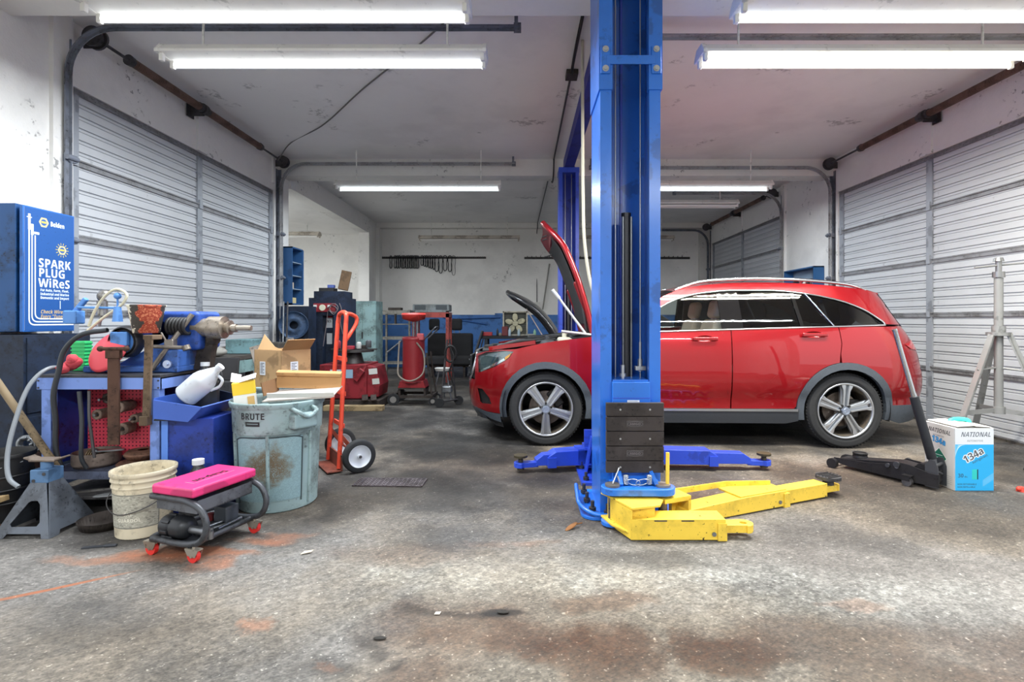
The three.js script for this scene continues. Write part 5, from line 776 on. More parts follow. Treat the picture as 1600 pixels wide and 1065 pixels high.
tag(mesh('red_rag', [put(new THREE.IcosahedronGeometry(0.06, 3).scale(1, 0.6, 0.7), -2.905, 0.94, -3.3, 0, 0, 0.5), put(new THREE.IcosahedronGeometry(0.036, 2), -2.93, 0.917, -3.26), put(new THREE.IcosahedronGeometry(0.033, 2), -2.89, 0.972, -3.28)].map((g) => { const p = g.attributes.position; for (let i = 0; i < p.count; i++) { const k = 1 + 0.25 * (samp(NC, p.getX(i) * 3 + p.getY(i) * 2, p.getZ(i) * 3) - 0.5); p.setXYZ(i, -2.87 + (p.getX(i) + 2.87) * k, 0.94 + (p.getY(i) - 0.94) * k, -3.31 + (p.getZ(i) + 3.31) * k); } g.computeVertexNormals(); return g; })), 'crumpled red shop rag by the cone guard on the bench', 'rag').material = M('#d0525c', 0.9);
tag(mesh('green_block', [rbox(0.09, 0.2, 0.06, 0.006, -2.985, 0.982, -3.46), ...Array.from({ length: 8 }, (_, i) => rbox(0.1, 0.012, 0.066, 0.004, -2.985, 0.9 + i * 0.024, -3.46))], M('#28b565', 0.5)), 'bright green ribbed plastic box standing on the bench corner', 'plastic box');
const mHose = M('#33373c', 0.5, 0.1);
tag(mesh('air_hose', tube([[-2.6, 1.16, -3.2], [-2.75, 1.13, -3.18], [-2.84, 1.04, -3.17], [-2.88, 0.9, -3.17], [-2.91, 0.76, -3.17], [-2.915, 0.6, -3.19], [-2.92, 0.4, -3.2], [-2.9, 0.293, -3.215]], 0.015, 60), mHose), 'dark rubber hose curving down from the brake lathe over the bench edge', 'hose');
tag(mesh('air_hose', tube([[-2.985, 0.896, -3.38], [-2.985, 0.92, -3.22], [-3.0, 0.84, -3.12], [-3.0, 0.62, -3.02], [-2.985, 0.42, -2.96], [-2.94, 0.31, -2.93], [-2.885, 0.27, -2.925]], 0.012, 60), M('#80868c', 0.4)), 'grey hose looping off the bench top down to the jack stand', 'hose');
tag(mesh('air_hose', tube([[-2.76, 0.78, -3.18], [-2.735, 0.6, -3.17], [-2.73, 0.45, -3.16], [-2.735, 0.36, -3.17], [-2.72, 0.3, -3.19]], 0.012, 60), mHose), 'dark hose hanging in front of the red pegboard', 'hose');
tag(mesh('air_hose', tube([[-2.715, 0.78, -3.2], [-2.705, 0.6, -3.19], [-2.7, 0.5, -3.2], [-2.69, 0.36, -3.21]], 0.009, 40), M('#4d4a4c', 0.5)), 'short brown-tipped hose hanging beside the dark one', 'hose');
// tray stand and jugs
{
  const t = thing('tray_stand', 'blue steel pedestal with sloping drip tray beside the bench', 'drip tray', [-2.09, 0, -3.33]);
  mesh('pedestal', [rbox(0.32, 0.6, 0.26, 0.006, -0.01, 0.31, 0)], mDeep, t); mesh('corner_post', slab(-0.17, -0.13, 0, 0.6, 0.12, 0.136), M('#5b8ae0', 0.5, 0, texWear), t);
  mesh('foot', rbox(0.34, 0.02, 0.26, 0.004, -0.01, 0.01, 0), mDeep, t);
  const mTr = M('#4166c0', 0.5, 0.05, texWear);
  const pl = (pts) => { const g = new THREE.BufferGeometry(), a = []; for (let i = 1; i < pts.length - 1; i++) a.push(...pts[0], ...pts[i], ...pts[i + 1]); g.setAttribute('position', new THREE.Float32BufferAttribute(a, 3)); g.computeVertexNormals(); return g; };
  mesh('tray_front', ext([[-0.17, 0.62], [0.04, 0.6], [0.125, 0.69], [-0.17, 0.735]], 0.008, 0, [], 0, 0, 0.20), mTr, t);
  mesh('tray_left', slab(-0.175, -0.167, 0.62, 0.745, -0.2, 0.2), mTr, t);
  mesh('tray_back', ext([[-0.17, 0.64], [0.04, 0.62], [0.125, 0.71], [-0.17, 0.78]], 0.008, 0, [], 0, 0, -0.2), M('#20304f', 0.6, 0.1, texGrime), t);
  mesh('tray_slope', [bar([0.04, 0.606, 0], [0.122, 0.69, 0], 0.4, 0.008)].map((g) => g), mTr, t);
  mesh('tray_bottom', slab(-0.17, 0.045, 0.606, 0.616, -0.2, 0.2), M('#1a1c22', 0.6, 0.1, texGrime), t);
}
function jug(label, x, y, z, mat, s, tilt, capMat) {
  const t = thing('oil_jug', label, 'jug', [x, y, z], 0.3); const g = new THREE.Group(); g.name = 'jug_frame'; t.add(g);
  const rotZ = tilt;
  const T = (q) => put(q, 0, 0, 0, 0, 0, rotZ).translate(0, rotZ ? 0.075 * s : 0, 0);
  t.remove(g);
  mesh('body', [T(lathe([[0, 0], [0.07 * s, 0], [0.078 * s, 0.012 * s], [0.08 * s, 0.15 * s], [0.072 * s, 0.18 * s], [0.03 * s, 0.26 * s], [0.022 * s, 0.275 * s], [0.022 * s, 0.29 * s], [0, 0.29 * s]], 28))], mat, t);
  mesh('cap', [T(cyl(0.026 * s, 0.026 * s, 0.024 * s, 20, 0, 0.296 * s, 0))], capMat, t);
  mesh('handle', [T(tube([[0.035 * s, 0.25 * s, 0], [0.075 * s, 0.25 * s, 0], [0.095 * s, 0.21 * s, 0], [0.078 * s, 0.15 * s, 0]], 0.01 * s, 24, 8))], mat, t);
  return t;
}
const mJugBlack = M('#26282b', 0.4, 0, texWear), mJugWhite = M('#dfe6ec', 0.35, 0, texWear, { transmission: 0.2, thickness: 0 });
jug('black oil jug with pale cap standing in the drip tray', -2.13, 0.618, -3.425, mJugBlack, 1.05, 0, M('#c8ccd0', 0.5));
jug('dark oil jug with white cap on the floor in front of the tray pedestal', -1.96, 0, -3.085, M('#35373b', 0.35, 0, texWear), 1.25, 0, M('#d8dadc', 0.5));
{ const j = jug('empty translucent white jug lying on its side in the drip tray', -2.15, 0.665, -3.25, mJugWhite, 0.95, -0.85, mJugWhite); j.rotation.y = 0.1; }
// jack stand
{
  const t = thing('jack_stand', 'grey-blue steel jack stand with triangular cut-out near the white bucket', 'jack stand', [-2.81, 0, -3.02]);
  const mJS = M('#5f6875', 0.5, 0.35, texGrime), b = 0.16, a = 0.045, H = 0.3;
  const face = (cut) => { const g = ext([[-b, 0], [-b + 0.06, 0], [-b + 0.075, 0.025], [b - 0.055, 0.025], [b - 0.045, 0], [b, 0], [a, H], [-a, H]], 0.006, 0.001, !cut ? [] : [[[-0.085, 0.075], [-0.02, 0.19], [-0.005, 0.2], [0.03, 0.2], [0.05, 0.18], [0.08, 0.085], [0.07, 0.065], [-0.075, 0.062]]]); return put(g, 0, 0, 0, -Math.atan((b - a) / H)); };
  for (let i = 0; i < 4; i++) mesh('face', put(face(i % 2 === 0).translate(0, 0, b), 0, 0, 0, 0, i * PI / 2, 0), mJS, t);
  mesh('collar', [rbox(0.105, 0.075, 0.105, 0.004, 0, 0.315, 0), cyl(0.03, 0.03, 0.08, 16, 0, 0.36, 0)], M('#5c80a8', 0.5, 0.2, texWear), t);
  mesh('saddle', [rbox(0.15, 0.012, 0.08, 0.004, 0, 0.402, 0), put(rbox(0.05, 0.01, 0.07, 0.003, 0, 0, 0), -0.085, 0.41, 0, 0, 0, -0.35), put(rbox(0.05, 0.01, 0.07, 0.003, 0, 0, 0), 0.085, 0.41, 0, 0, 0, 0.35)], M('#8a8078', 0.6, 0.5, texGrime), t);
  mesh('pawl_pins', [cyl(0.01, 0.01, 0.11, 10, 0.03, 0.33, 0, PI / 2), cyl(0.01, 0.01, 0.11, 10, -0.03, 0.29, 0, PI / 2)], mDarkMetal, t);
}
// white bucket
{
  const t = thing('plastic_bucket', 'dirty cream plastic bucket with grey label beside the pink seat', 'bucket', [-2.2, 0, -2.97], 0.1);
  const mBk = M('#d9d3bd', 0.55, 0, texGrime);
  mesh('pail', lathe([[0, 0.004], [0.128, 0.0], [0.135, 0.008], [0.148, 0.28], [0.154, 0.283], [0.154, 0.291], [0.149, 0.294], [0.151, 0.315], [0.158, 0.318], [0.158, 0.326], [0.152, 0.329], [0.153, 0.345], [0.162, 0.348], [0.163, 0.37], [0.154, 0.37], [0.15, 0.35], [0.13, 0.015], [0, 0.012]], 48), mBk, t);
  const lab = canvasTex(512, 320, (c, w, h) => { c.fillStyle = '#a9a698'; c.fillRect(0, 0, w, h); for (let i = 0; i < 900; i++) { c.fillStyle = rnd() < 0.5 ? `rgba(60,58,54,${rr(0.05, 0.3)})` : `rgba(225,222,205,${rr(0.05, 0.4)})`; c.fillRect(rr(0, w), rr(0, h), rr(2, 26), rr(2, 12)); } c.strokeStyle = '#4a4844'; c.lineWidth = 5; c.strokeRect(6, 6, w - 12, h - 12); c.fillStyle = '#dedaca'; c.font = 'bold 44px sans-serif'; c.textAlign = 'center'; c.fillText('SAE', w * 0.52, h * 0.62); c.fillText('GUARDOL', w * 0.52, h * 0.8, w * 0.7); });
  const lm = new THREE.Mesh(new THREE.CylinderGeometry(0.1475, 0.139, 0.19, 40, 1, true, -1.15, 2.2), new THREE.MeshStandardMaterial({ map: lab, roughness: 0.7, side: THREE.DoubleSide })); lm.name = 'label'; lm.position.y = 0.16; t.add(lm);
  mesh('wire_handle', [tube([[-0.152, 0.28, 0.0], [-0.145, 0.2, 0.09], [-0.06, 0.15, 0.145], [0.06, 0.17, 0.148], [0.145, 0.22, 0.08], [0.152, 0.28, 0]], 0.003, 50, 6), cyl(0.01, 0.01, 0.012, 12, -0.154, 0.28, 0, 0, 0, PI / 2), cyl(0.01, 0.01, 0.012, 12, 0.154, 0.28, 0, 0, 0, PI / 2)], mDarkMetal, t);
}
// creeper seat
{
  const t = thing('creeper_seat', 'low rolling mechanic seat with bright pink cushion and red casters', 'seat', [-1.74, 0, -2.81], -18 * PI / 180);
  const mF = M('#4b5058', 0.45, 0.4, texGrime), loop = (z) => tube([[-0.15, 0.305, z], [0.0, 0.305, z], [0.1, 0.3, z], [0.19, 0.265, z], [0.225, 0.19, z], [0.19, 0.115, z], [0.1, 0.085, z], [-0.15, 0.083, z]], 0.016, 50, 10);
  mesh('cushion', rbox(0.29, 0.05, 0.40, 0.014, 0, 0.345, 0), M('#e8347a', 0.45, 0, texWear, { clearcoat: 0.3, clearcoatRoughness: 0.3 }), t);
  printed('cushion_lettering', 0.25, 0.062, 512, (c, w, h) => { c.fillStyle = '#e8347a'; c.fillRect(0, 0, w, h); c.fillStyle = '#1c0810'; c.font = `bold ${h * 0.85}px sans-serif`; c.textAlign = 'center'; c.textBaseline = 'middle'; c.lineWidth = 9; c.strokeStyle = '#1c0810'; c.strokeText('Snap-on', w / 2, h / 2, w * 0.93); c.fillText('Snap-on', w / 2, h / 2, w * 0.93); }, t, [0.03, 0.3706, 0.0], [-PI / 2, 0, PI * 0.5 + PI], 0.45, 0.001);
  mesh('frame_loop', loop(0.19), mF, t); mesh('frame_loop', loop(-0.19), mF, t);
  mesh('base_rail', tube([[-0.15, 0.083, -0.19], [-0.165, 0.083, -0.15], [-0.165, 0.083, 0.15], [-0.15, 0.083, 0.19]], 0.016, 30, 10), mF, t);
  mesh('base_rail', tube([[0.12, 0.083, -0.2], [0.125, 0.083, 0], [0.12, 0.083, 0.2]], 0.014, 20, 10), mF, t);
  mesh('base_shelf', slab(-0.16, 0.12, 0.066, 0.076, -0.18, 0.18), mF, t);
  mesh('tool_drawer', [slab(-0.14, -0.134, 0.235, 0.3, -0.17, 0.17), slab(0.134, 0.14, 0.235, 0.3, -0.17, 0.17), slab(-0.14, 0.14, 0.235, 0.3, 0.166, 0.172), slab(-0.14, 0.14, 0.235, 0.3, -0.172, -0.166), slab(-0.14, 0.14, 0.235, 0.241, -0.17, 0.17)], M('#6a707a', 0.4, 0.4, texGrime), t);
  for (const [x, z] of [[-0.15, 0.19], [0.14, 0.19], [-0.15, -0.19], [0.14, -0.19]]) { const c = mesh('caster', [cyl(0.034, 0.034, 0.022, 24, x, 0.034, z, PI / 2, 0, 0)], M('#d8322c', 0.4), t); mesh('fork', [ext([[-0.025, 0.035], [0.025, 0.03], [0.045, 0.068], [-0.045, 0.068]], 0.003, 0, [], x, 0, z + 0.015), ext([[-0.025, 0.035], [0.025, 0.03], [0.045, 0.068], [-0.045, 0.068]], 0.003, 0, [], x, 0, z - 0.015), slab(x - 0.042, x + 0.042, 0.064, 0.07, z - 0.016, z + 0.016), cyl(0.008, 0.008, 0.02, 10, x, 0.076, z), cyl(0.008, 0.008, 0.036, 10, x, 0.034, z, PI / 2)], M('#a9a59c', 0.4, 0.6, texGrime), c); }
}
{
  const t = thing('impact_wrench', 'black ribbed air tool with steel snout on the seat base', 'air tool', [-1.83, 0.078, -2.70], -18 * PI / 180);
  const mI = M('#26282c', 0.4, 0.2, texWear);
  mesh('housing', [put(lathe([[0, 0], [0.05, 0], [0.056, 0.01], [0.056, 0.06], [0.05, 0.065], [0.05, 0.075], [0.058, 0.08], [0.058, 0.14], [0.045, 0.165], [0.02, 0.175], [0, 0.175]], 28), -0.07, 0.06, 0, 0, 0, -PI / 2), ...Array.from({ length: 7 }, (_, i) => { const a = i * 0.9; return rbox(0.05, 0.012, 0.016, 0.003, -0.02, 0.06 + 0.058 * Math.cos(a), 0.058 * Math.sin(a), a, 0, 0); })], mI, t);
  mesh('snout', [cyl(0.02, 0.02, 0.09, 20, 0.15, 0.055, 0, 0, 0, PI / 2), cyl(0.024, 0.024, 0.02, 20, 0.2, 0.055, 0, 0, 0, PI / 2), cyl(0.014, 0.014, 0.004, 16, 0.212, 0.055, 0, 0, 0, PI / 2)], M('#77797d', 0.35, 0.8), t);
}
for (const [x, z, L, a, l] of [[-1.70, -2.78, 0.16, 0.9, 'thin steel bar lying across the seat base beside the air tool'], [-1.72, -2.84, 0.14, 1.1, 'short steel bar at the back of the seat base'], [-1.64, -2.86, 0.16, 1.3, 'dark socket extension on the seat base']]) tag(mesh('tool_bar', rod([x - L / 2 * Math.cos(a), 0.088, z + L / 2 * Math.sin(a)], [x + L / 2 * Math.cos(a), 0.09, z - L / 2 * Math.sin(a)], 0.009), mSteel), l, 'tool');
for (const [x, z, l] of [[-1.64, -2.68, 'steel socket on the seat base nearest its corner caster'], [-1.67, -2.73, 'steel socket on the seat base beside the snout of the air tool'], [-1.79, -2.93, 'dark red can on the far end of the seat base']]) tag(mesh('socket', cyl(0.016, 0.016, 0.04, 16, x, 0.098, z), l.includes('red') ? M('#7a2a2e', 0.5) : mSteel), l, 'socket');
tag(mesh('tool_case', rbox(0.09, 0.09, 0.09, 0.01, -1.70, 0.124, -2.93, 0, -0.3, 0), M('#4d525a', 0.5, 0.1, texWear)), 'grey tool case at the far end of the seat base', 'tool case');
// refuse bins
function bin(label, x, z, front) {
  const t = thing('refuse_bin', label, 'bin', [x, 0, z], 0, 'grey round bins');
  const mBn = M('#93b0b8', 0.6, 0, texGrime);
  mesh('barrel', lathe([[0, 0.012], [0.235, 0.0], [0.243, 0.01], [0.262, 0.50], [0.272, 0.502], [0.279, 0.66], [0.29, 0.665], [0.295, 0.69], [0.29, 0.70], [0.282, 0.70], [0.274, 0.67], [0.255, 0.5], [0.235, 0.03], [0, 0.025]], 56), mBn, t);
  for (const s of [-1, 1]) mesh('grip_handle', [tube([[s * 0.27, 0.66, -0.07], [s * 0.34, 0.64, -0.06], [s * 0.345, 0.61, 0], [s * 0.34, 0.64, 0.06], [s * 0.27, 0.66, 0.07]], 0.014, 30, 8), put(rbox(0.08, 0.1, 0.17, 0.02, 0, 0, 0), s * 0.285, 0.58, 0)], mBn, t).rotation.y = -0.6;
  for (let i = 0; i < 6; i++) { const a = i * PI / 3 + 1.25; mesh('rib', [rod([0.246 * Math.sin(a), 0.03, 0.246 * Math.cos(a)], [0.264 * Math.sin(a), 0.5, 0.264 * Math.cos(a)], 0.012, 8)], mBn, t); }
  if (front) {
    const lab = canvasTex(256, 128, (c, w, h) => { c.fillStyle = '#1f2428'; c.font = 'bold 66px sans-serif'; c.textAlign = 'center'; c.fillText('BRUTE', w / 2, 62, w * 0.96); c.fillRect(w * 0.28, 78, w * 0.46, 34); c.clearRect(w * 0.33, 90, w * 0.36, 6); });
    const m = new THREE.Mesh(new THREE.CylinderGeometry(0.2805, 0.2765, 0.11, 24, 1, true, -0.5, 0.74), new THREE.MeshStandardMaterial({ map: lab, roughness: 0.6, side: THREE.DoubleSide, transparent: true })); m.name = 'lettering'; m.position.y = 0.6; t.add(m);
    const dirt = dataTex(512, 512, (u, v) => { const n = samp(NB, u * 2, v * 2), m2 = samp(NC, u * 4, v * 4), q = Math.hypot((u - 0.5) / 0.42, (v - 0.55) / 0.36) + 0.7 * (n - 0.5); const k = sstep(1.1, 0.45, q) * sstep(0.35, 0.6, m2 + 0.25 * n); return [lerp(0.56, 0.42, k), lerp(0.68, 0.36, k), lerp(0.71, 0.28, k)].map((c) => c * (0.8 + 0.3 * m2)); });
    dirt.repeat.set(1, 1);
    const p = new THREE.Mesh(new THREE.CylinderGeometry(0.2655, 0.250, 0.4, 24, 1, true, -0.65, 1.65), new THREE.MeshStandardMaterial({ map: dirt, roughness: 0.75, side: THREE.DoubleSide })); p.name = 'stained_panel'; p.position.y = 0.28; t.add(p);
    mesh('panel_groove', [tube(Array.from({ length: 20 }, (_, i) => { const a = -0.65 + 1.65 * i / 19; return [0.2672 * Math.sin(a), 0.487 - 0.02 * Math.abs(i / 9.5 - 1) ** 6, 0.2672 * Math.cos(a)]; }), 0.004, 40, 6), rod([0.267 * Math.sin(1.0), 0.47, 0.267 * Math.cos(1.0)], [0.25 * Math.sin(1.0), 0.06, 0.25 * Math.cos(1.0)], 0.004), rod([0.267 * Math.sin(-0.65), 0.47, 0.267 * Math.cos(-0.65)], [0.25 * Math.sin(-0.65), 0.06, 0.25 * Math.cos(-0.65)], 0.004)], M('#39474b', 0.6), t);
  }
  return t;
}
bin('grey-green round bin lettered BRUTE holding a yellow carton', -1.655, -3.46, true);
bin('second grey round bin holding a brown box, behind the lettered one', -2.02, -4.28, false).rotation.y = 0.9;
const mKraft = M('#b58a5a', 0.85, 0, texWear), mKraftL = M('#c8a274', 0.85, 0, texWear), mKraftD = M('#7e5c3c', 0.9, 0, texWear);
tag(mesh('refuse', [...Array.from({ length: 8 }, (_, i) => put(rbox(0.16, 0.08, 0.14, 0.01, 0, 0, 0), -1.655 + 0.1 * Math.cos(i * 2.4), 0.42 + 0.03 * (i % 3), -3.46 + 0.1 * Math.sin(i * 2.4), rr(-0.4, 0.4), rr(0, 3), rr(-0.4, 0.4)))], M('#5d5b58', 0.9, 0, texGrime)), 'loose grey refuse filling the lettered bin', 'refuse').userData.kind = 'stuff';
{
  const t = thing('yellow_carton', 'yellow and white parts carton poking out of the lettered bin', 'carton', [-1.81, 0.57, -3.36], 0.45);
  mesh('sides', put(rbox(0.13, 0.25, 0.1, 0.003, 0, 0.125, 0), 0, 0, 0, 0, 0, 0.1), M('#eceae4', 0.7), t); mesh('upper_band', put(rbox(0.132, 0.08, 0.102, 0.003, 0, 0.212, 0), 0, 0, 0, 0, 0, 0.1), M('#f4d03a', 0.6), t);
  mesh('open_flap', [put(box(0.1, 0.003, 0.12), 0.0, 0.275, 0, 0.15, 0, 0.3), put(box(0.06, 0.003, 0.1), -0.07, 0.27, -0.05, 0.5, 0, -0.3)], M('#e6e4de', 0.7), t);
  mesh('printed_panel', [put(box(0.04, 0.12, 0.002), 0.025, 0.1, 0.0515, 0, 0, 0.1)], M('#d8b070', 0.7), t);
}
{
  const t = thing('flat_carton', 'open brown cardboard carton lying across the lettered bin', 'carton', [-1.50, 0.69, -3.50], 0.12);
  mesh('base', put(box(0.44, 0.006, 0.3), 0, 0.03, 0, 0.12, 0, 0.05), M('#b9b2ab', 0.85, 0, texWear), t); mesh('back_wall', put(box(0.44, 0.1, 0.006), 0, 0.1, -0.12, -0.2, 0, -0.04), mKraft, t); mesh('front_wall', put(box(0.42, 0.035, 0.006), 0.02, 0.04, 0.14, 0.4, 0, 0.0), M('#d9d6d0', 0.8), t); mesh('side_wall', put(box(0.006, 0.09, 0.28), -0.22, 0.08, 0, 0, 0, 0.2), mKraftD, t); mesh('top_edge', put(rbox(0.44, 0.03, 0.05, 0.008, 0, 0, 0), 0, 0.155, -0.125, 0.3, 0, -0.04), mKraft, t);
}
{
  const t = thing('brown_box', 'tall open brown shipping box with raised flaps in the second bin', 'carton', [-2.01, 0.56, -4.275], -0.5);
  mesh('sides', [slab(-0.17, -0.164, 0, 0.42, -0.14, 0.14), slab(0.164, 0.17, 0, 0.42, -0.14, 0.14), slab(-0.17, 0.17, 0, 0.42, 0.134, 0.14), slab(-0.17, 0.17, 0, 0.42, -0.14, -0.134)], mKraftL, t);
  mesh('bottom', slab(-0.165, 0.165, 0, 0.008, -0.135, 0.135), mKraft, t);
  mesh('flap', ext([[-0.15, 0], [0.16, 0], [0.05, 0.03], [-0.12, 0.13]], 0.005, 0, [], 0, 0.42, 0.12, -0.3), mKraftL, t); mesh('flap', put(box(0.005, 0.12, 0.26), 0.2, 0.46, 0, 0, 0, -0.7), mKraft, t);
  for (const [x, z, r] of [[-0.06, 0.1415, 0], [0.1715, 0.02, PI / 2]]) printed('address_label', 0.07, 0.11, 64, (c, w, h) => { c.fillStyle = '#e8ebee'; c.fillRect(0, 0, w, h); c.fillStyle = '#50565e'; for (let i = 0; i < 7; i++) c.fillRect(8, 10 + i * 12, i % 2 ? 30 : 44, 5); }, t, [x, 0.27, z], [0, r, 0]);
}
// hand truck
{
  const t = thing('hand_truck', 'orange-red hand truck with white-hubbed black wheels beside the bins', 'hand truck', [-1.565, 0, -4.27], 35 * PI / 180);
  const mO = M('#ee5238', 0.42, 0.05, texWear);
  for (const z of [0.165, -0.165]) mesh('rail', rod([-0.02, 0.03, z], [0.05, 1.22, z * 0.72], 0.018, 14), mO, t);
  mesh('top_bow', tube([[0.05, 1.2, -0.119], [0.055, 1.265, -0.105], [0.058, 1.285, -0.05], [0.058, 1.287, 0.05], [0.055, 1.265, 0.105], [0.05, 1.2, 0.119]], 0.018, 40, 12), mO, t);
  mesh('loop_handle', tube([[0.055, 1.275, 0.03], [0.11, 1.275, 0.02], [0.17, 1.245, 0.0], [0.17, 1.2, 0.0], [0.12, 1.12, 0.02], [0.045, 1.05, 0.11]], 0.016, 40, 12), mO, t);
  for (const y of [0.9, 0.62, 0.36]) mesh('cross_bar', box(0.014, 0.035, 0.3 - 0.06 * y, 0.01 + y * 0.045, y, 0), mO, t);
  mesh('toe_plate', [slab(-0.12, 0.0, 0.012, 0.02, -0.18, 0.2), slab(-0.012, 0.0, 0.012, 0.14, -0.2, 0.2)], M('#8a4a3c', 0.7, 0.2, texGrime), t);
  mesh('axle', [rod([0.11, 0.132, -0.3], [0.11, 0.132, 0.3], 0.01), bar([-0.01, 0.3, 0.15], [0.11, 0.132, 0.2], 0.012, 0.03), bar([-0.01, 0.3, -0.15], [0.11, 0.132, -0.2], 0.012, 0.03), bar([-0.01, 0.06, 0.15], [0.11, 0.132, 0.2], 0.01, 0.02)], M('#a04a38', 0.5, 0.3, texGrime), t);
  for (const z of [0.265, -0.265]) { const w = mesh('wheel', [put(lathe([[0.09, -0.03], [0.12, -0.032], [0.132, -0.015], [0.132, 0.015], [0.12, 0.032], [0.09, 0.03]], 40), 0.11, 0.132, z, PI / 2)], mRubber, t); mesh('hub', [put(lathe([[0, 0.012], [0.02, 0.014], [0.04, 0.008], [0.075, 0.01], [0.085, 0.028], [0.092, 0.03], [0.092, -0.03], [0.085, -0.028], [0.075, -0.01], [0, -0.012]], 36), 0.11, 0.132, z, PI / 2), cyl(0.018, 0.018, 0.07, 12, 0.11, 0.132, z, PI / 2)], M('#d4d8de', 0.45, 0.1), w); mesh('axle_nut', cyl(0.012, 0.012, 0.09, 8, 0.11, 0.132, z, PI / 2), mDarkMetal, w); }
}
tag(mesh('floor_plate', [box(0.52, 0.008, 0.19, -1.0, 0.005, -3.85, 0, -0.04, 0), ...Array.from({ length: 90 }, (_, i) => box(0.03, 0.004, 0.006, -1.24 + (i % 15) * 0.034, 0.01, -3.775 - Math.floor(i / 15) * 0.03, 0, (i + Math.floor(i / 15)) % 2 ? 0.8 : -0.8, 0))], M('#5c565c', 0.55, 0.5, texGrime)), 'diamond-pattern steel cover plate set in the floor by the hand truck', 'cover plate');
// ---------------------------------------------------------------- left clutter: floor scraps, workbench along the door
tag(mesh('wooden_pole', rod([-3.32, 0.93, -3.17], [-2.86, 0.30, -3.15], 0.021, 12), M('#85775f', 0.8, 0, texGrime)), 'worn wooden pole leaning behind the jack stand', 'pole');
{ const t = thing('black_bucket', 'black ribbed bucket at the frame edge behind the wooden pole', 'bucket', [-3.21, 0, -3.15]); mesh('pail', lathe([[0, 0.01], [0.13, 0], [0.15, 0.38], [0.16, 0.385], [0.16, 0.41], [0.15, 0.41], [0.135, 0.3], [0.12, 0.02], [0, 0.02]], 36), M('#26272a', 0.5, 0, texGrime), t); for (const y of [0.12, 0.2, 0.28]) mesh('rib', torus(0.137 + y * 0.05, 0.006, 0, y, 0, PI / 2), M('#26272a', 0.5, 0, texGrime), t); mesh('wire_handle', tube([[-0.15, 0.36, 0.02], [-0.08, 0.3, 0.16], [0.06, 0.33, 0.15], [0.15, 0.36, 0.02]], 0.003, 30, 6), mZinc, t); }
tag(mesh('brown_crate', [rbox(0.28, 0.34, 0.13, 0.008, -3.265, 0.17, -3.41)], M('#4a2a24', 0.8, 0, texGrime)), 'dark brown crate under the two wheel bearings', 'crate');
for (const [x, l] of [[-3.3, 'ball bearing lying on the brown crate nearest the wooden pole'], [-3.18, 'ball bearing on the brown crate just behind the front leg of the bench']]) tag(mesh('wheel_bearing', [put(new THREE.TorusGeometry(0.042, 0.018, 12, 28), x, 0.402, -3.40, 0.0, 0.2, 0), ...Array.from({ length: 9 }, (_, i) => ball(0.01, x + 0.042 * Math.cos(i * 0.7), 0.402 + 0.042 * Math.sin(i * 0.7), -3.385))], mSteel), l, 'bearing', 'bearings behind the bench leg');
tag(mesh('wood_offcut', [put(rbox(0.4, 0.03, 0.06, 0.003, 0, 0, 0), -3.19, 0.17, -2.95, 0, 0.0, 0.12), rbox(0.08, 0.15, 0.06, 0.004, -3.25, 0.075, -2.95)], M('#b79a6c', 0.8, 0, texWear)), 'pale wooden batten lying on scrap at the frame edge', 'batten');
{ let i = 0; const names = ['rusty bolt in the scrap pile beside the jack stand', 'bent steel bracket in the scrap pile beside the jack stand', 'dark caliper in the scrap pile beside the jack stand', 'crushed silver can in the scrap pile beside the jack stand', 'greasy joint boot in the scrap pile beside the jack stand', 'steel ring in the scrap pile beside the jack stand', 'small pulley in the scrap pile beside the jack stand'];
  for (const [x, y, d, s] of [[-3.03, 0.0, 2.99, 0.045], [-3.1, 0.0, 2.92, 0.05], [-3.06, 0.0, 2.82, 0.05], [-3.03, 0.0, 2.9, 0.04]]) {
    const g = i % 3 === 0 ? [put(new THREE.TorusGeometry(s * 0.6, s * 0.25, 10, 20), x, y + 0.02, -d, 1.2, i, 0)] : i % 3 === 1 ? [put(rbox(s * 1.6, s * 0.3, s * 0.5, 0.006, 0, 0, 0), x, y + 0.02, -d, 0.2, i, 0.3), put(rbox(s * 0.3, s, s * 0.5, 0.006, 0, 0, 0), x + s * 0.6, y + 0.05, -d, 0.2, i, 0.1)] : [put(lathe([[0, 0], [s * 0.5, 0], [s * 0.6, s * 0.2], [s * 0.4, s * 0.5], [s * 0.55, s * 0.8], [0, s * 0.85]], 18), x, y, -d, 0.9, i, 0.2)];
    tag(mesh('scrap_part', g, [mRusty, M('#7f8084', 0.5, 0.5, texGrime), mIron, M('#a4a2a4', 0.4, 0.6, texGrime)][i % 4]), names[i], 'scrap', 'scrap beside the jack stand'); i++;
  } }
tag(mesh('long_bar', [bar([-2.9, 0.118, -3.28], [-2.6, 0.118, -3.42], 0.03, 0.012)], M('#9a9c9e', 0.4, 0.6, texGrime)), 'pale steel bar lying on the bottom bench shelf', 'steel bar');
tag(mesh('drain_pan', [lathe([[0, 0.0], [0.11, 0], [0.13, 0.05], [0.135, 0.05], [0.117, 0.0], [0, 0.005]], 32, -2.49, 0.0, -3.05)], mIron), 'dark oil pan on the floor between jack stand and white bucket', 'pan');
tag(mesh('knife', [put(ext([[0, 0], [0.1, 0.004], [0.15, 0.02], [0.05, 0.022], [0, 0.018]], 0.006), -2.36, 0.004, -2.73, -PI / 2, 0, 0.2), put(rbox(0.06, 0.012, 0.02, 0.004, 0, 0, 0), -2.23, 0.007, -2.765, 0, 0.2, 0)], M('#43464c', 0.5, 0.3)), 'grey scraper lying on the floor in front of the bucket', 'scraper');
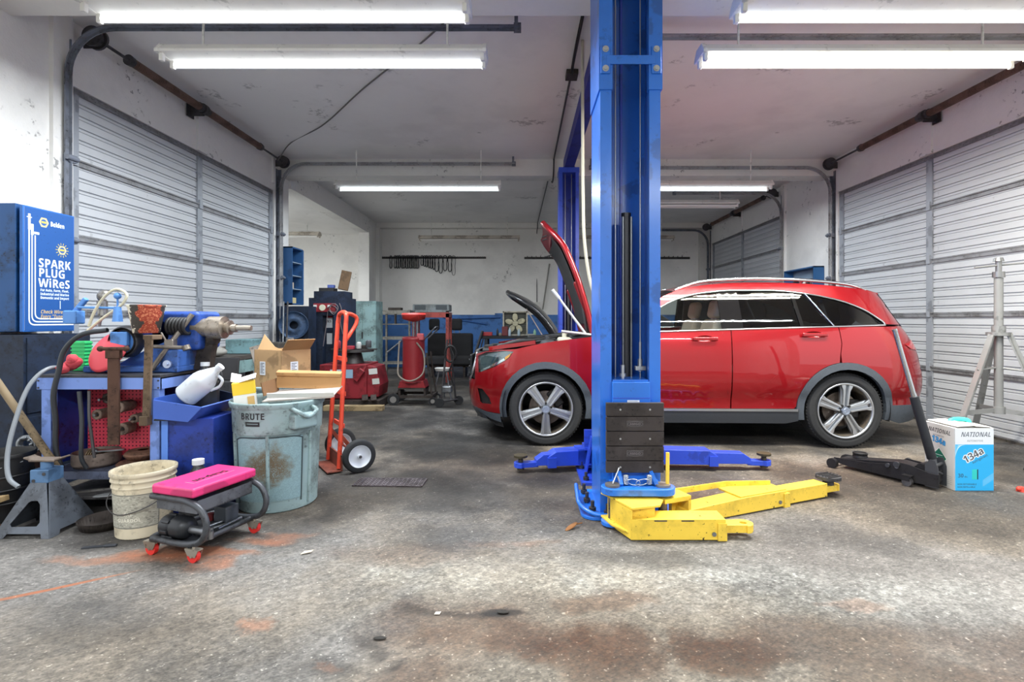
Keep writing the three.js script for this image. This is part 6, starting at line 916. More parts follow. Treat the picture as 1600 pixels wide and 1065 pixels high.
tag(mesh('paper_scrap', put(ext([[0, 0], [0.05, 0.012], [0.06, 0.03], [0.015, 0.028]], 0.002), -1.16, 0.006, -2.66, -PI / 2 + 0.1, 0, 0.2), M('#d6c9b2', 0.9)), 'beige paper scrap on the open floor in front of the seat', 'scrap');
tag(mesh('paper_scrap', put(ext([[0, 0], [0.022, 0], [0.026, 0.02], [0.004, 0.018]], 0.002), -0.37, 0.004, -2.12, -PI / 2, 0, 0), M('#cfc6b8', 0.9)), 'tiny pale chip on the floor near the dark oil patch', 'scrap');
tag(mesh('dry_leaf', [put(new THREE.SphereGeometry(0.05, 14, 8).scale(1, 0.12, 0.32), 0.28, 0.014, -3.0, 0.2, 0.7, 0.15), rod([0.31, 0.015, -3.03], [0.35, 0.012, -3.06], 0.004)], M('#8f5f34', 0.8, 0, texWear)), 'curled brown leaf on the floor by the lift base', 'leaf');
for (const [x, d, l] of [[-0.085, 2.135, 'black grease lump in the oil patch at the front of the floor'], [-0.55, 1.96, 'small black grease lump in the stain nearest the viewer']]) tag(mesh('grease_lump', [put(new THREE.IcosahedronGeometry(0.016, 2).scale(1.6, 0.3, 0.7), x, 0.005, -d)], M('#221d18', 0.7, 0, texGrain)), l, 'grease');
{ const t = thing('workbench', 'long cluttered steel workbench standing along the ribbed door behind the lathe', 'workbench', [-3.38, 0, -5.75]); mesh('top', rbox(0.7, 0.05, 2.9, 0.006, 0, 0.82, 0), M('#4d4a48', 0.7, 0.2, texGrime), t); for (const [x, z] of [[-0.3, 1.35], [0.3, 1.35], [-0.3, -1.35], [0.3, -1.35], [0.3, 0]]) mesh('leg', rbox(0.06, 0.8, 0.06, 0.004, x, 0.4, z), mIron, t); mesh('shelf', rbox(0.66, 0.03, 2.8, 0.004, 0, 0.25, 0), mIron, t); mesh('drawer_front', slab(0.345, 0.355, 0.66, 0.79, -1.3, 1.3), M('#7fa3a8', 0.6, 0, texGrime), t); }
const BT = 0.846;
const junk = [
  ['dark_sheet', 'large dark flat panel leaning on the workbench behind the bin', 'panel', () => put(rbox(0.5, 0.2, 0.02, 0.006, 0, 0, 0), -2.78, 0.79, -4.55, -0.15, 0.0, 0), '#2a2a2d'],
  ['wood_block', 'brown wooden block on the workbench behind the lathe arbor', 'block', () => put(rbox(0.16, 0.11, 0.1, 0.006, 0, 0, 0), -3.15, BT + 0.075, -4.72, 0, 0.4, 0.35), '#6d4f38'],
  ['plastic_bottle', 'stained beige bottle beside the dark panel', 'bottle', () => lathe([[0, 0], [0.04, 0], [0.045, 0.02], [0.045, 0.15], [0.02, 0.19], [0.018, 0.22], [0, 0.22]], 20, -3.08, BT, -4.5), '#a89a72'],
  ['glass_bag', 'crumpled clear bag on the workbench', 'bag', () => put(new THREE.IcosahedronGeometry(0.09, 2).scale(1.4, 0.6, 1), -3.2, BT + 0.05, -5.3), '#8f9290'],
  ['teal_crate', 'pale teal metal crate on the workbench near the leaning board', 'crate', () => rbox(0.3, 0.16, 0.3, 0.008, -3.2, BT + 0.08, -5.9), '#6f98a2'],
  ['pipe_bundle', 'tangle of dark pipes on the workbench by the door', 'pipes', () => mergeGeometries([rod([-3.45, BT + 0.025, -5.0], [-3.42, BT + 0.025, -5.7], 0.02), rod([-3.5, BT + 0.06, -5.1], [-3.36, BT + 0.06, -5.5], 0.015), rod([-3.55, BT + 0.025, -5.4], [-3.5, BT + 0.06, -6.2], 0.02)]), '#5a5552'],
  ['leaning_board', 'grey weathered board leaning by the brown shipping box', 'board', () => put(rbox(0.2, 0.36, 0.03, 0.006, 0, 0, 0), -2.52, 0.815, -5.0, -0.2, 0.3, 0.35), '#857f78'],
  ['oil_pan', 'dark engine oil pan on the workbench end', 'pan', () => put(rbox(0.3, 0.1, 0.22, 0.02, 0, 0, 0), -3.2, BT + 0.05, -6.5), '#44423f'],
  ['filter_can', 'small silver can on the workbench near the far jamb', 'can', () => cyl(0.05, 0.05, 0.14, 20, -3.15, BT + 0.07, -6.9), '#9a9c9e'],
];
for (const [n, l, c, f, col] of junk) tag(mesh(n, f(), M(col, 0.7, 0, texGrime)), l, c);
tag(mesh('panel_support', [rbox(0.46, 0.69, 0.3, 0.01, -2.78, 0.345, -4.6)], M('#3a3d42', 0.7, 0.1, texGrime)), 'dark cupboard under the large flat panel behind the bin', 'cupboard');
tag(mesh('board_support', [rbox(0.3, 0.62, 0.25, 0.01, -2.52, 0.31, -5.05)], M('#4a4744', 0.8, 0.1, texGrime)), 'grey stool-high block under the leaning board', 'block');
{ const t = thing('wooden_stool', 'dark wooden stool between tray pedestal and lettered bin', 'stool', [-2.08, 0, -3.75]); mesh('seat', rbox(0.29, 0.04, 0.29, 0.008, 0, 0.48, 0), M('#59463a', 0.8, 0, texGrime), t); for (const [x, z] of [[-0.12, 0.12], [0.12, 0.12], [-0.12, -0.12], [0.12, -0.12]]) mesh('leg', rod([x, 0.47, z], [x * 1.25, 0, z * 1.25], 0.022), M('#4d3b30', 0.8, 0, texGrime), t); }
tag(mesh('parts_tray', [rbox(0.36, 0.05, 0.3, 0.008, -2.56, 0.2, -4.15), rbox(0.3, 0.17, 0.24, 0.008, -2.56, 0.085, -4.15)], M('#a9aaa8', 0.6, 0.2, texGrime)), 'pale metal tray seen under the stool by the bin', 'tray');
for (const [x0, x1, l] of [[-3.5, -3.38, 'thin dark rod leaning on the jamb below the open blue cabinet'], [-3.56, -3.42, 'bright steel rod leaning beside the thin dark one']]) tag(mesh('leaning_rod', rod([x0, 1.5, -7.6], [x1, 0.02, -7.25], 0.012), l.includes('bright') ? mSteel : mDarkMetal), l, 'rod');

// ---------------------------------------------------------------- far bay
{
  const t = thing('open_cabinet', 'tall narrow blue wall cabinet standing open beside the side room', 'cabinet', [XL + 0.006, 1.47, -8.05]); const mB = M('#2c5788', 0.5, 0, texWear);
  mesh('body', [slab(0, 0.2, 0, 0.9, 0.08, 0.1), slab(0, 0.2, 0, 0.9, -0.3, -0.28), slab(0, 0.2, 0.88, 0.9, -0.3, 0.1), slab(0, 0.2, 0, 0.02, -0.3, 0.1), slab(0, 0.01, 0, 0.9, -0.3, 0.1)], mB, t);
  for (const y of [0.24, 0.45, 0.66]) mesh('shelf', slab(0.01, 0.18, y, y + 0.012, -0.28, 0.08), M('#8fa0b2', 0.5), t); mesh('door', put(slab(0, 0.012, 0.01, 0.89, -0.2, 0.0), 0.2, 0, -0.3, 0, 1.1, 0), mB, t);
}
tag(mesh('parts_tin', cyl(0.04, 0.04, 0.1, 16, XL + 0.1, 1.775, -8.15), M('#b6aa98', 0.5)), 'pale tin on the middle shelf of the open blue cabinet', 'tin'); tag(mesh('parts_box', rbox(0.12, 0.09, 0.16, 0.005, XL + 0.1, 1.537, -8.12), M('#c8b98a', 0.7)), 'tan box at the bottom of the open blue cabinet', 'box');
tag(mesh('floor_cabinet', [slab(XL + 0.02, -3.3, 0, 1.44, -8.15, -7.85), slab(-3.72, -3.35, 0.7, 1.4, -7.85, -7.842)], mCabDark), 'dark navy cabinet below the open blue wall cabinet', 'cabinet');
tag(mesh('hub_drum', [put(lathe([[0.06, 0.02], [0.12, 0.04], [0.16, 0.0], [0.19, 0.04], [0.205, 0.05], [0.21, 0.05], [0.205, -0.08], [0.19, -0.08], [0.15, -0.02], [0.06, 0.0]], 36), -3.48, 1.15, -7.76, PI / 2, 0, -0.3)], M('#3f5a80', 0.5, 0.4, texGrime)), 'blue-grey steel wheel hanging on the navy cabinet', 'wheel');
{
  const t = thing('engine_analyser', 'dark blue diagnostic console with red gauge panel and white card', 'console', [-3.2, 0, -8.6]); const mC = M('#22314c', 0.6, 0.1, texGrime);
  mesh('cabinet', [slab(-0.3, -0.08, 0, 1.58, -0.25, 0.25), slab(0.1, 0.3, 0, 1.58, -0.25, 0.25), slab(-0.081, 0.101, 0, 1.4, -0.24, 0.1), slab(-0.304, 0.304, 1.3, 1.59, -0.254, 0.246), slab(-0.24, 0.26, 1.585, 1.70, -0.2, 0.2)], mC, t);
  const p = mesh('gauge_panel', rbox(0.36, 0.14, 0.02, 0.004, -0.04, 1.43, 0.262), M('#9c3038', 0.5, 0, texWear), t); mesh('dial', [cyl(0.05, 0.05, 0.02, 28, -0.07, 1.43, 0.275, PI / 2)], M('#e2e0c8', 0.4), p); for (const x of [-0.19, 0.04]) mesh('badge', box(0.055, 0.04, 0.004, x, 1.455, 0.275), M('#e6e4e0', 0.5), p);
  printed('card', 0.1, 0.2, 64, (c, w, h) => { c.fillStyle = '#dfe3e6'; c.fillRect(0, 0, w, h); c.fillStyle = '#a8283a'; c.fillRect(0, 0, w, 22); c.fillStyle = '#222'; c.font = 'bold 34px serif'; c.fillText('KS', 8, 72); }, t, [-0.02, 1.2, 0.105]); mesh('lower_card', box(0.09, 0.18, 0.004, -0.02, 0.92, 0.103), M('#d9dde0', 0.6), t);
  mesh('test_leads', [tube([[0.0, 1.42, 0.28], [0.1, 1.46, 0.3], [0.18, 1.4, 0.3], [0.12, 1.32, 0.3], [0.04, 1.38, 0.3], [0.0, 1.2, 0.27], [-0.06, 0.8, 0.27]], 0.007, 60, 6), put(new THREE.TorusGeometry(0.07, 0.008, 8, 28), 0.12, 1.42, 0.29), tube([[0.2, 1.5, 0.26], [0.24, 1.4, 0.28], [0.22, 1.2, 0.27], [0.26, 1.0, 0.27]], 0.007, 40, 6)], M('#6e6468', 0.5), t);
}
tag(mesh('cardboard_tube_box', put(rbox(0.16, 0.32, 0.14, 0.006, 0, 0, 0), -3.0, 1.89, -8.6, 0, 0.3, -0.2), M('#6e563e', 0.85, 0, texWear)), 'tilted brown box standing on the diagnostic console', 'carton');
tag(mesh('parts_carton', [rbox(0.24, 0.06, 0.2, 0.004, -3.28, 1.733, -8.6)], M('#34363a', 0.6, 0, texGrime)), 'flat dark carton on the diagnostic console', 'carton'); tag(mesh('parts_carton', [rbox(0.1, 0.05, 0.1, 0.004, -3.22, 1.79, -8.58)], M('#5a6cb0', 0.6)), 'small blue carton on top of the flat dark one', 'carton');
{ const t = thing('metal_locker', 'chipped pale teal metal locker beside the diagnostic console', 'locker', [-2.98, 0, -9.7]); mesh('body', rbox(0.5, 1.58, 0.45, 0.008, 0, 0.79, 0), M('#86aab0', 0.6, 0.1, texGrime), t); for (const s of [-1, 1]) mesh('door', rbox(0.235, 1.5, 0.012, 0.003, s * 0.12, 0.79, 0.228), M('#8fb2b8', 0.6, 0.1, texGrime), t); mesh('latch', box(0.02, 0.12, 0.02, 0.0, 0.95, 0.238), mDarkMetal, t); }
{ const t = thing('steel_rack', 'grey steel rack with upper shelf against the blue wall', 'rack', [-2.75, 0, -11.2]); const mG = M('#8d8f8c', 0.55, 0.4, texGrime); for (const [x, z] of [[-0.3, 0.2], [0.3, 0.2], [-0.3, -0.2], [0.3, -0.2]]) mesh('post', box(0.04, 1.45, 0.04, x, 0.725, z), mG, t); for (const [y, h] of [[1.40, 0.08], [1.14, 0.02], [0.84, 0.06], [0.3, 0.03]]) mesh('shelf', box(0.64, h, 0.46, 0, y, 0), mG, t); mesh('mechanism', [rbox(0.28, 0.06, 0.2, 0.01, -0.05, 1.47, 0), cyl(0.025, 0.025, 0.25, 12, 0, 1.27, 0.2)], mIron, t); }
{
  const t = thing('tyre_changer', 'dark red tyre changing machine with turntable behind the hand truck', 'tyre changer', [-2.5, 0, -7.5], 0); const mR = M('#8e2430', 0.5, 0.05, texGrime);
  mesh('cabinet', [rbox(0.66, 0.48, 0.6, 0.012, -0.04, 0.36, 0)], mR, t); mesh('side_wing', ext([[0.28, 0.14], [0.44, 0.14], [0.46, 0.3], [0.40, 0.56], [0.28, 0.58]], 0.5, 0.008), mR, t); mesh('plinth', [box(0.95, 0.1, 0.8, 0.03, 0.06, 0.02)], mIron, t);
  mesh('turntable', [cyl(0.28, 0.28, 0.03, 32, 0.02, 0.78, 0), cyl(0.1, 0.14, 0.16, 24, 0.02, 0.68, 0), box(0.66, 0.02, 0.07, 0.02, 0.80, 0), box(0.07, 0.02, 0.6, 0.02, 0.80, 0)], M('#4d4c4e', 0.45, 0.5, texGrime), t);
  mesh('jaw', [rbox(0.12, 0.05, 0.08, 0.01, 0.0, 0.83, 0.12)], M('#b03040', 0.5), t); mesh('jaw', rbox(0.08, 0.05, 0.08, 0.01, 0.14, 0.83, -0.1), mIron, t);
  printed('nameplate', 0.32, 0.12, 256, (c, w, h) => { c.fillStyle = '#c8ccd2'; c.fillRect(0, 0, w, h); c.fillStyle = '#8fb0c8'; c.fillRect(w * 0.45, 0, w * 0.55, h); c.fillStyle = '#6a2028'; c.font = `bold ${h * 0.75}px sans-serif`; c.fillText('020', 4, h * 0.76, w * 0.42); }, t, [-0.06, 0.47, 0.3015]);
  mesh('bead_arm', [put(rbox(0.08, 0.18, 0.06, 0.01, 0, 0, 0), 0.2, 0.46, 0.35, 0, 0, -0.6), rod([0.2, 0.46, 0.33], [0.28, 0.56, 0.3], 0.02)], mR, t);
  for (const [x, y, w, c] of [[0.37, 0.5, 0.12, '#d2d4d0'], [0.41, 0.36, 0.1, '#c8cac4']]) mesh('instruction_plate', put(box(w, 0.08, 0.004), x, y, 0.256, 0, 0, 0.1), M(c, 0.6), t);
  for (const x of [0.3, 0.42]) mesh('pedal', [put(rbox(0.08, 0.02, 0.22, 0.006, 0, 0, 0), x, 0.15, 0.4, 0.2, 0.3, 0)], mIron, t);
}
{ let i = 0; for (const [x, z, y, s, c, l] of [[-2.70, -7.45, 0.836, 0.06, '#a33a44', 'red can on the tyre changer table'], [-2.38, -7.40, 0.836, 0.05, '#d0d2ce', 'white cup on the tyre changer table'], [-2.27, -7.5, 0.84, 0.06, '#54565a', 'grey tool on the tyre changer table']]) tag(mesh('small_can', [lathe([[0, 0], [s * 0.7, 0], [s * 0.7, s * 1.6], [s * 0.4, s * 1.9], [0, s * 1.9]], 16, x, y - 0.02, z)], M(c, 0.5)), l, 'can', 'cans on the tyre changer'); }
tag(mesh('timber_skid', [rbox(0.8, 0.07, 0.12, 0.006, -2.3, 0.035, -6.95)], M('#9a8a6a', 0.85, 0, texGrime)), 'pale timber lying on the floor in front of the tyre changer', 'timber');
{
  const t = thing('oil_drainer', 'red waste oil drain tank with funnel on a wheeled cart', 'oil drainer', [-1.63, 0, -7.6]); const mR = M('#9c2a30', 0.4, 0.1, texWear);
  mesh('tank', lathe([[0, 0.30], [0.17, 0.30], [0.175, 0.31], [0.165, 0.34], [0.16, 0.92], [0.168, 0.93], [0.168, 0.96], [0.155, 0.98], [0, 0.99]], 36), mR, t); mesh('tank_foot', ext([[-0.2, 0.24], [0.2, 0.24], [0.17, 0.34], [-0.17, 0.34]], 0.3, 0.005), mR, t); mesh('funnel', lathe([[0.02, 1.2], [0.06, 1.21], [0.165, 1.24], [0.175, 1.3], [0.18, 1.3], [0.17, 1.33], [0.16, 1.3], [0.03, 1.23]], 32), M('#c83a34', 0.4, 0, texWear), t);
  mesh('funnel_pipe', [rod([0.0, 0.98, 0], [0.0, 1.22, 0], 0.016), rod([0.05, 0.98, -0.02], [0.05, 1.22, -0.02], 0.02)], mSteel, t); mesh('valve', [rbox(0.1, 0.1, 0.06, 0.015, 0.12, 0.98, 0.1)], M('#c85a60', 0.5), t);
  mesh('cart', [slab(-0.3, 0.32, 0.1, 0.14, 0.18, 0.22), slab(-0.3, 0.32, 0.1, 0.14, -0.22, -0.18), slab(-0.3, -0.26, 0.1, 0.14, -0.2, 0.2), slab(0.28, 0.32, 0.1, 0.14, -0.2, 0.2), slab(-0.2, 0.2, 0.22, 0.24, -0.15, 0.15), rod([0.3, 0.12, 0.18], [0.22, 0.75, 0.16], 0.014), rod([0.3, 0.12, -0.18], [0.22, 0.75, -0.16], 0.014), slab(-0.2, -0.17, 0.12, 0.24, -0.12, 0.12), slab(0.17, 0.2, 0.12, 0.24, -0.12, 0.12)], mIron, t);
  for (const [x, z, r] of [[-0.24, 0.24, 0.085], [-0.24, -0.24, 0.085], [0.32, 0.2, 0.055], [0.32, -0.2, 0.055]]) { const w = mesh('wheel', put(new THREE.CylinderGeometry(r, r, 0.04, 24), x, r, z, PI / 2), mRubber, t); mesh('hub', cyl(r * 0.55, r * 0.55, 0.045, 16, x, r, z, PI / 2), M('#9b9894', 0.4, 0.5), w); }
  mesh('push_handle', tube([[0.18, 0.95, 0.1], [0.3, 1.08, 0.1], [0.34, 1.12, 0.09], [0.35, 1.1, -0.05], [0.2, 0.95, -0.08]], 0.012, 40), M('#585a60', 0.4, 0.6), t); mesh('drain_hose', tube([[-0.2, 0.92, 0.05], [-0.2, 0.6, 0.12], [-0.17, 0.42, 0.2], [0.0, 0.35, 0.24], [0.17, 0.45, 0.2], [0.17, 0.75, 0.14], [0.08, 0.9, 0.18]], 0.012, 70), M('#8d8478', 0.5), t); mesh('pump_arm', rod([-0.38, 0.75, 0.05], [-0.17, 0.92, 0.05], 0.012), mSteel, t);
}
{ const t = thing('folding_stool', 'round white-topped stool behind the oil drainer', 'stool', [-1.26, 0, -8.0]); mesh('seat', cyl(0.13, 0.12, 0.04, 24, 0, 0.46, 0), M('#c9c9c4', 0.5), t); for (const a of [0.5, 2.6, 4.7]) mesh('leg', rod([0.06 * Math.cos(a), 0.45, 0.06 * Math.sin(a)], [0.16 * Math.cos(a), 0, 0.16 * Math.sin(a)], 0.012), mSteel, t); }
{ const t = thing('exhaust_trolley', 'dark wheeled stand with looped cables behind the oil drainer', 'cart', [-1.08, 0, -7.3]); mesh('frame', [rod([-0.08, 0.08, 0.1], [0.0, 0.95, 0.05], 0.014), rod([0.1, 0.08, -0.1], [0.02, 0.95, -0.05], 0.014), rod([-0.1, 0.08, 0.12], [0.14, 0.08, -0.12], 0.014), rod([0.0, 0.5, 0.07], [0.04, 0.5, -0.07], 0.012)], mDarkMetal, t); for (const [x, z] of [[-0.1, 0.12], [0.14, -0.12]]) mesh('wheel', put(new THREE.CylinderGeometry(0.065, 0.065, 0.04, 20), x, 0.065, z, PI / 2), mRubber, t); mesh('cable', [put(new THREE.TorusGeometry(0.08, 0.012, 8, 24).scale(1, 1.4, 1), 0.05, 0.75, 0.08), tube([[0.02, 0.9, 0.06], [0.1, 0.7, 0.1], [0.04, 0.5, 0.1], [0.1, 0.3, 0.08]], 0.012, 40)], mBlack, t); mesh('motor', rbox(0.14, 0.1, 0.12, 0.02, 0.0, 0.25, 0.05), mSteel, t); }
{ const t = thing('hoist_frame', 'red steel frame carrying a long grey machine head', 'machine', [-1.86, 0, -10.3]); const mRf = M('#9e4540', 0.55, 0.1, texGrime); for (const [x, z] of [[-0.3, 0.2], [0.36, 0.2], [-0.3, -0.2], [0.36, -0.2]]) mesh('post', box(0.06, 1.36, 0.06, x, 0.68, z), mRf, t); mesh('crossbar', box(0.72, 0.1, 0.46, 0.03, 1.33, 0), mRf, t); const h = mesh('machine_head', [rbox(0.72, 0.14, 0.4, 0.02, 0.03, 1.47, 0), box(0.6, 0.03, 0.42, 0.03, 1.40, 0)], M('#7b868c', 0.55, 0.1, texGrime), t); for (const x of [-0.18, 0.24]) mesh('grille', box(0.22, 0.09, 0.01, x, 1.48, 0.202), M('#3e4448', 0.6), h); }
{ const t = thing('van_seat', 'black upholstered vehicle bench seat with two headrests by the blue wall', 'seat', [-1.62, 0, -11.3]); const mS = M('#2b2b2e', 0.9, 0, texGrain); mesh('backrest', rbox(1.0, 0.56, 0.16, 0.05, 0, 0.66, -0.05), mS, t); mesh('cushion', rbox(1.0, 0.18, 0.5, 0.05, 0, 0.36, 0.2), mS, t); for (const x of [-0.36, 0.14]) { mesh('headrest', rbox(0.24, 0.26, 0.1, 0.05, x, 1.13, -0.06), mS, t); mesh('headrest_posts', [rod([x - 0.06, 0.92, -0.06], [x - 0.06, 1.02, -0.06], 0.01), rod([x + 0.06, 0.92, -0.06], [x + 0.06, 1.02, -0.06], 0.01)], mSteel, t); } mesh('underframe', [box(0.9, 0.05, 0.4, 0, 0.25, 0.15), box(0.05, 0.25, 0.4, -0.35, 0.125, 0.15), box(0.05, 0.25, 0.4, 0.35, 0.125, 0.15)], mIron, t); }
{ const t = thing('workbench', 'black steel workbench with a box fan against the blue wall', 'workbench', [0.05, 0, -11.2]); mesh('top', rbox(1.9, 0.06, 0.6, 0.006, 0, 0.86, 0), M('#2a2b2f', 0.6, 0.2, texGrime), t); for (const x of [-0.85, 0.85]) for (const z of [-0.25, 0.25]) mesh('leg', box(0.07, 0.83, 0.07, x, 0.415, z), M('#30333a', 0.6, 0.2), t); mesh('shelf', box(1.8, 0.04, 0.55, 0, 0.3, 0), M('#2a2b2f', 0.6, 0.2), t); mesh('brace', [rod([-1.1, 0.1, 0.33], [-0.9, 0.85, 0.33], 0.014), rod([-1.22, 0.05, 0.34], [-0.92, 1.0, 0.34], 0.03)], M('#3f4248', 0.5, 0.3), t); }
{ const t = thing('box_fan', 'square box fan with pale blades standing on the black workbench', 'fan', [-0.18, 0.892, -11.15]); mesh('frame', [slab(-0.27, -0.24, 0, 0.53, -0.06, 0.06), slab(0.24, 0.27, 0, 0.53, -0.06, 0.06), slab(-0.27, 0.27, 0, 0.03, -0.06, 0.06), slab(-0.27, 0.27, 0.5, 0.53, -0.06, 0.06)], M('#b8b7ac', 0.5, 0, texGrime), t); mesh('back_panel', slab(-0.24, 0.24, 0.03, 0.5, -0.055, -0.045), M('#4e4f4a', 0.8), t); for (let i = 0; i < 5; i++) { const a = i * 1.2566 + 0.35; mesh('blade', put(new THREE.SphereGeometry(0.08, 16, 8).scale(1.15, 0.72, 0.12), 0.135 * Math.cos(a), 0.265 + 0.135 * Math.sin(a), 0, 0, 0, a), M('#cfc8a8', 0.5, 0, texWear), t); } mesh('hub', cyl(0.06, 0.06, 0.05, 24, 0, 0.265, 0.02, PI / 2), M('#bdb79a', 0.5), t); mesh('guard', Array.from({ length: 11 }, (_, i) => rod([-0.24, 0.06 + i * 0.041, 0.055], [0.24, 0.06 + i * 0.041, 0.055], 0.002, 5)), M('#8b8a80', 0.5), t).userData.kind = 'stuff'; }
for (const [x, w, h, c, n, l, cat] of [[-0.78, 0.22, 0.08, '#b03238', 'red_carton', 'red carton at the end of the black workbench', 'carton'], [-0.56, 0.05, 0.16, '#2b2d33', 'spray_can', 'dark spray can beside the red carton', 'can'], [-0.5, 0.07, 0.07, '#8a8474', 'small_jar', 'beige jar between the spray can and the red machine', 'jar'], [-0.40, 0.13, 0.2, '#6e2a2c', 'bench_grinder', 'dark red upright machine on the black workbench', 'machine'], [-0.30, 0.06, 0.17, '#b9cbd8', 'spray_bottle', 'pale blue bottle in front of the box fan', 'bottle'], [-0.1, 0.06, 0.15, '#aebfc8', 'spray_bottle', 'clear bottle in front of the fan hub', 'bottle'], [0.24, 0.06, 0.14, '#8db89a', 'spray_bottle', 'greenish bottle to the far side of the box fan', 'bottle'], [0.14, 0.2, 0.04, '#9c9a94', 'rag_pile', 'pale rag at the foot of the box fan', 'rag']])
  tag(mesh(n, w > 0.1 ? [rbox(w, h, w * 0.7, 0.012, x, 0.892 + h / 2, -11.02)] : [lathe([[0, 0], [w / 2, 0], [w / 2, h * 0.7], [w * 0.2, h * 0.85], [w * 0.2, h], [0, h]], 16, x, 0.892, -11.0)], M(c, 0.5)), l, cat);
tag(mesh('wall_pipe', [rod([-2.1, 1.3, -13.36], [-0.95, 1.12, -13.36], 0.02), rod([-1.7, 1.27, -13.34], [-0.6, 1.3, -13.34], 0.016)], M('#2c5b9c', 0.5)), 'blue painted pipes crossing the blue wall above the bench seat', 'pipe');
// the dark car behind: raised black bonnet over an open engine bay
{
  const t = thing('sedan_car', 'black car with raised bonnet mostly hidden behind the red car', 'car', [-0.2, 0, -9.3]); const mD = M('#1d1e22', 0.35, 0.2, null, { clearcoat: 0.6 });
  const sec = (x) => curve1([[-0.55, 0.6], [-0.35, 0.74], [0.3, 0.86], [0.95, 0.92], [1.5, 1.32], [2.5, 1.38], [3.2, 1.0], [3.8, 0.95], [3.95, 0.7]])(x);
  mesh('body', [gridSurf(40, 16, (u, v) => { const x = lerp(-0.55, 3.9, u), a = v * PI, w = 0.84 * Math.pow(Math.sin(clamp((u * 0.94 + 0.03)) * PI), 0.22), y = 0.25 + (sec(x) - 0.25) * Math.pow(Math.sin(a), 0.45); return [x, y, -Math.cos(a) * w * (y > 0.95 ? 1 - 0.55 * (y - 0.95) : 1)]; }), box(4.1, 0.1, 1.5, 1.65, 0.25, 0)], mD, t);
  for (const x of [0.2, 2.9]) for (const s of [-1, 1]) { const w = mesh('wheel', put(lathe([[0.2, -0.1], [0.29, -0.1], [0.32, -0.08], [0.32, 0.08], [0.29, 0.1], [0.2, 0.1]], 36), x, 0.32, s * 0.76, PI / 2), mRubber, t); mesh('rim', [cyl(0.2, 0.2, 0.12, 24, x, 0.32, s * 0.76, PI / 2)], mSteel, w); }
  const hd = new THREE.Group(); hd.name = 'bonnet'; hd.position.set(0.8, 0.93, 0); hd.rotation.z = -40 * PI / 180; t.add(hd);
  const w2 = curve1([[0, 0.72], [0.8, 0.7], [1.0, 0.6], [1.15, 0.4], [1.2, 0.02]]), hy2 = (a, z) => 0.09 * (1 - (z / 0.75) ** 2) + 0.13 * Math.sin(clamp(a / 1.25) * PI) - 0.02 * a;
  const hs2 = (k, dy) => gridSurf(20, 12, (u, v) => { const a = 1.2 * u, z = (v * 2 - 1) * w2(a) * k; return [-a, hy2(a, z) + dy, z]; });
  mesh('skin', hs2(1, 0), mD, hd); mesh('lining', hs2(0.97, -0.08), M('#2c2c30', 0.9, 0, texGrain), hd); mesh('edge', [...[-1, 1].map((s) => tube(Array.from({ length: 14 }, (_, i) => { const a = 1.18 * i / 13; return [-a, hy2(a, w2(a)) - 0.04, s * w2(a)]; }), 0.042, 30, 8))], mD, hd);
  mesh('prop_rod', rod([0.55, 0.92, 0.62], [0.25, 1.42, 0.55], 0.01), M('#c9b9b2', 0.4, 0.5), t);
}
tag(mesh('inspection_lamp', [rod([0.33, 1.46, -5.0], [0.62, 1.08, -5.05], 0.012), rod([0.28, 1.52, -4.99], [0.35, 1.435, -5.0], 0.018)], M('#cfd2d4', 0.4, 0.2)), 'white stick lamp leaning in the engine bay of the red car', 'lamp stick');
tag(mesh('bonnet_prop', rod([0.37, 1.115, -5.0], [0.66, 1.08, -5.02], 0.014), M('#c4c6c8', 0.35, 0.5)), 'pale rod lying along the wing of the red car', 'rod');
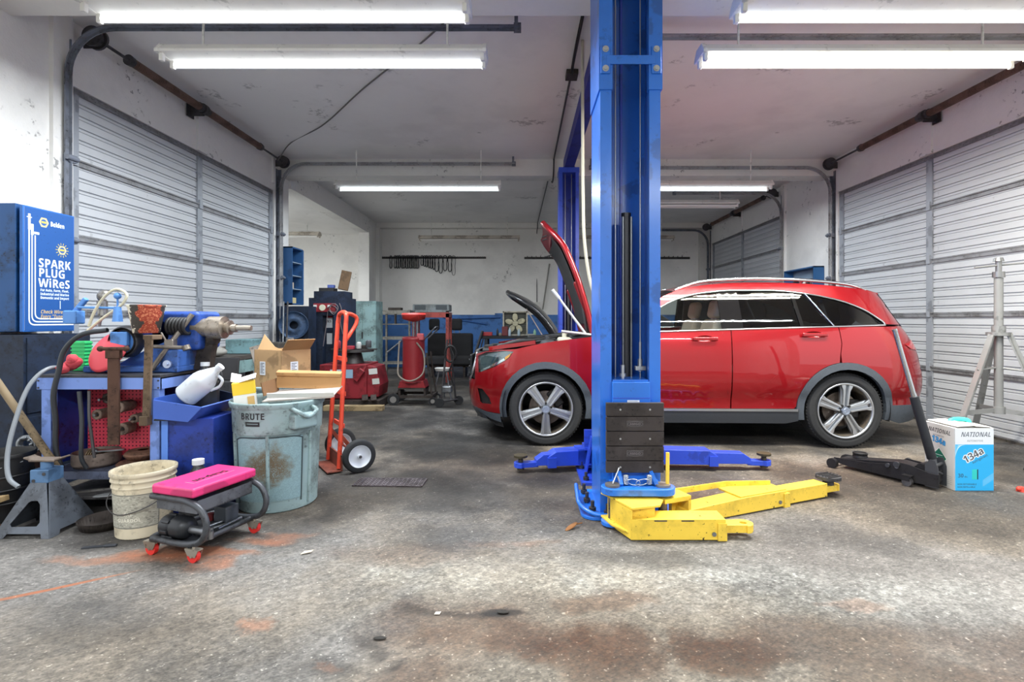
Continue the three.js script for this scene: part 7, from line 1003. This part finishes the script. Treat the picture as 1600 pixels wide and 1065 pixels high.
// belts on the far wall
{
  const Y = 2.86, zW = -13.4;
  tag(mesh('belt_rail', [slab(-3.7, -0.98, Y - 0.025, Y + 0.025, zW, zW + 0.02), ...Array.from({ length: 50 }, (_, i) => rod([-3.66 + i * 0.054, Y, zW + 0.02], [-3.66 + i * 0.054, Y + 0.02, zW + 0.1], 0.006, 6))], M('#4a4a4c', 0.5, 0.4, texGrime)), 'dark slotted hook rail carrying the hanging belts', 'rail');
  tag(mesh('belt_rail', [slab(0.02, 4.35, Y - 0.035, Y + 0.02, zW, zW + 0.02), ...Array.from({ length: 36 }, (_, i) => rod([0.1 + i * 0.115, Y, zW + 0.02], [0.1 + i * 0.115, Y + 0.03, zW + 0.1], 0.01, 6))], M('#3f3f42', 0.5, 0.4, texGrime)), 'dark empty hook rail passing behind the open bonnet', 'rail');
  const mBelt = M('#26262a', 0.8);
  const beltX = [-3.46, -3.34, -3.29, -3.23, -3.16, -3.11, -3.05, -3.0, -2.95, -2.9, -2.85, -2.8, -2.76, -2.64, -2.58, -2.52, -2.46, -2.4, -2.34, -2.26, -2.16, -2.04, -1.92, -1.82];
  beltX.forEach((x, i) => {
    const big = i >= 19, L = big ? [0.42, 0.46, 0.4, 0.42, 0.52][i - 19] : i >= 13 ? 0.26 + 0.02 * (i - 13) : 0.33, w = big ? 0.055 : 0.032, tw = 0.62;
    const pts = []; for (let k = 0; k < 20; k++) { const a = k / 20 * 2 * PI, yy = Math.cos(a), ww = w * (0.55 + 0.6 * Math.abs(yy + 0.1)); pts.push([x + ww * Math.sin(a) * 1.2, Y + 0.05 - L / 2 + L / 2 * yy, zW + 0.05 + 0.03 * (i % 2) + 0.008 * Math.sin(a * 2 + i)]); }
    tag(mesh('drive_belt', tube(pts, big && i !== 23 ? 0.010 : i === 23 ? 0.006 : 0.011, 40, 6, true), mBelt), i === 23 ? 'longest thin belt at the end of the hook rail' : i >= 19 ? ['first long looped belt after the short ones', 'second long looped belt, wider than its neighbours', 'third long looped belt with the thickest loop', 'fourth long looped belt, just before the longest thin one'][i - 19] + ' on the hook rail' : 'short black drive belt hanging in the crowded part of the hook rail', 'belt', i === 23 ? undefined : i >= 19 ? 'long looped belts' : 'short drive belts');
  });
  tag(mesh('leaning_pole', rod([0.68, 2.7, -13.36], [0.5, 1.5, -13.36], 0.018), M('#8b8984', 0.6, 0.3)), 'thin grey pole fixed slanting on the far wall behind the bonnet', 'pole');
}
scene.traverse((o) => { if (o.isMesh) { o.castShadow = true; o.receiveShadow = true; } });
renderer.render(scene, camera);
